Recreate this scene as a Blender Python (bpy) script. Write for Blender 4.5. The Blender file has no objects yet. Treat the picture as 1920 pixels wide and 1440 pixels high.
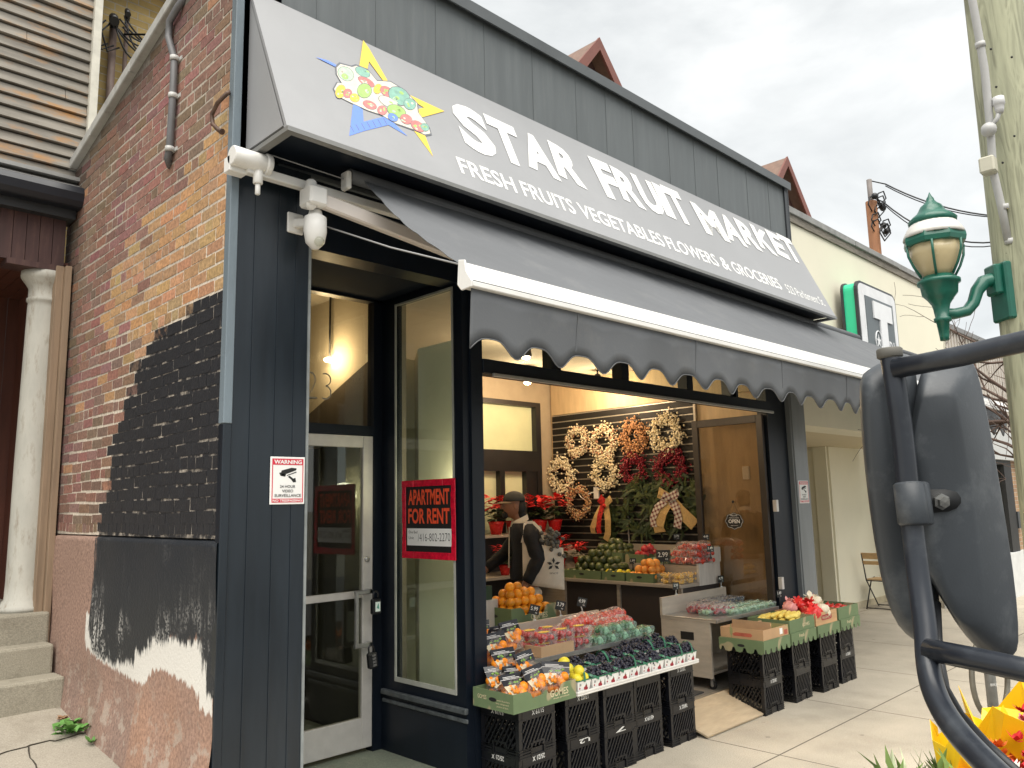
import bpy, math, random
import numpy as np
from mathutils import Vector, Matrix
R = random.Random(7)
SC = bpy.context.scene
COL = SC.collection
# ------------------------------------------------------------------ camera, sky, sun, exposure
EYE = Vector((0, -3.92, 1.8))
FPX = 1487.82                      # focal length in pixels of a 1920 px wide picture
CAM = Matrix(((0.71042, -0.70342, -0.02201), (0.08946, 0.12125, -0.98858), (0.69806, 0.70034, 0.14907)))
_r = CAM[0].normalized(); _f = (CAM[2] - CAM[2].dot(_r) * _r).normalized(); _u = _r.cross(_f)
cd = bpy.data.cameras.new('camera'); cam = bpy.data.objects.new('camera', cd); COL.objects.link(cam)
cam.matrix_world = Matrix(((_r.x, _u.x, -_f.x, EYE.x), (_r.y, _u.y, -_f.y, EYE.y), (_r.z, _u.z, -_f.z, EYE.z), (0, 0, 0, 1)))
cd.sensor_width = 36; cd.lens = FPX / 1920 * 36; cd.clip_start = 0.05; cd.clip_end = 900
SC.camera = cam
SC.view_settings.view_transform = 'Standard'; SC.view_settings.look = 'None'
SC.view_settings.exposure = 1.2; SC.view_settings.gamma = 1
SUN_EL, SUN_AZ = math.radians(66), math.radians(215)     # high soft sun behind the cloud, street side
W = bpy.data.worlds.new('World'); SC.world = W; W.use_nodes = True
nt = W.node_tree; nt.nodes.clear(); N = nt.nodes; LK = nt.links
wo = N.new('ShaderNodeOutputWorld'); bg = N.new('ShaderNodeBackground'); bg.inputs[1].default_value = 0.1
sky = N.new('ShaderNodeTexSky'); sky.sky_type = 'NISHITA'; sky.sun_disc = False
sky.sun_elevation = SUN_EL; sky.sun_rotation = SUN_AZ
tc = N.new('ShaderNodeTexCoord'); mp = N.new('ShaderNodeMapping'); mp.inputs['Scale'].default_value = (1, 1, 2.2)
n1 = N.new('ShaderNodeTexNoise'); n1.inputs['Scale'].default_value = 3.2; n1.inputs['Detail'].default_value = 7; n1.inputs['Roughness'].default_value = .55
n1.inputs['Distortion'].default_value = .3
cr = N.new('ShaderNodeValToRGB'); e = cr.color_ramp.elements
e[0].position = .33; e[0].color = (3.4, 3.5, 3.48, 1); e[1].position = .68; e[1].color = (5.3, 5.3, 5.2, 1)
em = cr.color_ramp.elements.new(.5); em.color = (4.2, 4.28, 4.22, 1)
mx = N.new('ShaderNodeMixRGB'); mx.inputs[0].default_value = .93
LK.new(tc.outputs['Generated'], mp.inputs[0]); LK.new(mp.outputs[0], n1.inputs['Vector']); LK.new(n1.outputs[0], cr.inputs[0])
LK.new(sky.outputs[0], mx.inputs[1]); LK.new(cr.outputs[0], mx.inputs[2]); LK.new(mx.outputs[0], bg.inputs[0]); LK.new(bg.outputs[0], wo.inputs[0])
sd = bpy.data.lights.new('sun', 'SUN'); sd.energy = 2.4; sd.angle = math.radians(70); sd.color = (1, .95, .87)
so = bpy.data.objects.new('sun', sd); COL.objects.link(so)
# sun_rotation turns clockwise from +Y seen from above
_sd = Vector((math.sin(SUN_AZ) * math.cos(SUN_EL), math.cos(SUN_AZ) * math.cos(SUN_EL), math.sin(SUN_EL)))
so.rotation_euler = _sd.to_track_quat('Z', 'Y').to_euler(); so.location = (0, -8, 12)

# ------------------------------------------------------------------ surveying: a photo direction met with a real plane
def ray(px, py):
    return (_r * (px - 960) - _u * (py - 720) + _f * FPX).normalized()
def onX(px, py, v): d = ray(px, py); return EYE + d * ((v - EYE.x) / d.x)
def onY(px, py, v): d = ray(px, py); return EYE + d * ((v - EYE.y) / d.y)
def onZ(px, py, v): d = ray(px, py); return EYE + d * ((v - EYE.z) / d.z)
def at(px, py, depth):
    return EYE + _r * ((px - 960) / FPX * depth) - _u * ((py - 720) / FPX * depth) + _f * depth

# ------------------------------------------------------------------ materials
MATS = {}
def mat(name, col, rough=.6, var=.12, scale=6., bump=0., metal=0., spec=.5, detail=6, hue=0., trans=0., coat=0., stretch=None, emit=None, bscale=None, dirt=None, rnd=0.):
    if name in MATS: return MATS[name]
    m = bpy.data.materials.new(name); m.use_nodes = True; t = m.node_tree; b = t.nodes['Principled BSDF']
    MATS[name] = m
    b.inputs['Roughness'].default_value = rough; b.inputs['Metallic'].default_value = metal
    b.inputs['Specular IOR Level'].default_value = spec; b.inputs['Coat Weight'].default_value = coat
    b.inputs['Transmission Weight'].default_value = trans
    c = (*col, 1) if len(col) == 3 else col
    b.inputs['Base Color'].default_value = c
    if emit: b.inputs['Emission Color'].default_value = (*emit[0], 1); b.inputs['Emission Strength'].default_value = emit[1]
    if var or bump:
        tcn = t.nodes.new('ShaderNodeTexCoord'); mpn = t.nodes.new('ShaderNodeMapping')
        if stretch: mpn.inputs['Scale'].default_value = stretch
        t.links.new(tcn.outputs['Object'], mpn.inputs[0])
        nz = t.nodes.new('ShaderNodeTexNoise'); nz.inputs['Scale'].default_value = scale; nz.inputs['Detail'].default_value = detail
        nz.inputs['Roughness'].default_value = .6
        t.links.new(mpn.outputs[0], nz.inputs['Vector'])
    if var:
        rp = t.nodes.new('ShaderNodeValToRGB'); rp.color_ramp.elements[0].position = .28; rp.color_ramp.elements[1].position = .72
        lo = [max(0, x * (1 - var)) for x in c[:3]]; hi = [min(1, x * (1 + var)) for x in c[:3]]
        if hue: lo[0] *= 1 - hue; hi[2] *= 1 - hue
        rp.color_ramp.elements[0].color = (*lo, 1); rp.color_ramp.elements[1].color = (*hi, 1)
        t.links.new(nz.outputs[0], rp.inputs[0]); last = rp.outputs[0]
        if dirt:    # (colour, amount, scale): broad blotches of grime
            dn = t.nodes.new('ShaderNodeTexNoise'); dn.inputs['Scale'].default_value = dirt[2]; dn.inputs['Detail'].default_value = 8; dn.inputs['Roughness'].default_value = .7
            t.links.new(mpn.outputs[0], dn.inputs['Vector'])
            dr = t.nodes.new('ShaderNodeValToRGB'); dr.color_ramp.elements[0].position = .52; dr.color_ramp.elements[1].position = .75
            dr.color_ramp.elements[1].color = (dirt[1],) * 3 + (1,)
            t.links.new(dn.outputs[0], dr.inputs[0])
            mm = t.nodes.new('ShaderNodeMixRGB'); mm.inputs[2].default_value = (*dirt[0], 1)
            t.links.new(dr.outputs[0], mm.inputs[0]); t.links.new(last, mm.inputs[1]); last = mm.outputs[0]
        if rnd:
            oi = t.nodes.new('ShaderNodeObjectInfo'); hs = t.nodes.new('ShaderNodeHueSaturation')
            ma = t.nodes.new('ShaderNodeMapRange'); ma.inputs[3].default_value = 1 - rnd; ma.inputs[4].default_value = 1 + rnd
            t.links.new(oi.outputs['Random'], ma.inputs[0]); t.links.new(ma.outputs[0], hs.inputs['Value']); t.links.new(last, hs.inputs['Color']); last = hs.outputs[0]
        t.links.new(last, b.inputs['Base Color'])
        mr = t.nodes.new('ShaderNodeMapRange'); mr.inputs[3].default_value = max(.03, rough - .08); mr.inputs[4].default_value = min(1, rough + .1)
        t.links.new(nz.outputs[0], mr.inputs[0]); t.links.new(mr.outputs[0], b.inputs['Roughness'])
    if bump:
        bz = nz
        if bscale:
            bz = t.nodes.new('ShaderNodeTexNoise'); bz.inputs['Scale'].default_value = bscale; bz.inputs['Detail'].default_value = 5
            t.links.new(mpn.outputs[0], bz.inputs['Vector'])
        bp = t.nodes.new('ShaderNodeBump'); bp.inputs['Strength'].default_value = min(1, bump); bp.inputs['Distance'].default_value = .01
        t.links.new(bz.outputs[0], bp.inputs['Height']); t.links.new(bp.outputs[0], b.inputs['Normal'])
    return m
def glass(name, tint=(.9, .95, .95), refl=1.0, rough=.02, ior=1.5, milk=None):
    m = bpy.data.materials.new(name); m.use_nodes = True; t = m.node_tree; t.nodes.clear(); MATS[name] = m
    o = t.nodes.new('ShaderNodeOutputMaterial'); a = t.nodes.new('ShaderNodeBsdfTransparent'); g = t.nodes.new('ShaderNodeBsdfGlossy')
    a.inputs[0].default_value = (*tint, 1); g.inputs['Roughness'].default_value = rough; g.inputs[0].default_value = (refl,) * 3 + (1,)
    fr = t.nodes.new('ShaderNodeFresnel'); ge = t.nodes.new('ShaderNodeNewGeometry'); io = t.nodes.new('ShaderNodeMapRange'); io.inputs[3].default_value = ior; io.inputs[4].default_value = 1 / ior
    t.links.new(ge.outputs['Backfacing'], io.inputs[0]); t.links.new(io.outputs[0], fr.inputs[0]); x = t.nodes.new('ShaderNodeMixShader')
    t.links.new(fr.outputs[0], x.inputs[0]); t.links.new(a.outputs[0], x.inputs[1]); t.links.new(g.outputs[0], x.inputs[2]); last = x.outputs[0]
    if milk:       # pale haze in the colour, standing for glints on creased thin plastic
        df = t.nodes.new('ShaderNodeBsdfDiffuse'); df.inputs[0].default_value = (*milk[0], 1); y = t.nodes.new('ShaderNodeMixShader')
        tcn = t.nodes.new('ShaderNodeTexCoord'); nz = t.nodes.new('ShaderNodeTexNoise'); nz.inputs['Scale'].default_value = milk[2]; nz.inputs['Detail'].default_value = 3; nz.inputs['Distortion'].default_value = 1.5; t.links.new(tcn.outputs['Object'], nz.inputs['Vector'])
        mr = t.nodes.new('ShaderNodeMapRange'); mr.inputs[1].default_value = .45; mr.inputs[2].default_value = .68; mr.inputs[3].default_value = milk[1] * .35; mr.inputs[4].default_value = min(.9, milk[1] * 2.2); t.links.new(nz.outputs[0], mr.inputs[0])
        t.links.new(mr.outputs[0], y.inputs[0]); t.links.new(last, y.inputs[1]); t.links.new(df.outputs[0], y.inputs[2]); last = y.outputs[0]
    t.links.new(last, o.inputs[0])
    return m

# ------------------------------------------------------------------ mesh builder
OFF = {}
class MB:
    def __init__(s): s.v = []; s.f = []; s.m = []; s.mi = 0; s.sm = []; s.smooth = False
    def mt(s, i): s.mi = i; return s
    def add(s, vs, fs, smooth=None):
        o = len(s.v); s.v += [tuple(p) for p in vs]
        for q in fs: s.f.append([o + i for i in q]); s.m.append(s.mi); s.sm.append(s.smooth if smooth is None else smooth)
        return s
    def box(s, x0, x1, y0, y1, z0, z1):
        vs = [(x, y, z) for z in (z0, z1) for y in (y0, y1) for x in (x0, x1)]
        return s.add(vs, [(0, 2, 3, 1), (4, 5, 7, 6), (0, 1, 5, 4), (2, 6, 7, 3), (0, 4, 6, 2), (1, 3, 7, 5)], False)
    def obox(s, c, ax, ay, az):    # centre and three half-axis vectors
        c, ax, ay, az = map(Vector, (c, ax, ay, az))
        vs = [c + ax * i + ay * j + az * k for k in (-1, 1) for j in (-1, 1) for i in (-1, 1)]
        return s.add(vs, [(0, 2, 3, 1), (4, 5, 7, 6), (0, 1, 5, 4), (2, 6, 7, 3), (0, 4, 6, 2), (1, 3, 7, 5)], False)
    def bar(s, a, b, w, h, up=(0, 0, 1)):
        a, b = Vector(a), Vector(b); d = (b - a); l = d.length / 2; d.normalize(); u = Vector(up); sd_ = d.cross(u)
        if sd_.length < 1e-4: sd_ = d.cross(Vector((0, 1, 0)))
        sd_.normalize(); u = sd_.cross(d).normalized()
        return s.obox((a + b) / 2, d * l, sd_ * (w / 2), u * (h / 2))
    def quad(s, *p): return s.add(p, [tuple(range(len(p)))], False)
    def prism(s, pts, ext):        # polygon in 3-D pushed along a vector
        n = len(pts); e_ = Vector(ext); vs = [Vector(p) for p in pts] + [Vector(p) + e_ for p in pts]
        fs = [tuple(range(n))[::-1], tuple(range(n, 2 * n))] + [(i, (i + 1) % n, n + (i + 1) % n, n + i) for i in range(n)]
        return s.add(vs, fs, False)
    def tube(s, path, r, n=8, cap=True, smooth=True, closed=False):
        P_ = [Vector(p) for p in path]; k = len(P_); rr = r if isinstance(r, (list, tuple)) else [r] * k; vs = []; fs = []
        pu = None
        for i, p in enumerate(P_):
            if closed: d = P_[(i + 1) % k] - P_[i - 1]
            else: d = P_[min(i + 1, k - 1)] - P_[max(i - 1, 0)]
            d = d.normalized() if d.length > 1e-9 else Vector((0, 0, 1))
            if pu is None:
                pu = d.cross(Vector((0, 0, 1)))
                if pu.length < 1e-3: pu = Vector((1, 0, 0))
            pu = (pu - d * pu.dot(d)).normalized(); w = d.cross(pu)
            for j in range(n):
                a = 2 * math.pi * j / n; vs.append(p + (pu * math.cos(a) + w * math.sin(a)) * rr[i])
        for i in range(k if closed else k - 1):
            for j in range(n):
                a, b = i * n + j, i * n + (j + 1) % n; i2 = (i + 1) % k
                fs.append((a, b, i2 * n + (j + 1) % n, i2 * n + j))
        s.add(vs, fs, smooth)
        if cap and not closed:
            o = len(s.v) - len(vs); s.f.append([o + j for j in range(n)][::-1]); s.m.append(s.mi); s.sm.append(False)
            s.f.append([o + (k - 1) * n + j for j in range(n)]); s.m.append(s.mi); s.sm.append(False)
        return s
    def lathe(s, prof, c=(0, 0, 0), n=20, ax=(0, 0, 1), smooth=True):   # (radius, height) pairs
        c = Vector(c); ax = Vector(ax).normalized(); u = ax.orthogonal().normalized(); w = ax.cross(u); vs = []; fs = []
        for (r, h) in prof:
            for j in range(n): a = 2 * math.pi * j / n; vs.append(c + ax * h + (u * math.cos(a) + w * math.sin(a)) * r)
        for i in range(len(prof) - 1):
            for j in range(n): fs.append((i * n + j, i * n + (j + 1) % n, (i + 1) * n + (j + 1) % n, (i + 1) * n + j))
        s.add(vs, fs, smooth); o = len(s.v) - len(vs); k = len(prof)
        if prof[0][0] > 1e-4: s.f.append([o + j for j in range(n)][::-1]); s.m.append(s.mi); s.sm.append(False)
        if prof[-1][0] > 1e-4: s.f.append([o + (k - 1) * n + j for j in range(n)]); s.m.append(s.mi); s.sm.append(False)
        return s
    def ball(s, c, r, n=10, k=7, sq=(1, 1, 1), rot=None):
        c = Vector(c); vs = [Vector((0, 0, -1))]; fs = []
        for i in range(1, k):
            t = math.pi * i / k
            for j in range(n): a = 2 * math.pi * j / n; vs.append(Vector((math.sin(t) * math.cos(a), math.sin(t) * math.sin(a), -math.cos(t))))
        vs.append(Vector((0, 0, 1)))
        for j in range(n): fs.append((0, 1 + (j + 1) % n, 1 + j)); fs.append((len(vs) - 1, 1 + (k - 2) * n + j, 1 + (k - 2) * n + (j + 1) % n))
        for i in range(k - 2):
            for j in range(n): fs.append((1 + i * n + j, 1 + i * n + (j + 1) % n, 1 + (i + 1) * n + (j + 1) % n, 1 + (i + 1) * n + j))
        out = []
        for v in vs:
            v = Vector((v.x * sq[0], v.y * sq[1], v.z * sq[2])) * r
            if rot: v = rot @ v
            out.append(c + v)
        return s.add(out, fs, True)
    def mesh(s, mesh, M4):
        o = len(s.v); s.v += [tuple(M4 @ v.co) for v in mesh.vertices]
        for p in mesh.polygons: s.f.append([o + i for i in p.vertices]); s.m.append(s.mi); s.sm.append(False)
        return s
    def text(s, body, org, right, up, size, bold=0., align='LEFT', sx=1., ext=0.):
        cu = bpy.data.curves.new('t', 'FONT'); cu.body = body; cu.size = 1; cu.offset = bold; cu.align_x = align; cu.extrude = ext; cu.resolution_u = 3
        ob = bpy.data.objects.new('t', cu); me = ob.to_mesh()
        r_, u_ = Vector(right).normalized(), Vector(up).normalized(); n_ = r_.cross(u_)
        M4 = Matrix(((r_.x * size * sx, u_.x * size, n_.x * size, org[0]), (r_.y * size * sx, u_.y * size, n_.y * size, org[1]), (r_.z * size * sx, u_.z * size, n_.z * size, org[2]), (0, 0, 0, 1)))
        s.mesh(me, M4); ob.to_mesh_clear(); bpy.data.objects.remove(ob); bpy.data.curves.remove(cu)
        return s
    def build(s, name, mats, parent=None, bevel=0., segs=1, auto=True, data=None):
        me = bpy.data.meshes.new(name)
        off = OFF.get(parent.name, Vector((0, 0, 0))) if parent else Vector((0, 0, 0))
        me.from_pydata([(x - off.x, y - off.y, z - off.z) for x, y, z in s.v], [], s.f)
        for mm in (mats if isinstance(mats, (list, tuple)) else [mats]): me.materials.append(mm)
        me.polygons.foreach_set('material_index', s.m); me.polygons.foreach_set('use_smooth', s.sm); me.update()
        o = bpy.data.objects.new(name, me); COL.objects.link(o)
        if parent: o.parent = parent; OFF[o.name] = off
        if bevel:
            bv = o.modifiers.new('bevel', 'BEVEL'); bv.width = bevel; bv.segments = segs; bv.limit_method = 'ANGLE'; bv.angle_limit = math.radians(40); bv.harden_normals = False
        return o
def tag(o, label, cat, group=None, kind=None):
    o['label'] = label; o['category'] = cat
    if group: o['group'] = group
    if kind: o['kind'] = kind
    return o
def thing(name, label, cat, loc=(0, 0, 0), group=None):
    o = bpy.data.objects.new(name, None); COL.objects.link(o); o.location = loc; o.empty_display_size = .1
    OFF[o.name] = Vector(loc); return tag(o, label, cat, group)
def solo(mb, name, mats, label, cat, loc=None, group=None, bevel=0., kind=None):   # a thing that is one mesh, its origin at loc
    loc = Vector(loc) if loc is not None else Vector((0, 0, 0))
    mb.v = [(x - loc.x, y - loc.y, z - loc.z) for x, y, z in mb.v]
    o = mb.build(name, mats, bevel=bevel); o.location = loc; return tag(o, label, cat, group, kind)
def structure(mb, name, mats, bevel=0.):
    o = mb.build(name, mats, bevel=bevel); o['kind'] = 'structure'; return o
def dup(root, loc, label=None, group=None, rz=None, scale=None):
    r = root.copy(); COL.objects.link(r); r.location = loc
    if rz is not None: r.rotation_euler = rz if isinstance(rz, tuple) else (0, 0, rz)
    if scale: r.scale = scale if isinstance(scale, tuple) else (scale,) * 3
    if label: r['label'] = label
    if group: r['group'] = group
    for ch in list(root.children):
        c = ch.copy(); COL.objects.link(c); c.parent = r
        for g in ch.children: d = g.copy(); COL.objects.link(d); d.parent = c
    return r
def sstep(a, b, x):
    t = min(1, max(0, (x - a) / (b - a))); return t * t * (3 - 2 * t)
V = Vector
XR, YR, ZU = V((1, 0, 0)), V((0, 1, 0)), V((0, 0, 1))

NAVY = mat('navy_paint', (.0045, .008, .0145), .38, .25, 3, .05, spec=.35, stretch=(3, 3, .4))
NAVY2 = mat('grey_navy_paint', (.011, .017, .024), .32, .3, 3, .05, stretch=(3, 3, .4), dirt=((.028, .036, .045), .5, 2.))
PARA = mat('slate_cladding', (.115, .129, .134), .5, .14, 2, .03, stretch=(5, 5, .5), dirt=((.2, .21, .21), .35, 3.))
DKTRIM = mat('dark_trim', (.03, .034, .038), .4, .15)
ALU = mat('pale_aluminium', (.62, .6, .57), .38, .08, 12, metal=.35)
WHITEM = mat('white_enamel', (.78, .77, .74), .35, .06, 5, dirt=((.5, .48, .42), .35, 6.))
BEIGE = mat('beige_plaster', (.42, .36, .26), .8, .08, 3)
GLASS = glass('window_glass', (.88, .92, .9), 1., .01, 1.5)
GLASSD = glass('dim_glass', (.86, .87, .82), 1., .015, 1.55)
CLEAR = glass('clear_plastic', (.98, .99, .99), .9, .12, 1.42, ((.8, .82, .8), .12, 30))
BLACKP = mat('black_plastic', (.012, .013, .015), .42, .2, 20, .1)
STEEL = mat('brushed_steel', (.5, .5, .49), .32, .1, 30, metal=.8)
WOOD = mat('greyed_laminate', (.33, .29, .24), .5, .18, 4, .05, stretch=(1, 1, 9))
CARD = mat('brown_cardboard', (.42, .28, .16), .85, .1, 8)
WHITE = mat('white_print', (.82, .82, .8), .6, .04)
BLACK = mat('black_print', (.012, .012, .012), .6, .1)
RED = mat('red_print', (.62, .03, .06), .5, .06)

# ================================================================== SETTING: ground
def concrete(name, col, joints=None, dark=.55, stains=((.2, .17, .13), .45, .9)):
    m = mat(name, col, .88, .16, 1.6, .25, bscale=55, detail=9, dirt=stains)
    t = m.node_tree; b = t.nodes['Principled BSDF']; src = b.inputs['Base Color'].links[0].from_socket
    fn = t.nodes.new('ShaderNodeTexNoise'); fn.inputs['Scale'].default_value = 130; fn.inputs['Detail'].default_value = 3
    tcn = t.nodes.new('ShaderNodeTexCoord'); t.links.new(tcn.outputs['Object'], fn.inputs['Vector'])
    fr = t.nodes.new('ShaderNodeMapRange'); fr.inputs[1].default_value = .3; fr.inputs[2].default_value = .7; fr.inputs[3].default_value = .78; fr.inputs[4].default_value = 1.18
    t.links.new(fn.outputs[0], fr.inputs[0]); mu = t.nodes.new('ShaderNodeMixRGB'); mu.blend_type = 'MULTIPLY'; mu.inputs[0].default_value = 1
    t.links.new(src, mu.inputs[1]); t.links.new(fr.outputs[0], mu.inputs[2]); last = mu.outputs[0]
    if joints:
        sx = t.nodes.new('ShaderNodeSeparateXYZ'); t.links.new(tcn.outputs['Object'], sx.inputs[0])
        outs = []
        for axis, off, per in joints:
            a = t.nodes.new('ShaderNodeMath'); a.operation = 'ADD'; a.inputs[1].default_value = -off + 100 * per; t.links.new(sx.outputs[axis], a.inputs[0])
            c = t.nodes.new('ShaderNodeMath'); c.operation = 'PINGPONG'; c.inputs[1].default_value = per / 2; t.links.new(a.outputs[0], c.inputs[0])
            d = t.nodes.new('ShaderNodeMath'); d.operation = 'LESS_THAN'; d.inputs[1].default_value = .006; t.links.new(c.outputs[0], d.inputs[0]); outs.append(d.outputs[0])
        mxn = outs[0]
        for o2 in outs[1:]:
            g = t.nodes.new('ShaderNodeMath'); g.operation = 'MAXIMUM'; t.links.new(mxn, g.inputs[0]); t.links.new(o2, g.inputs[1]); mxn = g.outputs[0]
        j = t.nodes.new('ShaderNodeMixRGB'); j.inputs[2].default_value = (.1, .085, .065, 1); t.links.new(mxn, j.inputs[0]); t.links.new(last, j.inputs[1]); last = j.outputs[0]
    vo = t.nodes.new('ShaderNodeTexVoronoi'); vo.inputs['Scale'].default_value = 3.1; t.links.new(tcn.outputs['Object'], vo.inputs['Vector'])      # old gum and oil spots
    vn = t.nodes.new('ShaderNodeMath'); vn.operation = 'MULTIPLY_ADD'; vn.inputs[1].default_value = .12; t.links.new(fn.outputs[0], vn.inputs[0]); t.links.new(vo.outputs['Distance'], vn.inputs[2])
    vr = t.nodes.new('ShaderNodeMapRange'); vr.inputs[1].default_value = .135; vr.inputs[2].default_value = .115; vr.inputs[4].default_value = .5; t.links.new(vn.outputs[0], vr.inputs[0])
    gm = t.nodes.new('ShaderNodeMixRGB'); gm.inputs[2].default_value = (.14, .125, .1, 1); t.links.new(vr.outputs[0], gm.inputs[0]); t.links.new(last, gm.inputs[1]); last = gm.outputs[0]
    t.links.new(last, b.inputs['Base Color']); return m
CONC = concrete('sidewalk_concrete', (.42, .375, .30), [(0, 7.12, 1.62), (1, -1.0, 2.4)])
structure(MB().box(-60, 160, -3.35, 2.4, -.3, 0), 'sidewalk', CONC)
structure(MB().box(-60, 160, -3.5, -3.35, -.3, -.004), 'kerb', concrete('kerb_stone', (.33, .32, .29)))
structure(MB().box(-60, 160, -14, -3.5, -.31, -.14), 'road', mat('asphalt', (.05, .05, .052), .9, .2, 2, .4, bscale=120))
structure(MB().box(-400, 400, -400, 400, -1., -.32), 'ground', mat('earth', (.16, .15, .12), .95, .2, .6))
YARDM = concrete('yard_concrete', (.36, .325, .265), None, stains=((.12, .1, .07), .6, 1.6))
def yard_z(y): return .02 + sstep(-2.2, .2, y) * .23 + max(0, y) * .11
mb = MB(); ys = [-2.2 + i * .1 for i in range(52)]; xs = [-6 + i * .17 for i in range(47)]
vs = [(x if k else -6, y, yard_z(y) + .006 * (R.random() - .5) * (abs(x) < 5)) for y in ys for k, x in enumerate(xs)]
n_ = len(xs); mb.add(vs, [(j * n_ + i, j * n_ + i + 1, (j + 1) * n_ + i + 1, (j + 1) * n_ + i) for j in range(len(ys) - 1) for i in range(n_ - 1)], True)
structure(mb, 'path', YARDM)
def crack(path, w, z):
    mb = MB(); pts = [V((x, y, yard_z(y) + .0015)) for x, y in path]
    for a, b in zip(pts, pts[1:]): mb.bar(a, b, w * (.6 + .8 * R.random()), .006)
    return mb
mb = MB()
def wob(a, b, n, s): return [(a[0] + (b[0] - a[0]) * i / n + (R.random() - .5) * s, a[1] + (b[1] - a[1]) * i / n + (R.random() - .5) * s) for i in range(n + 1)]
for a, b in (((1.80, 1.72), (.9, 1.6)), ((1.45, 1.66), (1.25, .6)), ((1.79, 2.6), (.7, 2.45))):
    c = crack(wob(a, b, 14, .05), .007, 0); mb.add(c.v, c.f)
structure(mb, 'path_cracks', mat('crack_dirt', (.05, .042, .03), .95, .2))

# ================================================================== BUILDING: the fruit shop
WX = 1.82                       # plane of the side wall
XE = 8.47                       # right end of the shop front
shop = thing('fruit_shop', 'single storey shop with dark navy wood front, brick side wall and slate grey cladding above', 'shop', (WX, 0, 0))
BLK = [(408, 552), (385, 563), (362, 575), (350, 600), (325, 613), (300, 628), (287, 638), (280, 668), (256, 690), (249, 738), (231, 765), (222, 815), (211, 850), (205, 905), (191, 950), (187, 1000), (183, 1040), (176, 1110), (170, 1180), (182, 1222), (200, 1238), (222, 1246), (238, 1240), (256, 1246), (262, 1218), (280, 1226), (292, 1196), (312, 1206), (330, 1195), (352, 1210), (380, 1195), (392, 1290), (408, 1312), (450, 1316), (450, 552)]
WHT = [(166, 1150), (167, 1212), (200, 1243), (226, 1258), (250, 1272), (277, 1283), (290, 1256), (312, 1253), (330, 1266), (376, 1293), (384, 1330), (405, 1340), (405, 1200), (250, 1180), (205, 1150)]
def px2yz(P_): return [(p.y, p.z) for p in (onX(a, b, WX) for a, b in P_)]
BLK, WHT = px2yz(BLK), px2yz(WHT)
def sdist(P_, y, z):            # + inside the painted outline
    ins = False; d = 9.; n = len(P_)
    for i in range(n):
        (a, b), (c, e_) = P_[i], P_[(i + 1) % n]
        if (b > z) != (e_ > z) and y < (c - a) * (z - b) / (e_ - b) + a: ins = not ins
        vx, vz = c - a, e_ - b; l2 = vx * vx + vz * vz + 1e-9; t = max(0, min(1, ((y - a) * vx + (z - b) * vz) / l2))
        d = min(d, math.hypot(y - a - vx * t, z - b - vz * t))
    return d if ins else -d
def cop_z(y): return 5.22 - .235 * y
def ochre(y, z): return .02 + .96 * (1 - sstep(-.22, .3, y + .28 * math.sin(y * 4.3 + z * 2.9) - min(1.6, .1 + (4.2 - z) * 1.9)))
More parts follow.
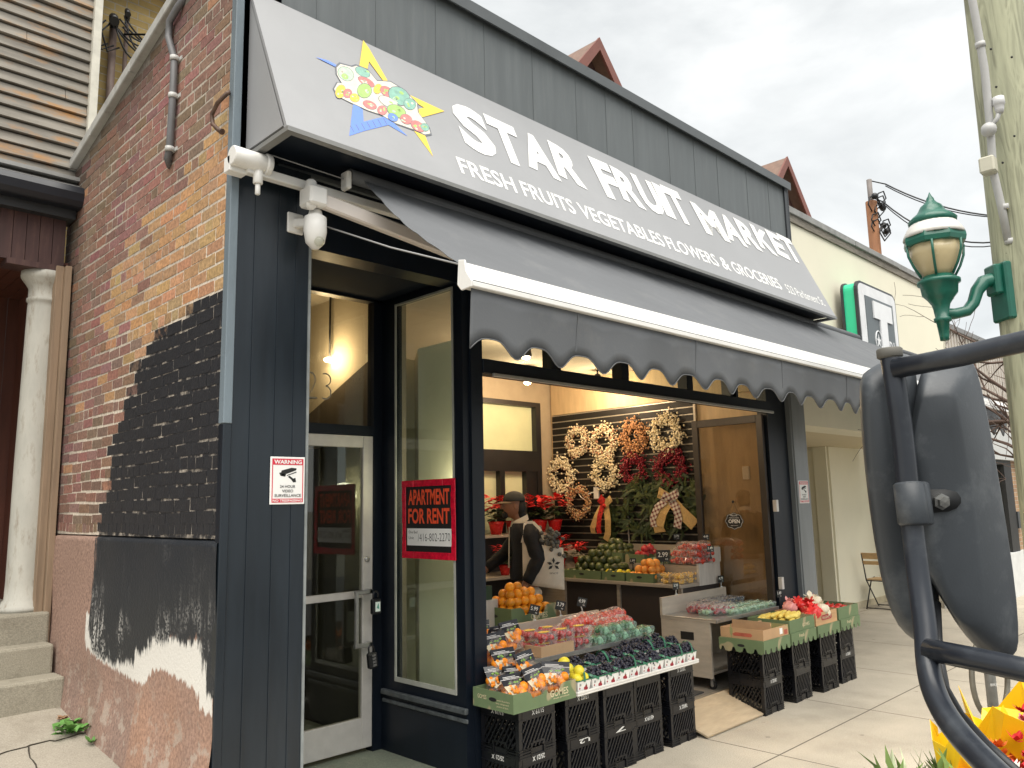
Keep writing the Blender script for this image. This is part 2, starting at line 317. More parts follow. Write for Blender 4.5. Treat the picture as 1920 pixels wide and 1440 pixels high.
def wallmat(name, kind):
    m = bpy.data.materials.new(name); m.use_nodes = True; t = m.node_tree; b = t.nodes['Principled BSDF']; n = t.nodes.new; L = t.links.new
    at_c = n('ShaderNodeAttribute'); at_c.attribute_name = 'col'; ab = n('ShaderNodeAttribute'); ab.attribute_name = 'pb'; aw = n('ShaderNodeAttribute'); aw.attribute_name = 'pw'
    tcn = n('ShaderNodeTexCoord'); nz = n('ShaderNodeTexNoise'); nz.inputs['Scale'].default_value = 9; nz.inputs['Detail'].default_value = 8; nz.inputs['Roughness'].default_value = .65
    L(tcn.outputs['Object'], nz.inputs['Vector'])
    st = n('ShaderNodeMapping'); st.inputs['Scale'].default_value = (1, 11, 1.6) if kind == 'stucco' else (1, 26, 2.2); L(tcn.outputs['Object'], st.inputs[0])
    ns = n('ShaderNodeTexNoise'); ns.inputs['Scale'].default_value = 2.2; ns.inputs['Detail'].default_value = 6; ns.inputs['Roughness'].default_value = .7; L(st.outputs[0], ns.inputs['Vector'])
    fine = n('ShaderNodeTexNoise'); fine.inputs['Scale'].default_value = 55; fine.inputs['Detail'].default_value = 6; L(tcn.outputs['Object'], fine.inputs['Vector'])
    # the wall itself with mottling
    mr = n('ShaderNodeMapRange'); mr.inputs[1].default_value = .3; mr.inputs[2].default_value = .7; mr.inputs[3].default_value = .68; mr.inputs[4].default_value = 1.25; L(fine.outputs[0], mr.inputs[0])
    mu = n('ShaderNodeMixRGB'); mu.blend_type = 'MULTIPLY'; mu.inputs[0].default_value = 1; L(at_c.outputs['Color'], mu.inputs[1]); L(mr.outputs[0], mu.inputs[2]); base = mu.outputs[0]
    if kind == 'stucco':        # peeled patches showing pale plaster
        pr = n('ShaderNodeValToRGB'); pr.color_ramp.elements[0].position = .54; pr.color_ramp.elements[1].position = .60; L(nz.outputs[0], pr.inputs[0])
        sx = n('ShaderNodeSeparateXYZ'); L(tcn.outputs['Object'], sx.inputs[0]); hm = n('ShaderNodeMapRange'); hm.inputs[1].default_value = .95; hm.inputs[2].default_value = .6; hm.inputs[3].default_value = 0; hm.inputs[4].default_value = .7; L(sx.outputs[2], hm.inputs[0])
        mm = n('ShaderNodeMath'); mm.operation = 'MULTIPLY'; L(pr.outputs[0], mm.inputs[0]); L(hm.outputs[0], mm.inputs[1])
        pm = n('ShaderNodeMixRGB'); pm.inputs[2].default_value = (.43, .36, .3, 1); L(mm.outputs[0], pm.inputs[0]); L(base, pm.inputs[1]); base = pm.outputs[0]
    def mask(attr, noise, amp, soft):
        a = n('ShaderNodeMath'); a.operation = 'SUBTRACT'; a.inputs[1].default_value = .5; L(noise, a.inputs[0])
        c = n('ShaderNodeMath'); c.operation = 'MULTIPLY_ADD'; c.inputs[1].default_value = amp; L(a.outputs[0], c.inputs[0]); L(attr, c.inputs[2])
        r = n('ShaderNodeMapRange'); r.inputs[1].default_value = -soft; r.inputs[2].default_value = soft; L(c.outputs[0], r.inputs[0]); return r.outputs[0]
    mw = mask(aw.outputs['Fac'], ns.outputs[0], .16, .006)
    wcol = n('ShaderNodeMixRGB'); wcol.inputs[2].default_value = (.70, .68, .63, 1); L(mw, wcol.inputs[0]); L(base, wcol.inputs[1])
    mbk = mask(ab.outputs['Fac'], ns.outputs[0] if kind == 'stucco' else nz.outputs[0], .26 if kind == 'stucco' else .09, .012)
    if kind == 'stucco':        # rubbed streaks where the primer shows through
        rb = n('ShaderNodeValToRGB'); rb.color_ramp.elements[0].position = .47; rb.color_ramp.elements[1].position = .58; L(ns.outputs[0], rb.inputs[0])
        f2 = n('ShaderNodeValToRGB'); f2.color_ramp.elements[0].position = .45; f2.color_ramp.elements[1].position = .53; L(fine.outputs[0], f2.inputs[0])
        sx2 = n('ShaderNodeSeparateXYZ'); L(tcn.outputs['Object'], sx2.inputs[0]); h2 = n('ShaderNodeMapRange'); h2.inputs[1].default_value = 1.36; h2.inputs[2].default_value = 1.02; h2.inputs[3].default_value = .05; h2.inputs[4].default_value = 1.; L(sx2.outputs[2], h2.inputs[0])
        r1 = n('ShaderNodeMath'); r1.operation = 'MULTIPLY'; L(rb.outputs[0], r1.inputs[0]); L(f2.outputs[0], r1.inputs[1])
        r2 = n('ShaderNodeMath'); r2.operation = 'MULTIPLY'; L(r1.outputs[0], r2.inputs[0]); L(h2.outputs[0], r2.inputs[1])
        bl_ = n('ShaderNodeTexNoise'); bl_.inputs['Scale'].default_value = 2.6; bl_.inputs['Detail'].default_value = 3; L(tcn.outputs['Object'], bl_.inputs['Vector']); br_ = n('ShaderNodeMapRange'); br_.inputs[1].default_value = .50; br_.inputs[2].default_value = .58; L(bl_.outputs[0], br_.inputs[0]); r2b = n('ShaderNodeMath'); r2b.operation = 'MULTIPLY'; L(r2.outputs[0], r2b.inputs[0]); L(br_.outputs[0], r2b.inputs[1]); r2 = r2b
        r3 = n('ShaderNodeMath'); r3.operation = 'SUBTRACT'; r3.inputs[0].default_value = 1; L(r2.outputs[0], r3.inputs[1])
        bc = n('ShaderNodeMixRGB'); bc.inputs[1].default_value = (.6, .59, .56, 1); bc.inputs[2].default_value = (.018, .022, .028, 1); L(r3.outputs[0], bc.inputs[0]); bcol = bc.outputs[0]
    else:
        bc = n('ShaderNodeMixRGB'); bc.inputs[1].default_value = (.010, .011, .014, 1); bc.inputs[2].default_value = (.030, .032, .037, 1); L(nz.outputs[0], bc.inputs[0]); bcol = bc.outputs[0]
    fin = n('ShaderNodeMixRGB'); L(mbk, fin.inputs[0]); L(wcol.outputs[0], fin.inputs[1]); L(bcol, fin.inputs[2]); L(fin.outputs[0], b.inputs['Base Color'])
    ro = n('ShaderNodeMapRange'); ro.inputs[3].default_value = .9; ro.inputs[4].default_value = .5; L(mbk, ro.inputs[0]); L(ro.outputs[0], b.inputs['Roughness'])
    bp = n('ShaderNodeBump'); bp.inputs['Strength'].default_value = .5; bp.inputs['Distance'].default_value = .006; L(fine.outputs[0], bp.inputs['Height']); L(bp.outputs[0], b.inputs['Normal'])
    return m
def wall_attr(o, cols, pb, pw):
    me = o.data; n = len(me.vertices)
    a = me.attributes.new('col', 'FLOAT_COLOR', 'POINT'); a.data.foreach_set('color', [c for q in cols for c in (*q, 1)])
    a = me.attributes.new('pb', 'FLOAT', 'POINT'); a.data.foreach_set('value', pb)
    a = me.attributes.new('pw', 'FLOAT', 'POINT'); a.data.foreach_set('value', pw)
# bricks laid one by one
mb = MB(); cols = []; pbs = []; pws = []; BW, CH = .208, .0735; yend = 2.97; z = 1.668; row = 0
def noise2(y, z): return math.sin(y * 7.1 + 1.3 * math.sin(z * 3.3)) * .5 + math.sin(z * 5.7 + y * 2.1) * .5
while z < 5.2:
    soldier = row == 0; head = row % 6 == 5 or soldier
    bw = .103 if head else BW; y = -.02 - (row % 2) * bw / 2
    sag = .012 * math.sin(row * 1.7)
    while y < yend:
        w_ = bw * (.94 + .1 * R.random()) if not soldier else .075
        y0, y1 = max(.004, y + .003), min(yend, y + w_ - .005); zz = z + .006 * math.sin(y * 5 + row)
        if y1 - y0 > .03 and zz + CH < cop_z((y0 + y1) / 2) - .02:
            yc, zc = (y0 + y1) / 2, zz + CH / 2; o_ = ochre(yc, zc); pr = R.random(); d0 = sdist(BLK, yc, zc); CHb = CH - .0 if d0 <= 0 else CH + .0035
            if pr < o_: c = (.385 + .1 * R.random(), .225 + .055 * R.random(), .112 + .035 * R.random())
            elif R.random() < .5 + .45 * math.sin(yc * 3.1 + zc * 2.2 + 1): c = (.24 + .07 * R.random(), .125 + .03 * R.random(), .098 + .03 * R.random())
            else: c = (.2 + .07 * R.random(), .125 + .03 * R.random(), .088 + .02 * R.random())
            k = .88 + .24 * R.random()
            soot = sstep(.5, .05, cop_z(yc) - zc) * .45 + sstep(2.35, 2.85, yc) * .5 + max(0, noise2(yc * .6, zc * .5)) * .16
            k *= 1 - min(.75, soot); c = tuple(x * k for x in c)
            if d0 > 0: y0 -= .0015; y1 += .002; zz -= .002
            xf = WX - .0045 - .0025 * R.random(); j = lambda: (R.random() - .5) * .005
            t_ = (R.random() - .5) * .001
            vs = [(WX + .02, y0, zz + .004), (WX + .02, y1, zz + .004), (WX + .02, y1, zz + CHb - .006), (WX + .02, y0, zz + CHb - .006)]
            fr = [(xf + t_, y0 + .002 + j(), zz + .006 + j()), (xf - t_, y1 - .002 + j(), zz + .006 + j()), (xf - t_, y1 - .002 + j(), zz + CHb - .008 + j()), (xf + t_, y0 + .002 + j(), zz + CHb - .008 + j())]
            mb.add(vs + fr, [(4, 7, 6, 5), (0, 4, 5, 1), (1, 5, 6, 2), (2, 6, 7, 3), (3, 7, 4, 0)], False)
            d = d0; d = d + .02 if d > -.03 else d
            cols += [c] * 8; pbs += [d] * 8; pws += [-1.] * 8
        y += w_
    z += .056 if soldier else CH; row += 1
bm_ = wallmat('old_brick', 'brick'); ob = mb.build('brick_wall', bm_, shop); wall_attr(ob, cols, pbs, pws)
# mortar bed behind them
mb = MB(); gy = [i * .03 for i in range(100)]; gz = [1.655 + i * .03 for i in range(121)]; cols = []; pbs = []; pws = []; nv = len(gy)
for zz in gz:
    for y in gy:
        mb.v.append((WX - .0035, y, min(zz, cop_z(y) - .02)))
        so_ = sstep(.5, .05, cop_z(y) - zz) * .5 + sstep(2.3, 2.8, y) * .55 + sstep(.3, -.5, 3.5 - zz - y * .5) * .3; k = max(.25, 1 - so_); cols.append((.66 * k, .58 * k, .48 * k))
        d = sdist(BLK, y, zz); pbs.append(min(d, .010) if d > 0 else d); pws.append(-1.)
for j in range(len(gz) - 1):
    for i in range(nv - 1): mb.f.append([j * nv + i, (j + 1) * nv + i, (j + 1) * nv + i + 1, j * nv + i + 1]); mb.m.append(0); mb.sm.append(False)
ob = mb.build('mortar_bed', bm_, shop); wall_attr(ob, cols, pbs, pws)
# rendered base, bulging slightly
mb = MB(); gy = [i * .0225 for i in range(140)]; gz = [-.3 + i * .0225 for i in range(88)]; cols = []; pbs = []; pws = []; nv = len(gy)
for k_, zz in enumerate(gz):
    for y in gy:
        bul = .018 + .008 * noise2(y * 1.3, zz * 1.6) + sstep(.75, .2, zz) * .06
        top = k_ == len(gz) - 1
        mb.v.append((WX + .02 if top else WX - bul, y, min(zz, 1.652)))
        w_ = .5 + .5 * noise2(y * 2.2, zz * 1.1); lo = sstep(1.15, .55, zz)
        a, b = (.32, .205, .158), (.38, .225, .155) if y < 1.0 else (.27, .185, .15)
        cols.append(tuple(p * (1 - lo * w_) + q * lo * w_ for p, q in zip(a, b)))
        pbs.append(sdist(BLK, y, zz) if zz < 1.65 else .1 if y < 1.83 else -.1); pws.append(sdist(WHT, y, zz))
for j in range(len(gz) - 1):
    for i in range(nv - 1): mb.f.append([j * nv + i, (j + 1) * nv + i, (j + 1) * nv + i + 1, j * nv + i + 1]); mb.m.append(0); mb.sm.append(True)
ob = mb.build('stucco_base', wallmat('painted_stucco', 'stucco'), shop); wall_attr(ob, cols, pbs, pws)
mb = MB().prism([(WX + .03, .02, -.2), (WX + .03, 3.1, -.2), (WX + .03, 3.1, cop_z(3.1) - .03), (WX + .03, .02, cop_z(.02) - .03)], (.24, 0, 0)); mb.build('wall_core', BEIGE, shop)
# coping
mb = MB(); prev = None
for i in range(4):
    y0, y1 = -.02 + i * .79, -.02 + (i + 1) * .79 - .004
    mb.prism([(WX - .055, y0, cop_z(y0) - .02), (WX - .055, y1, cop_z(y1) - .02), (WX - .055, y1, cop_z(y1) + .06), (WX - .055, y0, cop_z(y0) + .06)], (.33, 0, 0))
mb.build('coping', mat('zinc_coping', (.42, .42, .40), .55, .15, 6, dirt=((.16, .15, .13), .6, 5.)), shop, bevel=.006)
# front: corner trim, pillar
MB().box(WX - .016, WX + .03, -.012, .045, -.05, 2.24).build('corner_board', NAVY2, shop, bevel=.004)
mb = MB().box(WX - .018, WX + .03, -.014, .045, 2.24, 5.32); mb.build('corner_trim', mat('grey_blue_trim', (.16, .2, .23), .4, .18, 3, stretch=(2, 2, .5), dirt=((.03, .035, .04), .7, 1.5)), shop, bevel=.004)
mb = MB().box(WX + .03, 2.29, 0, .1, -.05, 3.72).box(2.215, 2.29, .1, 1.0, -.05, 3.42)
for x in (1.95, 2.09, 2.2): mb.box(x, x + .008, -.004, 0, 0, 3.72)
mb.build('corner_pillar', NAVY2, shop)
MB().box(2.283, 2.297, -.008, .006, 0, 3.5).build('pillar_edge', mat('worn_edge', (.22, .24, .24), .5, .3, 9), shop)
# parapet cladding with standing seams and a cap
mb = MB().box(WX + .03, XE, 0.02, .3, 3.72, 5.36); rr = random.Random(3); x = WX + .5
while x < XE - .1: mb.box(x, x + .007, .0165, .02, 3.72, 5.36); x += .38 + .22 * rr.random()
mb.build('parapet', PARA, shop)
mb = MB().box(WX - .04, XE + .03, -.035, .34, 5.36, 5.40).box(WX - .04, XE + .03, -.035, -.02, 5.31, 5.36); mb.build('parapet_cap', mat('cap_flashing', (.09, .1, .105), .42, .15, 3), shop)
MB().box(XE, XE + .02, -.0, .3, 4.2, 5.36).box(XE - .07, XE, .002, .02, 4.6, 5.36).build('end_flashing', DKTRIM, shop)
# fascia behind the sign and above the openings
mb = MB().box(2.29, XE, .05, .22, 3.30, 3.72).box(3.52, XE, .04, .2, 3.16, 3.30); mb.build('fascia', NAVY, shop)
mb = MB().box(2.29, 3.52, .22, .95, 3.345, 3.42); mb.build('recess_ceiling', mat('matte_navy', (.010, .014, .021), .85, .2, 3, spec=.15), shop)
# recess: door plane y .93
DY = .93
mb = MB().box(3.385, 3.52, DY, DY + .08, .12, 3.42).box(2.29, 3.385, DY, DY + .08, 2.315, 2.385).box(2.29, 3.52, DY, DY + .08, 3.325, 3.345)
mb.box(2.29, 2.36, DY, DY + .08, .12, 3.345); mb.build('door_surround', NAVY, shop)
tw = MB().box(2.36, 3.385, DY + .03, DY + .036, 2.385, 3.325).build('transom_window', GLASSD, shop)
mb = MB(); 
for s_, cx in (('2', 2.88), ('3', 3.005)): mb.text(s_, (cx, DY + .028, 2.55), XR, ZU, .3, -.03, 'CENTER', .85)
mb.build('house_number', mat('frosted_number', (.34, .32, .27), .6, 0), tw)
door = MB(); dz0, dz1 = .155, 2.312; x0, x1 = 2.42, 3.385; st = .085
door.box(x1 - st, x1, DY + .005, DY + .05, dz0, dz1).box(x0, x0 + st, DY + .005, DY + .05, dz0, dz1).box(x0 + st, x1 - st, DY + .007, DY + .048, dz0, dz0 + .2).box(x0 + st, x1 - st, DY + .007, DY + .048, dz1 - .085, dz1).box(x0 + st, x1 - st, DY + .012, DY + .04, 1.165, 1.215)
door = door.build('entrance_door', ALU, shop, bevel=.003)
MB().box(x0 + st, x1 - st, DY + .022, DY + .028, dz0 + .2, dz1 - .085).build('door_glass', GLASSD, door)
mb = MB().box(3.2, 3.226, DY - .065, DY - .04, .84, 1.22).box(3.2, 3.34, DY - .06, DY - .035, 1.195, 1.225).box(3.2, 3.34, DY - .06, DY - .035, .835, .865).box(3.315, 3.34, DY - .06, DY + .005, 1.195, 1.225).box(3.315, 3.34, DY - .06, DY + .005, .835, .865)
handle = mb.build('door_handle', STEEL, door, bevel=.004)
MB().lathe([(.02, 0), (.02, .008), (.012, .012)], (3.335, DY + .005, 1.43), 12, (0, -1, 0)).build('lock', STEEL, door)
MB().box(2.29, 3.52, .02, 4.0, -.02, .12).build('entry_slab', concrete('green_terrazzo', (.16, .185, .14), None, stains=((.3, .28, .22), .5, 14.)), shop)
# hall behind the door
mb = MB().box(2.2, 3.6, 3.6, 3.65, .12, 3.6).box(2.2, 2.25, 1.05, 3.6, .12, 3.6).box(3.56, 3.6, 1.05, 3.6, .12, 2.3)
mb.build('hall_wall', mat('hall_paint', (.10, .10, .085), .8, .1, 2), shop)
mb = MB().box(3.56, 3.6, 1.05, 3.6, 2.3, 3.62).box(2.2, 3.56, 3.0, 3.05, 2.3, 3.55)
mb.build('hall_upper', mat('hall_cream', (.62, .55, .42), .8, .05, 2), shop)
MB().box(2.2, 3.6, 1.05, 3.65, 3.55, 3.6).build('hall_ceiling', mat('hall_ceiling_paint', (.40, .36, .29), .8, .05), shop)
mb = MB().prism([(3.5, 1.02, 2.39), (3.5, 2.4, 2.39), (3.5, 2.4, 2.45), (3.5, 1.02, 2.98)], (.058, 0, 0)); mb.build('hall_shadow_wedge', mat('shadow_brown', (.13, .105, .075), .8, .1), shop)  # dark wedge that paints the diagonal shadow on the hall wall
mb = MB().box(2.9, 2.96, 1.9, 1.95, .12, 2.3).box(3.3, 3.36, 1.9, 1.95, .12, 2.3).box(2.25, 3.56, 1.9, 1.95, 2.3, 2.38).box(2.25, 2.9, 1.9, 1.94, .12, 2.3); mb.build('inner_door_frame', mat('grey_door', (.12, .13, .12), .5, .15), shop)
# return wall with its tall window
mb = MB().box(3.46, 3.52, .02, .108, .12, 3.42).box(3.46, 3.52, .765, DY, .12, 3.42).box(3.46, 3.52, .108, .765, 3.285, 3.42).box(3.46, 3.52, .108, .765, .12, .60)
mb.build('return_wall', NAVY, shop)
mb = MB().box(3.43, 3.46, .0, .9, .50, .535).box(3.445, 3.46, .0, .9, .445, .47); mb.build('return_ledge', mat('scuffed_ledge', (.07, .08, .085), .4, .5, 18), shop, bevel=.004)
rw = MB().box(3.452, 3.462, .108, .122, .6, 3.285).box(3.452, 3.462, .75, .765, .6, 3.285).box(3.452, 3.462, .122, .75, .6, .63).box(3.452, 3.462, .122, .75, 3.27, 3.285).build('return_window', mat('pale_stop', (.36, .37, .33), .5, .2), shop)
MB().box(3.475, 3.481, .108, .765, .6, 3.285).build('pane', GLASS, rw)
btz = onX(805, 650, 3.72).z; mb = MB().box(3.70, 3.74, .125, .80, .12, btz).prism([(3.70, .80, .12), (3.74, .80, .12), (4.05, 1.25, .12), (4.01, 1.25, .12)], (0, 0, btz - .12)).box(3.53, 4.01, 1.2, 1.25, .12, btz); mb.build('window_backing', mat('cream_board', (.84, .79, .56), .7, .06, 1.2), shop)
# front jamb, header, transoms, right pillars
MB().box(3.52, 3.625, 0, .12, 0, 3.3).build('door_jamb', NAVY, shop); MB().box(7.665, 8.075, .03, .14, 0, 3.3).build('door_jamb', NAVY, shop)
mb = MB().box(3.625, 7.665, -.012, .11, 2.685, 2.785).box(3.625, 7.665, .02, .1, 3.14, 3.165); mb.build('header_beam', NAVY, shop, bevel=.004)
MB().box(3.7, 7.7, -.035, -.012, 2.665, 2.69).build('door_track', STEEL, shop, bevel=.003)
mb = MB(); tg = MB(); xs_ = [3.625] + [onY(a, 690, 0).x for a in (1044, 1172, 1292, 1372)] + [7.0, 7.665]
for i, x in enumerate(xs_[1:-1]): MB().box(x - .05, x + .05, 0.001, .1, 2.785, 3.14).build('transom_mullion', NAVY, shop)
for a, b in zip(xs_, xs_[1:]): MB().box(a + .001, b - .001, .05, .056, 2.785, 3.14).build('transom_pane', GLASS, shop)
mb = MB().box(8.075, 8.40, -.02, .14, 0, 3.6).box(8.40, XE, -.0, .14, 0, 3.6).box(8.10, 8.14, -.03, -.02, 0, 3.6); mb.build('end_pillar', mat('grey_pillar_paint', (.17, .185, .19), .3, .15, 3, stretch=(3, 3, .4)), shop, bevel=.004)
# inside
FL = .12
MB().box(3.62, 7.95, .0, 3.2, -.02, FL).build('shop_floor', concrete('shop_floor_screed', (.2, .18, .15)), shop)
MB().box(3.62, 7.7, -.05, .05, .0, FL + .006).build('threshold', mat('worn_threshold', (.28, .25, .2), .5, .2, 10, metal=.3), shop, bevel=.005)
MB().box(3.62, 8.0, .22, 3.3, 3.36, 3.42).build('shop_ceiling', mat('ceiling_paint', (.50, .42, .32), .8, .05), shop)
MB().box(3.66, 3.70, .95, 3.2, FL, 3.36).build('partition', BEIGE, shop)
bw_ = MB().box(3.7, 7.82, 3.16, 3.22, 3.09, 3.36).box(7.53, 7.82, 3.16, 3.22, FL, 3.09).box(3.7, 7.53, 3.17, 3.22, 2.22, 2.45).box(3.7, 7.53, 3.17, 3.22, FL, 1.35)
bw_.build('back_wall', mat('back_wall_paint', (.40, .33, .23), .8, .08), shop)
mb = MB().box(7.44, 7.53, 3.12, 3.2, 1.35, 3.09).box(6.0, 7.44, 3.12, 3.2, 3.03, 3.09).box(6.0, 7.44, 3.12, 3.2, 2.2, 2.46).box(6.78, 6.86, 3.12, 3.2, 1.35, 2.2).box(7.24, 7.3, 3.12, 3.2, 1.35, 2.2).box(6.0, 7.5, 3.13, 3.2, 1.2, 1.42).box(7.3, 7.44, 3.13, 3.2, 1.35, 2.2)
bk = mb.build('back_window', mat('black_frame', (.012, .012, .014), .4, .1), shop)
MB().box(5.0, 7.5, 3.2, 3.206, 1.35, 3.09).build('frosted_pane', mat('frosted_glass', (.62, .66, .42), .6, .1, 2), bk)
# right wall: slats, plywood above, white bead at its end
SX = 7.75; mb = MB(); z = .5; PLY = mat('plywood', (.50, .37, .21), .6, .14, 3, .04, stretch=(1, 6, 1))
while z < 2.9:
    mb.box(SX, SX + .02, .95, 3.12, z, z + .068); z += .084
mb.build('slat_panel', mat('black_slat', (.010, .009, .008), .55, .1, spec=.3), shop)
mb = MB(); z = .5
while z < 2.9: mb.box(SX + .004, SX + .016, .95, 3.12, z + .0695, z + .0815); z += .084
mb.build('slat_rails', mat('slat_rail', (.34, .31, .26), .35, .1, metal=.5), shop)
mb = MB().box(SX + .03, SX + .08, .14, 3.16, FL, 3.36).box(SX - .002, SX + .03, .14, 3.12, 2.94, 3.36); mb.build('plywood_wall', PLY, shop)
MB().box(SX - .012, SX + .02, .93, .955, .9, 2.9).build('panel_trim', mat('pale_trim', (.55, .5, .4), .5, .05), shop)
MB().box(SX - .008, SX, 1.93, 1.945, 1.25, 1.78).build('slat_divider', ALU, shop)
# glazed folding door standing open along the right wall
fx = 7.60; fd = MB().box(fx, fx + .045, .06, .13, FL + .02, 2.66).box(fx, fx + .045, .83, .9, FL + .02, 2.66).box(fx, fx + .045, .13, .83, 2.58, 2.66).box(fx, fx + .045, .13, .83, FL + .02, .26)
fd = fd.build('folding_door', mat('dark_bronze', (.03, .022, .016), .4, .15), shop, bevel=.003)
MB().box(fx + .015, fx + .021, .13, .83, .26, 2.58).build('pane', glass('bronze_glass', (.84, .79, .72), .95, .02, 1.9), fd)
for zz in (1.72, .95): MB().box(7.655, 7.7, -.012, .03, zz - .06, zz + .06).build('hinge', ALU, fd, bevel=.003)
MB().box(SX + .014, SX + .03, .33, .41, 2.0, 2.14).build('switch_plate', WHITEM, shop, bevel=.003)
MB().box(SX - .02, SX, 2.36, 2.44, 1.84, 1.98).tube([(SX - .02, 2.44, 1.92), (SX - .05, 2.5, 1.9), (SX - .03, 2.56, 1.82), (SX - .05, 2.62, 1.86), (SX - .03, 2.7, 1.93)], .006).build('wall_socket', WHITEM, shop)

# ================================================================== THE SLOPED SIGN BOX
SB, ST = V((0, -.45, 3.725)), V((0, -.005, 4.715)); SUP = (ST - SB).normalized(); SN = XR.cross(SUP)
def onS(px, py, lift=0.):
    d = ray(px, py); P0 = SB + SN * lift; k = (P0 - EYE).dot(SN) / d.dot(SN); return EYE + d * k
def suv(px, py): p = onS(px, py); return p.x, (p - SB).dot(SUP)
def spt(u, v, lift): return V((u, 0, 0)) + SB + SUP * v + SN * lift
def fit(mb, body, org, right, up, w, h, bold=0., rot=0., ext=0.):     # lettering stretched to a given width and height
    k = MB(); k.text(body, (0, 0, 0), XR, YR, 1., bold)
    if not k.v: return mb
    a0, a1 = min(p[0] for p in k.v), max(p[0] for p in k.v); b0, b1 = min(p[1] for p in k.v), max(p[1] for p in k.v)
    org = V(org); right = V(right).normalized(); up = V(up).normalized(); cr_, sr_ = math.cos(rot), math.sin(rot); nn = right.cross(up)
    out = []
    for p in k.v:
        x = (p[0] - a0) / (a1 - a0) * w - w / 2; y = (p[1] - b0) / (b1 - b0) * h - h / 2
        x, y = x * cr_ - y * sr_ + w / 2, x * sr_ + y * cr_ + h / 2; out.append(org + right * x + up * y + nn * ext)
    return mb.add(out, k.f, False)
SIGNG = mat('grey_sign_vinyl', (.30, .305, .315), .42, .06, 1.2, dirt=((.36, .36, .37), .35, 1.2))
sg = thing('shop_sign', 'long sloped grey sign box with white lettering and a fruit star emblem above the awning', 'sign', (1.9, 0, 3.7))
xl, xr_ = 1.885, 8.45
mb = MB().prism([(xl, 0, 4.715), (xl, -.45, 3.725), (xl, -.42, 3.725), (xl, 0, 4.66)], (xr_ - xl, 0, 0))
mb.prism([(xl, -.003, 4.66), (xl, -.42, 3.74), (xl, -.003, 3.74)], (.012, 0, 0)).prism([(xr_ - .012, -.003, 4.66), (xr_ - .012, -.42, 3.74), (xr_ - .012, -.003, 3.74)], (.012, 0, 0))
mb.build('sign_box', SIGNG, sg)
mb = MB().box(xl, xr_, -.46, -.415, 3.70, 3.725).box(xl, xl + .045, -.415, -.002, 3.70, 3.725).box(xr_ - .045, xr_, -.415, -.002, 3.70, 3.725); mb.build('bottom_rim', mat('grey_rim', (.26, .26, .25), .4, .1, metal=.3), sg)
MB().box(xl + .045, xr_ - .045, -.415, -.002, 3.735, 3.745).build('soffit', NAVY, sg)
LET = MB(); WTS = dict(S=1., T=.95, A=1.08, R=1., F=.85, U=1., I=.5, M=1.3, K=1.05, E=.85)
def word(w, pl, pr, hs, bold, jit):
    (u0, v0), (u1, v1) = suv(*pl), suv(*pr); tot = sum(WTS.get(c, 1) for c in w); gap = .035 * (u1 - u0) / len(w) * 2; u = u0
    rj = random.Random(w)
    for i, c in enumerate(w):
        cw = (u1 - u0) * WTS.get(c, 1) / tot; j = jit[i % len(jit)]
        h = hs * (1 + .1 * j); v = v0 + (v1 - v0) * (u - u0) / (u1 - u0) - .025 * (1 + j) * .8
        fit(LET, c, spt(u, v, .0012), XR, SUP, cw - gap * .45, h, bold, -.05 + .09 * j); u += cw
word('STAR', (872, 270), (1105, 352), .43, .05, (.6, .2, -.3, -1))
word('FRUIT', (1135, 362), (1302, 420), .41, .048, (.8, -.4, .3, -.2, .6))
word('MARKET', (1322, 432), (1505, 491), .37, .044, (.6, .1, -.5, -.9, -.3, .3))
for w, a, b in (('FRESH', (864, 320), (968, 355)), ('FRUITS', (981, 360), (1077, 391)), ('VEGETABLES', (1086, 394), (1240, 446)), ('FLOWERS', (1247, 450), (1340, 481)), ('&', (1347, 484), (1362, 489)), ('GROCERIES', (1368, 492), (1456, 522))):
    (u0, v0), (u1, v1) = suv(*a), suv(*b); fit(LET, w, spt(u0, .128, .0012), XR, SUP, u1 - u0, .146, .018)
u0, u1 = suv(1474, 540)[0], suv(1544, 566)[0]; fit(LET, '523 Parliament St.', spt(u0, .12, .0012), XR, SUP, u1 - u0, .115, .004)
LET.build('lettering', mat('white_vinyl', (.80, .80, .78), .5, .04), sg)
def dec(pts, lift, th=.0015): return [onS(540 + a / 6, 60 + b / 6, lift) for a, b in pts]
logo = MB()
def dpoly(pts, lift, mi): logo.mt(mi).prism(dec(pts, lift * .22), SN * .0002)
dpoly([(845, 90), (800, 400), (890, 440), (912, 330), (1110, 600), (1145, 590), (910, 180)], .003, 0)
dpoly([(1760, 890), (1330, 690), (1450, 800), (1530, 850), (1330, 900), (1450, 975)], .003, 0)
dpoly([(1410, 1100), (1632, 1402), (1530, 1130)], .003, 0)
dpoly([(735, 800), (690, 1168), (860, 1112), (850, 1010), (840, 870)], .003, 1); dpoly([(850, 1010), (860, 1112), (1130, 1045), (1345, 1172), (1110, 945)], .003, 1)
dpoly([(310, 280), (560, 405), (592, 395), (450, 320)], .003, 1)
for i in range(7): x = 700 + i * 62; y = 1100 - i * 14; logo.mt(7).prism(dec([(x, y - 45), (x + 38, y + 25), (x + 43, y + 22), (x + 5, y - 47)], .0011), SN * .0002)
out = [(590, 360), (720, 395), (770, 380), (900, 430), (1000, 550), (1150, 560), (1300, 650), (1450, 800), (1460, 900), (1580, 1060), (1602, 1140), (1540, 1152), (1400, 1090), (1200, 1020), (1050, 930), (900, 880), (700, 790), (560, 720), (520, 640), (560, 570), (610, 580), (552, 480), (548, 400)]
cxo, cyo = 1050, 760
dpoly([((a - cxo) * 1.03 + cxo, (b - cyo) * 1.05 + cyo) for a, b in out], .0045, 7); dpoly(out, .0062, 2)
rl = random.Random(5)
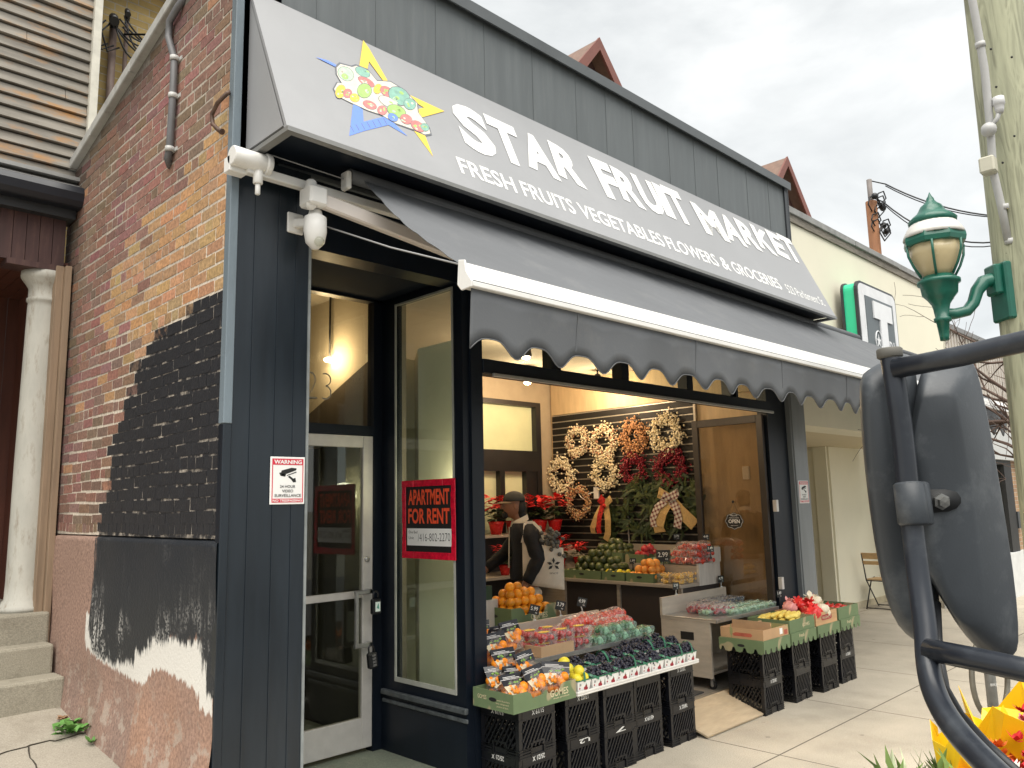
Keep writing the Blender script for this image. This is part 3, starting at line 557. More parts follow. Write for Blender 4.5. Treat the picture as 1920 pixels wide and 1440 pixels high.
def blob(cx_, cy_, rx, ry, ang, mi, lift): dpoly([(cx_ + rx * math.cos(t) * math.cos(ang) - ry * math.sin(t) * math.sin(ang), cy_ + rx * math.cos(t) * math.sin(ang) + ry * math.sin(t) * math.cos(ang)) for t in [2 * math.pi * i / 14 for i in range(14)]], lift, mi)
for i, (a, b, rx, ry, ang, mi) in enumerate([(650, 470, 95, 70, .6, 5), (640, 500, 40, 28, .6, 4), (840, 450, 90, 45, .5, 6), (880, 560, 100, 40, .5, 3), (590, 670, 55, 75, .3, 0), (670, 690, 50, 50, .3, 3), (860, 660, 80, 80, .3, 4), (750, 740, 55, 45, .4, 0), (920, 820, 80, 42, .4, 3), (1010, 640, 45, 55, .4, 0), (1110, 670, 80, 50, .6, 3), (1250, 720, 130, 90, .6, 6), (1370, 810, 70, 60, .6, 6), (1130, 790, 120, 50, .5, 2), (1060, 880, 55, 50, .5, 3), (1220, 890, 110, 65, .4, 4), (1330, 980, 70, 50, .5, 3), (1460, 1060, 85, 50, .6, 3), (1180, 960, 60, 40, .5, 1), (1540, 1070, 50, 40, .6, 6)]):
    blob(a, b, rx * 1.06, ry * 1.08, ang, 7, .0075 + .0004 * i); blob(a, b, rx, ry, ang, mi, .0077 + .0004 * i)
    for k in range(5):
        q = rl.uniform(0, 6.28); s_ = rl.uniform(.2, .7); blob(a + rx * s_ * math.cos(q), b + ry * s_ * math.sin(q) * .8, rx * .22, ry * .18, ang, rl.choice([2, mi, 4, 5]), .0079 + .0004 * i)
logo.build('star_emblem', [mat('print_yellow', (.83, .58, .07), .5, .03), mat('print_blue', (.14, .26, .75), .5, .03), mat('print_cream', (.66, .62, .52), .5, .1, 30), mat('print_pink', (.62, .2, .19), .5, .2, 30), mat('print_green', (.35, .55, .16), .5, .2, 30), mat('print_mint', (.45, .62, .45), .5, .2, 30), mat('print_teal', (.22, .42, .34), .5, .2, 30), mat('print_grey', (.13, .14, .16), .5, 0)], sg)

# ================================================================== RETRACTABLE AWNING
FAB = mat('charcoal_awning_cloth', (.118, .125, .134), .8, .07, 1.7, .08, dirt=((.2, .2, .195), .35, 3.5), bscale=90)
aw = thing('retractable_awning', 'charcoal fabric awning with white front bar and scalloped valance, rolled out over the shop front', 'awning', (2.5, 0, 3.5))
AX0, AX1 = 2.5, 12.03; TY, TZ, BY, BZ = -.2, 3.70, -1.10, 2.955
mb = MB(); nx, ny = 520, 22
for j in range(ny + 1):
    t = j / ny
    for i in range(nx + 1):
        x = AX0 + (AX1 - AX0) * i / nx; sag = -.035 * math.sin(math.pi * t) * (1 - .25 * math.cos(x * 1.3)) + (.0035 * math.sin((x * 1.1 - t * 2.) * 17) + .0025 * math.sin((x * 1.1 - t * 2.3) * 31 + 1) + .004 * math.sin((x - t * 1.6) * 6.)) * min(1, 4 * t * (1 - t) + .15)
        mb.v.append((x, TY + (BY - TY) * t, TZ + (BZ - TZ) * t + sag))
for j in range(ny):
    for i in range(nx): a = j * (nx + 1) + i; mb.f.append([a, a + nx + 1, a + nx + 2, a + 1]); mb.m.append(0); mb.sm.append(True)
o = mb.build('canopy', FAB, aw); so_ = o.modifiers.new('thick', 'SOLIDIFY'); so_.thickness = .003
mb = MB(); per = .357; nx = 420
for j in range(5):
    for i in range(nx + 1):
        x = AX0 + .02 + (AX1 - AX0 - .04) * i / nx; ph = (x - 2.83) / per * 2 * math.pi
        bot = 2.575 - .042 * math.cos(ph) - .01 * math.cos(2 * ph); t = j / 4
        mb.v.append((x, -1.125 + .012 * math.sin(x * 6.3) * t + .02 * t, 2.845 + (bot - 2.845) * t))
for j in range(4):
    for i in range(nx): a = j * (nx + 1) + i; mb.f.append([a, a + nx + 1, a + nx + 2, a + 1]); mb.m.append(0); mb.sm.append(True)
o = mb.build('valance', FAB, aw); so_ = o.modifiers.new('thick', 'SOLIDIFY'); so_.thickness = .003
mb = MB().tube([(AX0 + .02 + (AX1 - AX0 - .04) * i / nx, -1.128 + .012 * math.sin((AX0 + .02 + (AX1 - AX0 - .04) * i / nx) * 6.3) + .02, 2.575 - .042 * math.cos(((AX0 + .02 + (AX1 - AX0 - .04) * i / nx) - 2.83) / per * 2 * math.pi) - .01 * math.cos(2 * ((AX0 + .02 + (AX1 - AX0 - .04) * i / nx) - 2.83) / per * 2 * math.pi)) for i in range(nx + 1)], .0035, 5)
mb.build('valance_binding', mat('valance_binding', (.12, .125, .13), .7, .05), aw)
prof = [(-1.075, 2.985), (-1.105, 2.975), (-1.128, 2.93), (-1.143, 2.882), (-1.15, 2.872), (-1.15, 2.848), (-1.09, 2.842), (-1.07, 2.86)]
MB().prism([(AX0, y, z) for y, z in prof], (AX1 - AX0, 0, 0)).build('front_bar', WHITEM, aw, bevel=.004)
MB().box(AX0 + .01, AX1 - .01, -1.1485, -1.141, 2.876, 2.8795).build('bar_groove', DKTRIM, aw)
mb = MB().prism([(AX0 - .012, y - .004 * (1 if y < -1.1 else -1), z) for y, z in [(-1.07, 2.995), (-1.11, 2.985), (-1.118, 2.93), (-1.16, 2.87), (-1.155, 2.84), (-1.09, 2.835), (-1.06, 2.87)]], (.012, 0, 0)); mb.build('end_cap', WHITEM, aw, bevel=.003)
for sx_ in (3.32, 4.52, 5.72, 6.92, 8.12, 9.32, 10.52):
    sm = MB()
    yv = -1.125 + .012 * math.sin(sx_ * 6.3) * .5 + .01; sm.obox((sx_, yv - .0035, 2.735), (.005, 0, 0), (0, .001, 0), (0, .006 * math.sin(sx_ * 6.3) + .01, -.105)).build('seam', FAB, aw)
mb = MB().tube([(2.42, -.2, 3.69), (AX1, -.2, 3.69)], .042, 14); mb.build('roller', FAB, aw)
MB().box(2.385, 2.42, -.235, -.16, 3.6, 3.71).build('roller_cap', WHITEM, aw, bevel=.01)
tb = onY(560, 346, -.1).z; mb = MB().box(1.84, AX1, -.125, -.075, tb - .025, tb + .025); mb.build('torsion_bar', WHITEM, aw, bevel=.004)
gp = onY(478, 300, -.12); mb = MB().tube([(gp.x - .13, -.12, gp.z - .01), (gp.x + .06, -.12, gp.z - .01)], .052, 16).tube([(gp.x + .02, -.12, gp.z - .05), (gp.x + .02, -.12, gp.z - .13)], .026, 12).tube([(gp.x + .02, -.12, gp.z - .13), (gp.x + .02, -.12, gp.z - .19)], .014, 10)
mb.tube([(gp.x + .052, -.12, gp.z - .01), (gp.x + .085, -.12, gp.z - .01)], .06, 16).box(gp.x - .13, gp.x - .03, -.1, -.03, tb - .03, gp.z); mb.build('gearbox', WHITEM, aw, bevel=.004)
sh = onY(592, 372, -.2); ea = onY(856, 476, -.34); mb = MB().bar(sh, ea, .05, .085); mb.build('folding_arm', mat('arm_enamel', (.68, .62, .57), .35, .05), aw, bevel=.01)
kn = V((2.5, -.5, ea.z - .02)); mb = MB().bar(ea, (5.0, -1.08, 2.9), .04, .06); mb.build('forearm', WHITEM, aw, bevel=.008)
mb = MB().box(sh.x - .06, sh.x + .05, -.25, -.12, sh.z - .05, sh.z + .06).tube([(sh.x - .03, -.2, sh.z - .07), (sh.x - .03, -.2, sh.z + .1)], .03, 12).box(sh.x - .03, sh.x + .03, -.15, -.07, sh.z + .02, tb); mb.build('arm_shoulder', WHITEM, aw, bevel=.012)
c0 = onY(500, 288, -.14); mb = MB().tube([c0, (2.4, -.2, 3.66)], .004, 5); c1 = onY(612, 425, -.15); mb.tube([c1, c1.lerp(V((2.5, -1.1, 2.96)), .5) - V((0, 0, .015)), (2.5, -1.1, 2.96)], .005, 6); mb.build('awning_cable', mat('grey_cable', (.3, .3, .3), .6, 0), aw)

# ================================================================== SMALL THINGS ON THE SHOP FRONT
cpx = onY(552, 420, 0); cc = onY(591, 428, -.16)
ca = thing('security_camera', 'white dome security camera on a short wall bracket below the awning arm', 'camera', cpx)
mb = MB().box(cpx.x - .05, cpx.x + .05, -.018, -.0, cpx.z - .06, cpx.z + .06).bar((cpx.x, -.01, cpx.z), (cc.x, -.16, cc.z + .03), .04, .05); mb.build('bracket', WHITEM, ca, bevel=.006)
MB().lathe([(.035, .1), (.04, .075), (.062, .06), (.064, -.02), (.052, -.085), (.02, -.12), (0, -.125)], (cc.x, -.16, cc.z), 20).build('body', WHITEM, ca)
MB().ball((cc.x, -.2, cc.z - .085), .03).build('lens', GLASSD, ca)
def warning(label, x0, x1, z0, z1, y):
    t = thing('warning_sign', label, 'sign', ((x0 + x1) / 2, y, z0)); w, h = x1 - x0, z1 - z0
    MB().box(x0, x1, y - .004, y, z0, z1).build('plate', WHITE, t, bevel=.002)
    f = MB(); g = y - .0046
    def rc(a, b, c, d): f.box(x0 + a * w, x0 + b * w, g - .0004, g, z0 + c * h, z0 + d * h)
    f.mt(0); rc(.05, .95, .83, .96); rc(.05, .95, .04, .12); rc(.05, .075, .12, .83); rc(.925, .95, .12, .83); f.mt(1); yy = g - .0012
    fit(f, 'WARNING', (x0 + .1 * w, yy, z0 + .85 * h), XR, ZU, w * .8, h * .085, .03); fit(f, 'NO TRESPASSING', (x0 + .08 * w, yy, z0 + .055 * h), XR, ZU, w * .84, h * .05, .02); f.mt(2)
    fit(f, '24 HOUR', (x0 + .28 * w, yy, z0 + .345 * h), XR, ZU, w * .44, h * .06, .01); fit(f, 'VIDEO', (x0 + .34 * w, yy, z0 + .25 * h), XR, ZU, w * .32, h * .06, .01); fit(f, 'SURVEILLANCE', (x0 + .13 * w, yy, z0 + .155 * h), XR, ZU, w * .76, h * .06, .01)
    def pg(pts): f.prism([(x0 + a * w, g, z0 + b * h) for a, b in pts], (0, -.0005, 0))
    pg([(.3, .66), (.32, .71), (.6, .77), (.75, .76), (.74, .72), (.46, .64)]); pg([(.25, .66), (.29, .60), (.42, .58), (.45, .64), (.3, .67)]); pg([(.46, .61), (.48, .60), (.75, .67), (.74, .69)]); pg([(.5, .58), (.55, .60), (.66, .54), (.72, .56), (.74, .47), (.66, .46), (.6, .52)]); f.mt(1); pg([(.31, .64), (.33, .61), (.40, .60), (.41, .635)])
    f.build('lettering', [RED, WHITE, BLACK], t)
    return t
warning('red and white video surveillance warning sign on the navy corner pillar', 2.072, 2.278, 1.823, 2.077, -.004)
a, b = onY(1497, 901, -.02), onY(1516, 945, -.02)
warning('red and white video surveillance warning sign on the grey pillar beside the cream building', a.x - .01, a.x + .215, b.z + .01, a.z, -.02)
# rent sign on the return window, hung inside the recess
rs = thing('rent_sign', 'red framed black placard reading apartment for rent, taped to the tall window', 'sign', (3.45, .4, 1.6)); X_ = 3.448
pA, pB, pC, pD = onX(757, 905, X_), onX(858, 895, X_), onX(858, 1051, X_), onX(755, 1044, X_)
yl, yr2 = (pA.y + pD.y) / 2, (pB.y + pC.y) / 2; z1_ = (pA.z + pB.z) / 2; z0_ = (pC.z + pD.z) / 2; yr2 = max(yr2, .085); dy_ = yl - yr2; dz_ = z1_ - z0_
MB().box(X_ - .003, X_, yr2, yl, z0_, z1_).build('board', BLACK, rs)
f = MB(); rq = random.Random(2)
for (a, b, c, d) in ((0, 1, .93, 1.), (0, 1, 0, .075), (0, .065, .075, .93), (.93, 1, .075, .93)):
    for k in range(9): 
        q0, q1 = k / 9, (k + 1) / 9
        if b - a > .5: a_, b_, c_, d_ = a + q0 * (b - a), a + q1 * (b - a), c, d
        else: a_, b_, c_, d_ = a, b, c + q0 * (d - c), c + q1 * (d - c)
        th = .004 + .006 * rq.random(); f.box(X_ - .003 - th, X_ - .003, yl - b_ * dy_ - .002, yl - a_ * dy_ + .002, z0_ + c_ * dz_ - .004, z0_ + d_ * dz_ + .004)
f.build('tape_border', mat('red_film', (.62, .008, .035), .22, .35, 40, coat=.3), rs, bevel=.002)
L2 = MB(); org = lambda a, b: (X_ - .0036, yl - a * dy_, z0_ + b * dz_)
L2.mt(0); fit(L2, 'APARTMENT', org(.11, .685), -YR, ZU, dy_ * .78, dz_ * .2, .03); fit(L2, 'FOR RENT', org(.11, .44), -YR, ZU, dy_ * .78, dz_ * .2, .03)
L2.mt(1).box(X_ - .0038, X_ - .003, yl - .92 * dy_, yl - .09 * dy_, z0_ + .16 * dz_, z0_ + .38 * dz_); L2.mt(2)
o2 = lambda a, b: (X_ - .0044, yl - a * dy_, z0_ + b * dz_)
fit(L2, 'One Bed', o2(.12, .315), -YR, ZU, dy_ * .17, dz_ * .035); fit(L2, 'Unit', o2(.12, .24), -YR, ZU, dy_ * .1, dz_ * .035); fit(L2, '/416-802-2270', o2(.3, .22), -YR, ZU, dy_ * .6, dz_ * .1, -.01, .02)
L2.build('lettering', [mat('orange_red_ink', (.85, .09, .03), .5, .04), WHITE, BLACK], rs)
# key boxes hanging on the door handle
def lockbox(label, p, tilt, face):
    t = thing('key_lockbox', label, 'lockbox', p); x, y, z = p
    MB().box(x - .034, x + .034, y - .022, y + .022, z - .055, z + .05).build('body', BLACKP, t, bevel=.008)
    MB().tube([(x - .02, y, z + .045), (x - .02, y, z + .085), (x - .01, y, z + .1), (x + .01, y, z + .1), (x + .02, y, z + .085), (x + .02, y, z + .045)], .006, 8).build('shackle', mat('dark_steel', (.05, .05, .055), .3, .1, metal=.8), t)
    if face: MB().mt(0).box(x - .018, x + .022, y - .0235, y - .022, z - .035, z + .03).mt(1).prism([(x - .008, y - .0242, z - .01), (x + .014, y - .0242, z - .02), (x + .006, y - .0242, z + .022)], (0, .0006, 0)).build('sticker', [mat('mint_sticker', (.72, .82, .78), .4, 0), mat('sticker_green', (.08, .35, .28), .4, 0)], t)
    else:
        k = MB()
        for i in range(4): k.box(x - .012, x + .016, y - .026, y - .022, z - .04 + i * .022, z - .026 + i * .022)
        k.build('number_dials', mat('worn_dial', (.12, .12, .12), .35, .2), t)
    t.rotation_euler = (0, tilt, 0)
lockbox('black key lockbox with a pale sticker hanging from the top of the door pull', (3.325, .81, 1.115), 0, True)
lockbox('black combination key lockbox hanging from the bottom of the door pull', (3.29, .80, .76), -.12, False)
# conduit and stub on the brick wall
c = WX - .035; pts = [onX(350, 2, c) + V((0.1, 0, .25)), onX(333, 14, c), onX(318, 40, c), onX(316, 70, c), onX(327, 110, c), onX(324, 180, c), onX(318, 280, c), onX(314, 298, c), onX(319, 312, WX)]
cd_ = thing('wall_conduit', 'grey cable conduit hooked over the coping and clipped to the brick wall', 'conduit', (WX, 1, 4)); MB().tube(pts, .022, 10).build('pipe', mat('grey_pvc', (.14, .14, .145), .5, .15), cd_)
for p in (pts[4], pts[5], pts[6]):
    k = MB(); k.tube([p - V((0, 0, .015)), p + V((0, 0, .015))], .028, 10).box(WX - .012, WX + .0, p.y - .05, p.y + .05, p.z - .012, p.z + .012); k.build('pipe_clip', mat('pale_clip', (.5, .5, .48), .4, .1), cd_)
pts = [onX(432, 172, WX), onX(425, 176, c - .02), onX(408, 193, c - .03), onX(397, 215, c - .03), onX(399, 233, c - .03), onX(410, 244, c - .02), onX(417, 247, c - .01)]
solo(MB().tube(pts, [.012] * 6 + [.018], 8), 'cable_stub', mat('rusty_conduit', (.1, .055, .035), .6, .4, 20), 'short rusty bent conduit sticking out of the brick wall near the corner', 'conduit', (WX, .2, 4))

# ================================================================== BUILDING: porch house on the left
ph = thing('porch_house', 'house with weathered grey board siding above a dark wooden porch', 'house', (0, 2.8, .5))
def sidingmat():
    m = mat('weathered_boards', (.235, .215, .185), .85, .4, 1.3, .2, stretch=(1.2, 1, 9), bscale=14)
    t = m.node_tree; b = t.nodes['Principled BSDF']; src = b.inputs['Base Color'].links[0].from_socket
    tcn = t.nodes.new('ShaderNodeTexCoord'); mp_ = t.nodes.new('ShaderNodeMapping'); mp_.inputs['Scale'].default_value = (1, 1, 3.); t.links.new(tcn.outputs['Object'], mp_.inputs[0])
    nz = t.nodes.new('ShaderNodeTexNoise'); nz.inputs['Scale'].default_value = 2.1; nz.inputs['Detail'].default_value = 9; nz.inputs['Roughness'].default_value = .68; t.links.new(mp_.outputs[0], nz.inputs['Vector'])
    rp = t.nodes.new('ShaderNodeValToRGB'); rp.color_ramp.elements[0].position = .53; rp.color_ramp.elements[1].position = .68; t.links.new(nz.outputs[0], rp.inputs[0])
    mm = t.nodes.new('ShaderNodeMixRGB'); mm.inputs[2].default_value = (.38, .2, .075, 1); t.links.new(rp.outputs[0], mm.inputs[0]); t.links.new(src, mm.inputs[1]); t.links.new(mm.outputs[0], b.inputs['Base Color']); return m
mb = MB(); z = 4.44; q = random.Random(4)
while z < 8.2:
    x = -4.
    while x < 1.9:
        l = q.uniform(1.6, 3.4); x1 = min(1.9, x + l); t_ = q.uniform(-.004, .004)
        mb.prism([(x + .002, 2.815 + t_, z), (x + .002, 2.84 + t_, z + .082), (x + .002, 2.88, z + .082), (x + .002, 2.88, z)], (x1 - x - .004, 0, 0)); x = x1
    z += .096
mb.build('siding', sidingmat(), ph); MB().box(-4, 1.9, 2.885, 6.5, 4.4, 8.3).build('house_core', DKTRIM, ph)
MB().box(1.87, 1.93, 2.78, 2.86, 4.36, 8.3).build('corner_board', mat('pale_board', (.55, .53, .46), .7, .2, 6), ph)
mb = MB().box(-4, 1.875, 2.70, 2.9, 4.40, 4.43).prism([(-4, 2.60, 4.30), (-4, 2.80, 4.41), (-4, 2.82, 4.41), (-4, 2.82, 4.30)], (5.87, 0, 0)); mb.build('flashing', mat('galvanised', (.30, .30, .29), .4, .15, 5, metal=.4), ph)
mb = MB().prism([(-4, 2.58, 4.31), (-4, 2.555, 4.25), (-4, 2.57, 4.19), (-4, 2.60, 4.15), (-4, 2.72, 4.15), (-4, 2.72, 4.31)], (5.86, 0, 0)); mb.build('gutter', mat('black_gutter', (.012, .015, .022), .35, .1), ph, bevel=.008)
mb = MB().box(-4, 1.8, 2.70, 2.95, 4.08, 4.15); mb.build('soffit', DKTRIM, ph)
FAS = mat('dark_stained_boards', (.062, .03, .028), .7, .35, 3, .1, stretch=(5, 5, .6), dirt=((.16, .1, .07), .5, 3.))
mb = MB(); x = -4.
while x < 1.72: mb.box(x + .002, x + .088, 2.78, 2.81, 3.70, 4.08); x += .09
mb.build('fascia_boards', FAS, ph)
RDW = mat('red_brown_boards', (.09, .028, .016), .6, .3, 3, .08, stretch=(5, 5, .7))
mb = MB(); x = -4.
while x < 1.8: mb.box(x + .002, x + .098, 4.2, 4.23, .9, 3.75); mb.box(x + .002, x + .098, 2.81, 4.2, 3.73, 3.75); x += .1
mb.build('porch_lining', RDW, ph)
mb = MB().box(.7, .78, 4.12, 4.2, 1.1, 3.2).box(1.22, 1.30, 4.12, 4.2, 1.1, 3.2).box(.7, 1.3, 4.12, 4.2, 3.2, 3.3); mb.build('door_frame', FAS, ph); MB().box(.78, 1.22, 4.15, 4.19, 1.1, 3.2).build('door', mat('taupe_door', (.30, .27, .22), .5, .1), ph)
MB().box(1.79, 1.815, 2.98, 4.2, .6, 3.73).build('porch_side', RDW, ph)
CX_ = onY(66, 800, 2.92); cb = MB()
cb.lathe([(.165, 1.10), (.165, 1.13), (.15, 1.14), (.14, 1.17), (.128, 1.185), (.124, 1.3), (.122, 2.2), (.108, 3.38), (.106, 3.42), (.118, 3.43), (.118, 3.45), (.108, 3.46), (.108, 3.53), (.125, 3.56), (.155, 3.60), (.165, 3.62), (.165, 3.66), (.1, 3.66)], (CX_.x, 2.92, 0), 28)
cb.build('column', mat('flaking_white_paint', (.46, .45, .40), .75, .16, 3, .12, stretch=(3, 3, .8), dirt=((.2, .15, .1), .85, 6.), bscale=30), ph)
PIL = mat('stripped_timber', (.27, .19, .125), .75, .35, 3, .15, stretch=(7, 7, .5), bscale=9, dirt=((.12, .08, .055), .6, 3.))
MB().box(1.70, 1.755, 2.74, 2.9, .88, 3.70).box(1.755, 1.80, 2.70, 2.9, .84, 3.70).build('pilaster', PIL, ph, bevel=.004); MB().box(CX_.x - .3, 1.76, 2.76, 2.95, 3.66, 3.705).build('porch_beam', FAS, ph)
STEPM = concrete('step_stone', (.31, .285, .225), None, stains=((.14, .12, .085), .65, 3.))
mb = MB().box(-4, 1.79, 2.68, 4.3, .3, 1.10).box(-4, 1.78, 2.50, 2.68, .3, .895).box(-4, 1.8, 2.28, 2.50, .2, .70); mb.build('porch_steps', STEPM, ph, bevel=.018, segs=2)

# ================================================================== BUILDING: yellow brick house behind the shop
def brickmat(name, c1, c2, mortar, bw=.21, rh=.075, plane='xz'):
    m = bpy.data.materials.new(name); m.use_nodes = True; t = m.node_tree; b = t.nodes['Principled BSDF']; n = t.nodes.new; L = t.links.new
    tcn = n('ShaderNodeTexCoord'); sx = n('ShaderNodeSeparateXYZ'); L(tcn.outputs['Object'], sx.inputs[0]); cx_ = n('ShaderNodeCombineXYZ'); L(sx.outputs['XYZ'.index(plane[0].upper())], cx_.inputs[0]); L(sx.outputs[2], cx_.inputs[1])
    br = n('ShaderNodeTexBrick'); br.inputs['Scale'].default_value = 1; br.inputs['Brick Width'].default_value = bw; br.inputs['Row Height'].default_value = rh; br.inputs['Mortar Size'].default_value = .006; br.inputs['Mortar Smooth'].default_value = .3
    br.inputs['Color1'].default_value = (*c1, 1); br.inputs['Color2'].default_value = (*c2, 1); br.inputs['Mortar'].default_value = (*mortar, 1); L(cx_.outputs[0], br.inputs['Vector'])
    nz = n('ShaderNodeTexNoise'); nz.inputs['Scale'].default_value = 4; nz.inputs['Detail'].default_value = 8; L(tcn.outputs['Object'], nz.inputs['Vector']); mr = n('ShaderNodeMapRange'); mr.inputs[1].default_value = .3; mr.inputs[2].default_value = .7; mr.inputs[3].default_value = .65; mr.inputs[4].default_value = 1.2; L(nz.outputs[0], mr.inputs[0])
    mu = n('ShaderNodeMixRGB'); mu.blend_type = 'MULTIPLY'; mu.inputs[0].default_value = 1; L(br.outputs[0], mu.inputs[1]); L(mr.outputs[0], mu.inputs[2]); L(mu.outputs[0], b.inputs['Base Color']); b.inputs['Roughness'].default_value = .9
    bp = n('ShaderNodeBump'); bp.inputs['Strength'].default_value = .6; bp.inputs['Distance'].default_value = .01; bp.invert = True; L(br.outputs['Fac'], bp.inputs['Height']); L(bp.outputs[0], b.inputs['Normal']); return m
yb = thing('yellow_brick_house', 'tall yellow brick house behind the shop with red brown gables and a white framed window', 'house', (5, 3.6, 3))
YBM = brickmat('yellow_brick', (.46, .34, .14), (.36, .26, .10), (.40, .36, .28))
wx0, wx1, wz0, wz1 = 2.37, 2.95, 5.1, 5.98
MB().box(1.86, wx0, 3.6, 3.9, 3., 6.85).box(wx1, 18.4, 3.6, 3.9, 3., 6.85).box(wx0, wx1, 3.6, 3.9, 3., wz0).box(wx0, wx1, 3.6, 3.9, wz1, 6.85).build('wall', YBM, yb)
w_ = MB().box(wx0, wx0 + .07, 3.62, 3.7, wz0, wz1).box(wx1 - .07, wx1, 3.62, 3.7, wz0, wz1).box(wx0 + .07, wx1 - .07, 3.62, 3.7, wz1 - .07, wz1).box(wx0 + .07, wx1 - .07, 3.62, 3.7, wz0, wz0 + .07).build('window', WHITEM, yb)
MB().box(wx0 + .07, wx1 - .07, 3.66, 3.67, wz0 + .07, wz1 - .07).build('pane', mat('pale_blind', (.6, .6, .55), .3, .05), w_)
BARG = mat('oxide_red_trim', (.19, .072, .055), .6, .12, 4)
MB().box(1.8, 18.5, 3.35, 3.62, 6.85, 7.0).build('eave', BARG, yb)
ROOF = mat('brown_shingle', (.20, .13, .10), .85, .2, 9, .2)
MB().prism([(1.8, 3.35, 7.0), (1.8, 9.2, 9.05), (1.8, 9.2, 7.0)], (16.7, 0, 0)).build('roof', ROOF, yb)
for gx, gz_ in ((9.58, 9.30), (16.15, 9.25)):
    hw, hd = 1.15, 1.36
    g = MB()
    for s in (-1, 1):
        g.prism([(gx, 3.52, gz_ + .0), (gx + s * (hw + .12), 3.52, gz_ - hd - .14), (gx + s * (hw + .12), 3.52, gz_ - hd - .26), (gx, 3.52, gz_ - .13)], (0, 4.2, 0))
    rf = g.build('dormer_roof', ROOF, yb)
    g = MB()
    for s in (-1, 1): g.prism([(gx, 3.48, gz_ + .02), (gx + s * (hw + .14), 3.48, gz_ - hd - .14), (gx + s * (hw + .02), 3.48, gz_ - hd - .30), (gx, 3.48, gz_ - .20)], (0, .04, 0))
    g.build('bargeboard', BARG, rf)
    MB().prism([(gx - hw, 3.75, gz_ - hd), (gx + hw, 3.75, gz_ - hd), (gx, 3.75, gz_ - .1)], (0, .1, 0)).box(gx - hw, gx + hw, 3.75, 7, 7.2, gz_ - hd).build('dormer_wall', mat('gable_boards', (.1, .05, .045), .7, .2), rf)
# service masts and cable tangle on that wall
def mast(x, z0, z1, r, label):
    t = thing('service_mast', label, 'conduit', (x, 3.5, z0)); MB().tube([(x, 3.53, z0), (x, 3.53, z1)], r, 10).build('pipe', mat('rusty_pipe', (.17, .12, .10), .6, .3, 8), t)
    MB().tube([(x, 3.53, z1), (x, 3.52, z1 + .06), (x - .03, 3.44, z1 + .07), (x - .04, 3.38, z1)], [r, r * 1.2, r * 1.2, r * 1.3], 10).build('weatherhead', BLACKP, t); return t
mast(2.245, 4.4, 6.28, .034, 'thicker brown service mast against the yellow brick wall'); mast(2.36, 4.4, 6.40, .02, 'thinner brown service mast, right of the thicker one, on the yellow brick')
q = random.Random(9); mb = MB()
for i in range(7):
    a = V((2.2 + q.random() * .2, 3.42, 6.2 + q.random() * .22)); b = V((2.45 + q.random() * .5, 3.4, 6.0 + q.random() * .25)); s = q.uniform(.05, .2)
    mb.tube([a.lerp(b, t) - V((0, 0, s * 4 * t * (1 - t))) for t in [k / 8 for k in range(9)]], .009, 5)
for i in range(3):
    a = V((2.1 + .05 * i, 3.45, 6.3)); mb.tube([a, a + V((-.08, 0, -.12)), a + V((-.02, 0, -.3)), a + V((.08, 0, -.22))], .009, 5)
mb.tube([(2.3, 3.4, 6.2), (3.2, 2.4, 6.1), (5.5, -.5, 6.7), (9, -6, 8)], .01, 5)
solo(mb, 'cable_tangle', BLACKP, 'tangle of black cables round the tops of the two brown service masts', 'cables', (2.3, 3.4, 6.2))

# ================================================================== BUILDING: cream shop next door
cb_ = thing('cream_building', 'low pale cream rendered building with weathered coping and a recessed entrance', 'building', (8.5, .05, 0))
CRM = mat('cream_render', (.76, .725, .58), .75, .05, .8, .03, dirt=((.67, .63, .5), .4, 1.))
CY = .05
MB().box(XE + .025, 13.85, CY, .45, 2.6, 4.97).build('upper_wall', CRM, cb_)
q = random.Random(12); mb = MB(); x = XE + .025
while x < 13.8: x1 = min(13.9, x + q.uniform(1.4, 2.4)); mb.box(x + .004, x1 - .004, CY - .05 + q.uniform(-.006, .006), .5, 5.06, 5.14 + q.uniform(-.01, .01)); x = x1
mb.build('coping', mat('grey_coping', (.26, .26, .25), .6, .3, 5, dirt=((.12, .11, .1), .6, 3.)), cb_, bevel=.006)
MB().box(XE + .03, 13.86, CY - .025, .45, 4.97, 5.06).build('coping_timber', mat('rotten_timber', (.2, .18, .15), .9, .5, 6, .3, stretch=(1, 8, 8)), cb_)
MB().box(XE + .025, 13.85, .45, 3.4, 2.6, 2.66).build('soffit', mat('soffit_cream', (.60, .52, .36), .8, .05), cb_)
ws = onZ(1553, 837, 2.6); wy = ws.y; wxx = ws.x
MB().box(wxx, 16, wy, wy + .15, 0, 2.6).box(wxx, wxx + .15, wy + .15, 3.4, 0, 2.6).box(XE + .03, wxx, 3.25, 3.4, 0, 2.6).box(wxx - .05, wxx + .0, wy + .03, wy + .25, 0, 2.6).build('recess_wall', CRM, cb_, bevel=.004)
MB().box(wxx - .01, 16, wy - .02, wy, .0, .1).box(XE + .03, XE + .1, .15, 3.2, 0, 2.6).build('skirting', mat('dirty_cream', (.52, .46, .33), .8, .2, 5), cb_)
MB().box(wxx - 1.2, wxx - .1, 3.2, 3.25, .02, 2.25).build('door', mat('olive_door', (.3, .25, .15), .5, .1), cb_); MB().box(wxx - 1.0, wxx - .2, 3.19, 3.2, 1.75, 2.2).build('door_window', BLACK, cb_)
MB().box(13.5, 13.85, .45, wy, 2.66, 4.97).build('side_wall', CRM, cb_)
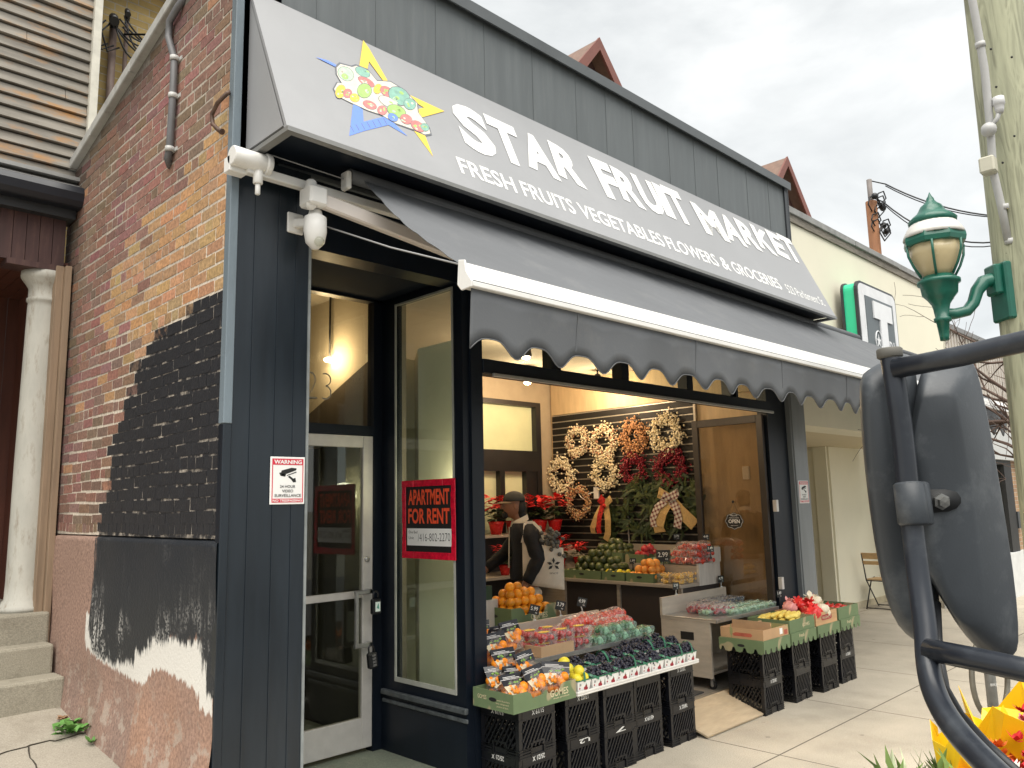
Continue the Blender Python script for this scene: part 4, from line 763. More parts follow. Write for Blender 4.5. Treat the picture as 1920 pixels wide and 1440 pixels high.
# framed sign with a tall letter T
tsn = thing('box_sign', 'upright rounded box sign with a tall letter T, bright green on its side', 'sign', (9.6, -.1, 4))
fa, fb = onY(1606, 527, -.25), onY(1672, 556, -.25); tx0, tx1, tz1, tz0 = fa.x, fb.x + .12, fa.z + .03, 3.2
def rrect(x0, x1, z0, z1, r, y, n=5):
    P_ = []
    for cx_, cz_, a0 in ((x1 - r, z1 - r, 0), (x0 + r, z1 - r, 90), (x0 + r, z0 + r, 180), (x1 - r, z0 + r, 270)):
        for i in range(n + 1): a = math.radians(a0 + 90 * i / n); P_.append((cx_ + r * math.cos(a), y, cz_ + r * math.sin(a)))
    return P_
MB().prism(rrect(tx0 + .02, tx1 - .02, tz0 + .02, tz1 - .02, .1, -.21), (0, .15, 0)).build('side_panel', mat('sign_green', (.04, .62, .33), .35, .03), tsn)
MB().prism(rrect(tx0, tx1, tz0, tz1, .12, -.245), (0, .04, 0)).prism(rrect(tx0, tx1, tz0, tz1, .12, -.07), (0, .03, 0)).build('edge_frame', DKTRIM, tsn)
MB().prism(rrect(tx0 + .03, tx1 - .03, tz0 + .03, tz1 - .03, .1, -.25), (0, .006, 0)).build('face', mat('sign_white', (.72, .73, .74), .4, .1, 5), tsn)
MB().box(tx0 + .2, tx1 - .16, -.258, -.249, tz0, tz1 - .17).build('dark_panel', mat('sign_charcoal', (.10, .12, .13), .4, .1), tsn)
tm = (tx0 + tx1) / 2 + .05; f = MB().box(tm - .27, tm + .33, -.275, -.258, tz1 - .43, tz1 - .21).box(tm - .08, tm + .14, -.275, -.258, tz0, tz1 - .43).box(tx0 + .15, tx0 + .165, -.256, -.249, tz0 + .1, tz1 - .12).box(tx1 - .13, tx1 - .115, -.256, -.249, tz0 + .1, tz1 - .12)
sc = onY(1648, 640, -.26)
f.tube([(sc.x + .1 * math.cos(a), -.262, sc.z + .13 * math.sin(a)) for a in [2 * math.pi * i / 20 for i in range(20)]], .009, 5, closed=True)
f.prism([(sc.x + (.075 if i % 2 == 0 else .03) * math.sin(math.pi * i / 5), -.26, sc.z + (.09 if i % 2 == 0 else .036) * math.cos(math.pi * i / 5)) for i in range(10)], (0, -.004, 0))
f.text('RU', (tm + .17, -.262, sc.z - .12), XR, ZU, .24, .01); f.build('lettering', mat('sign_letter_white', (.75, .76, .77), .4, .05), tsn)

# ================================================================== BUILDING: corner shop far right
fs = thing('corner_shop', 'far shop with pale ribbed upper wall, grey fascia board and brick pier', 'shop', (17, .1, 0))
mb = MB().box(13.9, 26, .12, .5, 2.85, 4.5); x = 13.9
while x < 26: mb.box(x, x + .06, .1, .12, 2.85, 4.5); x += .16
mb.build('ribbed_wall', mat('ribbed_metal', (.50, .46, .41), .6, .15, 3, dirt=((.35, .3, .25), .5, 2.)), fs)
MB().box(13.87, 26, .05, .55, 4.5, 4.58).build('coping', mat('grey_coping2', (.2, .2, .2), .6, .2), fs)
fz = onY(1880, 862, 0).z; MB().box(14.2, 26, -.02, .12, fz, fz + .5).build('fascia', mat('grey_fascia', (.50, .51, .50), .5, .08), fs)
px_ = onY(1896, 940, .1).x
MB().box(px_, 26, .1, .5, .75, fz).build('brick_pier', brickmat('tan_brick', (.42, .27, .15), (.34, .2, .11), (.45, .4, .33)), fs)
a = onY(1880, 900, .08).x; MB().box(a, px_, .04, .16, .55, fz).box(13.9, 14.1, .04, .16, .55, fz).box(14.1, a, .04, .16, fz - .08, fz).build('window_frame', BLACK, fs)
MB().box(14.1, a, .1, .106, .75, fz - .08).build('window', GLASSD, fs); MB().box(14.0, 26, .0, .5, 0, .75).build('stall_riser', mat('white_riser', (.6, .61, .6), .6, .1), fs)
MB().box(13.9, 26, 2.5, 2.6, 0, 4.5).box(14.3, 15.3, 1.2, 1.6, .75, 1.4).build('inner_wall', mat('shop_inner', (.3, .25, .2), .8, .2), fs)
p = onY(1905, 975, .06); MB().box(p.x, p.x + .3, .02, .1, p.z - .15, p.z + .15).build('meter_box', DKTRIM, fs)
# bistro chair by the cream wall
bc = thing('bistro_chair', 'folding bistro chair with a pale wooden back rail beside the cream wall', 'chair', onZ(1640, 1142, 0))
k = EYE.copy(); hp = onZ(1652, 1140, 0); ox, oy = hp.x, min(hp.y, wy - .32); mb = MB()
for s in (-.19, .19):
    mb.tube([(ox - .24, oy + s, 0), (ox + .05, oy + s, .45), (ox - .02 + .2, oy + s, .47)], .011, 6); mb.tube([(ox + .26, oy + s, 0), (ox - .16, oy + s, .45), (ox - .27, oy + s, .87)], .011, 6)
mb.bar((ox - .24, oy - .19, .02), (ox - .24, oy + .19, .02), .015, .015).bar((ox + .26, oy - .19, .02), (ox + .26, oy + .19, .02), .015, .015).bar((ox - .15, oy - .19, .44), (ox - .15, oy + .19, .44), .015, .015)
mb.build('chair_frame', mat('black_chair_steel', (.012, .012, .013), .4, .1), bc); SLT = mat('beech_slat', (.55, .36, .18), .55, .12, 9, stretch=(9, 1, 1))
mb = MB()
for i in range(5): mb.box(ox - .15 + .075 * i, ox - .09 + .075 * i, oy - .19, oy + .19, .45, .468)
mb.build('seat', SLT, bc); MB().obox((ox - .262, oy, .84), (.006, 0, -.0), (0, .2, 0), (-.014, 0, .05)).obox((ox - .235, oy, .73), (.006, 0, 0), (0, .19, 0), (-.012, 0, .03)).build('backrest', SLT, bc, bevel=.004)
OFFc = None

# ================================================================== STREET: poles, lamp, tree, bike ring
PD = 5.9; pc = at(1899, 300, PD); PX, PY = pc.x, pc.y
up_ = thing('utility_pole', 'thick greenish timber utility pole carrying a grey conduit and the green street lamp', 'utility pole', (PX, PY, 0))
mb = MB(); n = 20; zs = [i * .25 for i in range(34)]; vs = []
for z in zs:
    r = .228 - .0065 * z
    for j in range(n): a = 2 * math.pi * j / n; k = 1 + .018 * math.sin(5 * a + z * .7) + .012 * math.sin(9 * a - z); vs.append((PX + r * k * math.cos(a), PY + r * k * math.sin(a), z))
mb.add(vs, [(i * n + j, i * n + (j + 1) % n, (i + 1) * n + (j + 1) % n, (i + 1) * n + j) for i in range(len(zs) - 1) for j in range(n)], True)
def polemat():
    m = mat('treated_timber', (.35, .355, .245), .85, .2, 2.2, .0, stretch=(6, 6, .7))
    t = m.node_tree; b = t.nodes['Principled BSDF']; src = b.inputs['Base Color'].links[0].from_socket; nw = t.nodes.new; L = t.links.new
    tcn = nw('ShaderNodeTexCoord'); mp_ = nw('ShaderNodeMapping'); mp_.inputs['Scale'].default_value = (7, 7, .9); L(tcn.outputs['Object'], mp_.inputs[0])
    wv = nw('ShaderNodeTexNoise'); wv.inputs['Scale'].default_value = 1.7; wv.inputs['Detail'].default_value = 3; wv.inputs['Distortion'].default_value = 1.2; L(mp_.outputs[0], wv.inputs['Vector'])
    pp = nw('ShaderNodeMath'); pp.operation = 'MULTIPLY'; pp.inputs[1].default_value = 16; L(wv.outputs[0], pp.inputs[0]); sn = nw('ShaderNodeMath'); sn.operation = 'SINE'; L(pp.outputs[0], sn.inputs[0])
    mr = nw('ShaderNodeMapRange'); mr.inputs[1].default_value = -1; mr.inputs[3].default_value = .72; mr.inputs[4].default_value = 1.12; L(sn.outputs[0], mr.inputs[0]); mu = nw('ShaderNodeMixRGB'); mu.blend_type = 'MULTIPLY'; mu.inputs[0].default_value = 1; L(src, mu.inputs[1]); L(mr.outputs[0], mu.inputs[2]); L(mu.outputs[0], b.inputs['Base Color'])
    bp = nw('ShaderNodeBump'); bp.inputs['Strength'].default_value = .4; bp.inputs['Distance'].default_value = .004; L(sn.outputs[0], bp.inputs['Height']); L(bp.outputs[0], b.inputs['Normal']); return m
mb.build('pole', polemat(), up_)
GPV = mat('grey_conduit', (.48, .48, .47), .45, .1, 4); d1 = PD - .19
P_ = [at(1823, 0, d1), at(1834, 60, d1), at(1846, 130, d1), at(1856, 230, d1), at(1862, 320, d1), at(1876, 380, d1), at(1890, 450, d1)]
MB().tube([at(1812, -140, d1)] + P_, .027, 10).build('conduit', GPV, up_)
for a, b in ((1838, 84), (1882, 388), (1893, 452)): MB().tube([at(a - 1, b - 5, d1), at(a + 1, b + 5, d1)], .034, 10).build('conduit_clip', GPV, up_)
p = at(1853, 311, d1 - .02); MB().box(p.x - .05, p.x + .05, p.y - .05, p.y + .05, p.z - .06, p.z + .06).build('junction_box', mat('ivory_box', (.52, .5, .4), .5, .1), up_, bevel=.012)
p = at(1854, 243, d1 - .03); q_ = at(1870, 222, d1 - .05); s_ = at(1874, 205, d1 - .05)
MB().tube([p, q_, s_], .016, 8).ball(p, .052, 12, 8, (1, 1, 1)).build('sensor_arm', GPV, up_); MB().lathe([(.022, -.03), (.03, 0), (.034, .03), (.04, .035), (.038, .09), (.0, .1)], s_, 14).build('sensor', mat('pale_plastic', (.6, .6, .6), .4, .05), up_)
mb = MB(); dh = PD - .215
for a, b in ((1858, 92), (1868, 163), (1897, 107), (1880, 305), (1902, 255)): mb.ball(at(a, b, dh), .009, 6, 4)
mb.build('bolt_hole', BLACK, up_)
MB().tube([at(1893, 452, d1), at(1888, 475, d1), at(1880, 492, d1 + .05)], .008, 6).build('lamp_wire', BLACKP, up_)
# green street lamp on its scrolled arm
LD = 5.75; lc = at(1757, 500, LD); LX, LY = lc.x, lc.y; GRN = mat('lamp_green', (.006, .105, .07), .38, .2, 9, coat=.2)
def lz(py, px=1757): 
    d = ray(px, py); k = math.hypot(LX - EYE.x, LY - EYE.y) / math.hypot(d.x, d.y); return EYE.z + d.z * k
sl = thing('street_lamp', 'ornate dark green street lamp with cream glass on a scrolled arm of the timber pole', 'street lamp', (LX, LY, lz(630)))
PXM = LD / FPX
def lat(pts): return [(r * PXM * .92, lz(py)) for py, r in pts]
MB().lathe(lat([(420, 44), (412, 46), (405, 38), (398, 28), (392, 24), (385, 20), (380, 13), (374, 8), (370, 7), (366, 4), (358, 0.5)]), (LX, LY, 0), 20).build('finial_cap', GRN, sl)
MB().lathe(lat([(445, 58), (438, 56), (428, 50), (419, 43), (415, 38)]), (LX, LY, 0), 28).build('dome', mat('lamp_dome', (.66, .64, .6), .4, .08, 6), sl)
mb = MB().lathe(lat([(462, 50), (460, 58), (452, 60), (443, 58), (441, 50)]), (LX, LY, 0), 8, smooth=False)
for i in range(6):
    a = 2 * math.pi * i / 6 + .2; c_, s_ = math.cos(a), math.sin(a); mb.tube([(LX + c_ * 52 * PXM, LY + s_ * 52 * PXM, lz(460)), (LX + c_ * 50 * PXM, LY + s_ * 50 * PXM, lz(480)), (LX + c_ * 42 * PXM, LY + s_ * 42 * PXM, lz(500)), (LX + c_ * 30 * PXM, LY + s_ * 30 * PXM, lz(520))], .009, 6)
mb.build('lantern_cage', GRN, sl)
MB().lathe(lat([(521, 27), (510, 33), (497, 40), (480, 47), (461, 50)]), (LX, LY, 0), 24).build('lamp_glass', mat('cream_lamp_glass', (.52, .43, .25), .25, .12, 3), sl)
MB().lathe(lat([(640, 8), (632, 9), (606, 12), (604, 16), (598, 16), (596, 13), (580, 15), (572, 17), (562, 24), (552, 33), (535, 35), (533, 40), (527, 40), (524, 33), (519, 30)]), (LX, LY, 0), 20).build('lamp_base', GRN, sl)
tgt = V((PX, PY, lz(535))) - (V((PX - LX, PY - LY, 0)).normalized() * .2); L0 = V((LX, LY, lz(590))); dv = tgt - L0; dh_ = V((dv.x, dv.y, 0))
pts = [L0 + dh_ * t + V((0, 0, z_)) for t, z_ in ((0, 0), (.2, -.0), (.4, .02), (.52, .08), (.6, .17), (.72, .235), (.86, .25), (1.0, .25))]
MB().tube(pts, [.042, .04, .04, .042, .045, .05, .052, .055], 10).build('arm', GRN, sl)
mb = MB(); dn = dh_.normalized(); sdv = V((-dn.y, dn.x, 0)); mb.obox(tgt + dn * .0 + V((0, 0, -.06)), dn * .03, sdv * .1, ZU * .21).obox(tgt - dn * .05 + V((0, 0, .03)), dn * .03, sdv * .065, ZU * .11)
mb.build('mounting_plate', GRN, sl, bevel=.012)
# far brown pole with cables
fd_ = 24.; b_ = at(1637, 420, fd_); t0 = at(1632, 332, fd_)
fp = thing('utility_pole', 'slim brown utility pole behind the cream building with tangled cables at its head', 'utility pole', (b_.x, b_.y, 0))
ztop = t0.z; MB().tube([(b_.x, b_.y, 0), (b_.x, b_.y, ztop - .7)], .16, 10).build('pole', mat('brown_pole', (.22, .095, .04), .8, .25, 3, stretch=(4, 4, .4)), fp)
MB().tube([(b_.x, b_.y, ztop - 1.2), (b_.x, b_.y, ztop)], .08, 8).build('pole_top', mat('grey_pole_top', (.18, .16, .15), .7, .2), fp)
q = random.Random(21); mb = MB()
for i in range(9):
    a = V((b_.x + q.uniform(-.35, .35), b_.y + q.uniform(-.3, .0), ztop - q.uniform(.5, 1.6))); s = q.uniform(.2, .55)
    mb.tube([a, a + V((s * .5, -.1, .25 * s)), a + V((s, -.1, -.3 * s)), a + V((s * .4, 0, -.9 * s)), a + V((-.3 * s, 0, -.5 * s)), a], .022, 5)
for i in range(5): mb.ball((b_.x + q.uniform(-.4, .5), b_.y - .2, ztop - q.uniform(.6, 1.7)), .1, 8, 6)
mb.build('cable_head', BLACKP, fp)
def cable(a, b, sag, r=.02, n=14): return [a.lerp(b, i / n) - V((0, 0, sag * 4 * (i / n) * (1 - i / n))) for i in range(n + 1)]
for (pa, da, pb, db, sg_, lab) in (((1660, 345), fd_, (1960, 405), 20., .35, 'upper overhead cable bundle from the slim brown pole to the right'), ((1655, 378), fd_, (1960, 425), 20., .8, 'lower overhead cable from the slim brown pole to the right')):
    A, B = at(*pa, da), at(*pb, db); mb = MB().tube(cable(A, B, sg_), .022, 5).tube(cable(A - V((0, 0, .06)), B + V((0, 0, .03)), sg_ * 1.15), .016, 5).tube([A, (b_.x, b_.y, A.z + .2)], .02, 5)
    solo(mb, 'power_line', BLACKP, lab, 'cable', A)
# bare street tree
tb_ = at(1995, 900, 9.5); TX_, TYY = tb_.x, tb_.y
tr = thing('bare_tree', 'bare winter tree with thin brown branches behind the timber pole', 'tree', (TX_, TYY, 0)); q = random.Random(11)
trunk = MB(); br_ = MB(); trunk.tube([(TX_, TYY, 0), (TX_ + .03, TYY, 1.2), (TX_ - .05, TYY + .05, 2.4), (TX_ - .1, TYY + .05, 3.3)], [.13, .1, .085, .06], 10)
def grow(p, d, l, r, lev):
    pts = [p]; rs = [r]; n = 5; dd = d.copy()
    for i in range(n):
        dd = (dd + V((q.gauss(0, .16), q.gauss(0, .16), q.gauss(.03, .14)))).normalized(); pts.append(pts[-1] + dd * l / n); rs.append(max(.0028, r * (1 - .75 * (i + 1) / n)))
    br_.tube(pts, rs, 6 if lev < 2 else 4, cap=False)
    if lev < 3:
        for k in range(q.choice([3, 4, 4])):
            i = q.randint(1, n); nd = (dd * .6 + V((q.gauss(0, .6), q.gauss(0, .6), q.gauss(.15, .4)))).normalized(); grow(pts[i], nd, l * q.uniform(.45, .7), rs[i] * .75, lev + 1)
lft = -_r; lft = V((lft.x, lft.y, 0)).normalized()
for k in range(7):
    z = q.uniform(1.9, 3.3); nd = (lft * q.uniform(.4, 1.2) + V((q.gauss(0, .5), q.gauss(0, .5), q.uniform(.1, .9)))).normalized(); grow(V((TX_ - .05, TYY + .04, z)), nd, q.uniform(1.1, 1.7), .032, 1)
trunk.build('trunk', mat('tree_bark', (.13, .10, .075), .9, .3, 9, .3), tr); br_.build('branches', mat('twig_bark', (.095, .06, .045), .8, .2, 9), tr)
# post and ring bike stand
rb = onZ(1868, 1378, 0); bs = thing('bike_stand', 'grey steel post and ring bike stand on the pavement beyond the mirror bracket', 'bike stand', rb); BSM = mat('galvanised_post', (.26, .27, .27), .45, .2, 9, metal=.5)
MB().tube([rb, rb + V((0, 0, .9))], .038, 14).ball(rb + V((0, 0, .9)), .038).build('post', BSM, bs)
rd = (_r * .6 + V((.3, .9, 0)) * .35); rd.z = 0; rd.normalize()
MB().tube([rb + V((0, 0, .42)) + rd * (.26 * math.cos(a)) + V((0, 0, .30 * math.sin(a))) for a in [2 * math.pi * i / 32 for i in range(32)]], .02, 8, closed=True).build('ring', mat('cast_ring', (.19, .18, .15), .5, .25, 12, metal=.4), bs)
f = MB(); tv = V((_r.x, _r.y, 0)).normalized(); f.text('BIKE', rb + V((0, 0, .36)) - tv * .028 - V((_f.x, _f.y, 0)).normalized() * .041, tv, ZU, .028, .01); f.build('sticker', WHITE, bs)

# ================================================================== STREET: the truck mirror in the foreground
MD = 1.15; MIR = mat('mirror_plastic', (.043, .05, .058), .45, .25, 3, .03, bscale=260, dirt=((.13, .14, .148), .7, 11.)); TUB = mat('black_tube', (.018, .022, .03), .3, .2, 9, dirt=((.08, .09, .1), .45, 14.))
tm_ = thing('truck_mirror', 'big black truck wing mirror seen from behind on a bent tubular bracket', 'mirror', at(1760, 950, MD))
def pillow(outline, layers, name, m, bev=.0):
    cxp = sum(p[0] for p in outline) / len(outline); cyp = sum(p[1] for p in outline) / len(outline); mb = MB(); n = len(outline)
    # smooth the outline
    sm = []
    for i in range(n):
        a, b, c = outline[i - 1], outline[i], outline[(i + 1) % n]
        sm += [((a[0] + 3 * b[0]) / 4, (a[1] + 3 * b[1]) / 4), ((3 * b[0] + c[0]) / 4, (3 * b[1] + c[1]) / 4)]
    n = len(sm); vs = []
    for sc_, d, *sh in layers:
        for x, y in sm: vs.append(at(cxp + (x - cxp) * sc_ + (sh[0] if sh else 0), cyp + (y - cyp) * (1 - (1 - sc_) * .6), d))
    fs = [(i * n + j, i * n + (j + 1) % n, (i + 1) * n + (j + 1) % n, (i + 1) * n + j) for i in range(len(layers) - 1) for j in range(n)] + [tuple(range(n))[::-1], tuple(range((len(layers) - 1) * n, len(layers) * n))]
    mb.add(vs, fs, True); o = mb.build(name, m, tm_)
    return o
pillow([(1611, 745), (1614, 705), (1632, 690), (1672, 670), (1705, 665), (1720, 700), (1735, 900), (1760, 1100), (1765, 1200), (1735, 1206), (1705, 1196), (1678, 1165), (1656, 1105), (1634, 985), (1618, 850)], [(.96, 1.30), (1, 1.27), (1, 1.23), (.93, 1.195), (.72, 1.18)], 'mirror_head', MIR)
pillow([(1716, 735), (1730, 690), (1755, 680), (1822, 676), (1834, 700), (1856, 800), (1884, 965), (1904, 1100), (1911, 1195), (1905, 1228), (1880, 1236), (1838, 1222), (1800, 1180), (1762, 1118), (1738, 1082), (1730, 1010), (1717, 900), (1700, 822), (1702, 800)], [(.97, 1.27), (1, 1.24), (1, 1.20), (.985, 1.192), (.66, 1.151, -26), (.60, 1.148, -28), (.3, 1.145, -26)], 'mirror_housing', MIR)
sl_ = pillow([(1722, 918), (1722, 958), (1745, 962), (1790, 958), (1806, 938), (1790, 917)], [(1, 1.15), (1, 1.1415)], 'bolt_recess_shade', mat('recess_shade_black', (.008, .009, .01), .6, .1))  # raised dark pad, its black standing for the shade of a recess
MB().lathe([(.012, 0), (.012, -.004), (.008, -.005), (.008, -.011), (0, -.012)], at(1764, 940, 1.141), 6, _f, False).build('bolt', mat('zinc_bolt', (.2, .2, .19), .35, .1, metal=.6), tm_)
tube = [(1670, 668, 1.165), (1682, 740, 1.15), (1694, 830, 1.14), (1706, 950, 1.125), (1722, 1080, 1.1), (1735, 1180, 1.07), (1739, 1235, 1.05), (1748, 1285, 1.02), (1768, 1332, .98), (1800, 1378, .93), (1850, 1432, .87), (1920, 1500, .8)]
def smooth(P_, k=6):
    out = []
    for i in range(len(P_) - 1):
        a, b, c, d = P_[max(0, i - 1)], P_[i], P_[i + 1], P_[min(len(P_) - 1, i + 2)]
        for j in range(k): t = j / k; out.append(.5 * ((2 * b) + (c - a) * t + (2 * a - 5 * b + 4 * c - d) * t * t + (3 * b - a - 3 * c + d) * t ** 3))
    return out + [P_[-1]]
MB().tube(smooth([at(*p) for p in tube]), .0148, 20).build('bracket_tube', TUB, tm_)
MB().tube([at(1676, 692, 1.15), at(1800, 668, 1.09), at(1920, 640, 1.03), at(2060, 606, .97)], .0145, 16).build('upper_stay', TUB, tm_)
MB().tube([at(1740, 1218, 1.05), at(1830, 1236, .99), at(1920, 1256, .94), at(2060, 1286, .88)], .0145, 16).build('lower_stay', TUB, tm_)
MB().tube([at(1669, 672, 1.165), at(1667, 653, 1.167)], .0178, 18).build('tube_cap', mat('grey_rubber', (.12, .115, .10), .7, .1), tm_, bevel=.002)
MB().tube([at(1703, 905, 1.128), at(1714, 985, 1.113)], .0205, 18).tube([at(1716, 905, 1.145), at(1727, 985, 1.13)], .018, 14).build('clamp', MIR, tm_, bevel=.003)
MB().tube([at(1756, 1130, 1.17), at(1760, 1225, 1.12), at(1772, 1290, 1.06), at(1800, 1340, 1.0), at(1850, 1396, .93), at(1920, 1460, .86)], .006, 8).build('heater_cable', BLACKP, tm_)

# ================================================================== STREET: flowers at the kerb
YW = mat('yellow_wrap', (.85, .55, .01), .35, .1, 5); LEAF = mat('flower_leaf', (.13, .2, .05), .55, .35, 5, rnd=.2); PALE = mat('pale_blade', (.42, .47, .3), .5, .2, 6)
FD0 = 2.1
def bouquet(px, py, s, label, seed, cols, dpt=FD0, wrap=True):
    q = random.Random(seed); top = at(px, py, dpt); base = V((top.x, top.y, top.z - .42 * s)); t = thing('wrapped_bouquet', label, 'flowers', base)
    n = 17; vs = [base + V((.035 * math.cos(2 * math.pi * i / n), .035 * math.sin(2 * math.pi * i / n), 0)) for i in range(n)]
    for rr, zz in ((.06, .15), (.09, .25), (.13, .34), (.15, .42)): vs += [base + V((s * rr * math.cos(2 * math.pi * i / n) * q.uniform(.78, 1.2), s * rr * math.sin(2 * math.pi * i / n) * q.uniform(.78, 1.2), s * (zz + (q.uniform(-.08, .08) if zz > .3 else 0)))) for i in range(n)]
    mb = MB().add(vs, [(k * n + i, k * n + (i + 1) % n, (k + 1) * n + (i + 1) % n, (k + 1) * n + i) for k in range(4) for i in range(n)], False); o = mb.build('wrap', YW if wrap else CLEAR, t); sd_ = o.modifiers.new('t', 'SOLIDIFY'); sd_.thickness = .001
    f = MB()
    for i in range(16): 
        f.mt(i % len(cols)); c = base + V((s * q.uniform(-.09, .09), s * q.uniform(-.09, .09), s * q.uniform(.35, .43)))
        for k in range(12):
            a = q.uniform(0, 6.28); d = V((math.cos(a), math.sin(a), q.uniform(.1, 1.3))).normalized(); w = d.cross(ZU).normalized() * s * q.uniform(.006, .011); l_ = s * q.uniform(.018, .034); f.quad(c, c + d * l_ * .6 + w, c + d * l_ + ZU * .004, c + d * l_ * .6 - w)
    f.build('blossoms', cols, t); l = MB()
    for i in range(16):
        a = q.uniform(0, 6.28); d = V((math.cos(a), math.sin(a), 0)); w = d.cross(ZU) * .6; b0 = base + d * .05 * s + ZU * s * .2; m_ = base + d * s * q.uniform(.07, .12) + ZU * s * q.uniform(.28, .36); e_ = m_ + d * s * .05 + ZU * s * .03
        l.quad(b0 - w * .006, b0 + w * .006, m_ + w * .016 * s, e_, m_ - w * .016 * s)
    l.build('leaves', LEAF, t); return t
RDF, PKF, ORF, WHF = mat('red_petal', (.55, .02, .03), .5, .2), mat('pink_petal', (.6, .12, .2), .5, .2), mat('orange_petal', (.7, .18, .03), .5, .2), mat('white_petal', (.75, .72, .65), .5, .1)
bouquet(1852, 1385, 1., 'bouquet in yellow wrap nearest the bike stand post', 1, [ORF, RDF]); bouquet(1912, 1410, 1.05, 'bouquet in yellow wrap with red blossoms at the right edge', 2, [RDF, PKF]); bouquet(1880, 1462, 1.05, 'low yellow wrapped bouquet in front of the other flowers', 3, [RDF, ORF, WHF], 1.95); bouquet(1938, 1350, 1., 'yellow wrapped bouquet standing furthest right behind the others', 5, [RDF, PKF], 2.2)
base = at(1690, 1470, FD0); q = random.Random(6); gp_ = thing('potted_tulips', 'clump of green tulip leaves with pale tips below the mirror bracket', 'plant', base); a_, b2_, pale = MB(), MB(), 0
for i in range(60):
    o = at(q.uniform(1640, 1835), 1480, FD0 + q.uniform(-.12, .15)); h = q.uniform(.04, .115); lean = V((q.gauss(0, .35), q.gauss(0, .35), 1)).normalized(); w = V((q.gauss(0, 1), q.gauss(0, 1), 0)).normalized() * q.uniform(.005, .011); m_ = o + lean * h * .6; e_ = o + lean * h + V((q.gauss(0, .02), q.gauss(0, .02), 0))
    (a_ if i % 4 else b2_).quad(o - w * .8, o + w * .8, m_ + w, e_, m_ - w)
a_.build('leaves', LEAF, gp_); b2_.build('pale_leaves', PALE, gp_)
bb = base - V((0, 0, .02)); k = at(1740, 1490, FD0); k2 = at(1920, 1560, FD0)
stand = MB(); c1, c2 = at(1650, 1500, FD0), at(2010, 1560, FD0); zt = min(at(1640, 1480, FD0).z, at(1930, 1335, 2.2).z - .43) - .01; dd = V((c2.x - c1.x, c2.y - c1.y, 0)); dn = dd.normalized(); sd_ = V((-dn.y, dn.x, 0)); mid = V(((c1.x + c2.x) / 2, (c1.y + c2.y) / 2, 0))
bt = at(1690, 1480, FD0).z
stand.obox((mid.x, mid.y, (zt - .25) / 2 + .0), dn * (dd.length / 2 + .1), sd_ * .22, ZU * ((zt - .25) / 2))
solo(stand, 'flower_stand', WOOD, 'wooden stand under the wrapped flowers beside the kerb', 'stand', (mid.x, mid.y, 0), bevel=.01)
pt = MB()
for x_, y_ in [(at(a, 1480, FD0).x, at(a, 1480, FD0).y) for a in (1670, 1735, 1800)]: pt.lathe([(.05, zt - .25), (.075, bt - .02), (.08, bt), (.07, bt)], (x_, y_, 0), 14)
pt.build('flower_pot', mat('dark_pot', (.03, .035, .03), .6, .1), gp_)
# weeds and dry leaves by the wall
wp = onX(135, 1345, WX - .12); wp.z = yard_z(wp.y) + .01; t = thing('weed_plant', 'small green weed growing where the side wall meets the yard', 'plant', wp); q = random.Random(8); l = MB()
for i in range(46):
    a = q.uniform(0, 6.28); ln = q.uniform(.04, .12); d = V((math.cos(a), math.sin(a), q.uniform(.15, 1.1))).normalized(); w = d.cross(ZU).normalized() * ln * .3; p0 = wp + V((q.uniform(-.09, .05), q.uniform(-.1, .1), .01)); m_ = p0 + d * ln * .6; l.quad(p0, m_ + w, p0 + d * ln - ZU * .015, m_ - w)
l.build('leaves', mat('weed_green', (.10, .24, .05), .5, .3, 9), t)
t2 = onX(172, 1392, WX - .08); t2.z = yard_z(t2.y) + .01; t = thing('weed_plant', 'tiny sprig of weed nearer the shop front at the foot of the side wall', 'plant', t2); l = MB()
for i in range(10):
    a = q.uniform(0, 6.28); ln = q.uniform(.03, .07); d = V((math.cos(a), math.sin(a), q.uniform(.3, 1.1))).normalized(); w = d.cross(ZU).normalized() * ln * .3; l.quad(t2, t2 + d * ln * .6 + w, t2 + d * ln, t2 + d * ln * .6 - w)
l.build('leaves', MATS['weed_green'], t)
DL = mat('dry_leaf', (.26, .15, .08), .8, .3, 20, rnd=.35)
def dleaf(p, s, rz, n=0, lab='dry brown leaf lying in the yard beside the side wall', grp='dry leaves in the side yard'):
    mb = MB().quad((0, -s, .004), (s * .45, -s * .3, .012), (s * .4, s * .4, .006), (0, s, .016), (-s * .45, s * .3, .008), (-s * .4, -s * .4, .014)); o = mb.build('dry_leaf', DL); o.location = p; o.rotation_euler = (q.uniform(-.2, .2), q.uniform(-.2, .2), rz); tag(o, lab, 'leaf', grp); return o
for i in range(26):
    a, b = q.uniform(60, 115), q.uniform(1300, 1345)
    p = onZ(a, b, .42); dleaf(V((min(1.72, p.x), min(2.0, p.y), yard_z(min(2.0, p.y)) + .012)), q.uniform(.02, .045), q.uniform(0, 6))

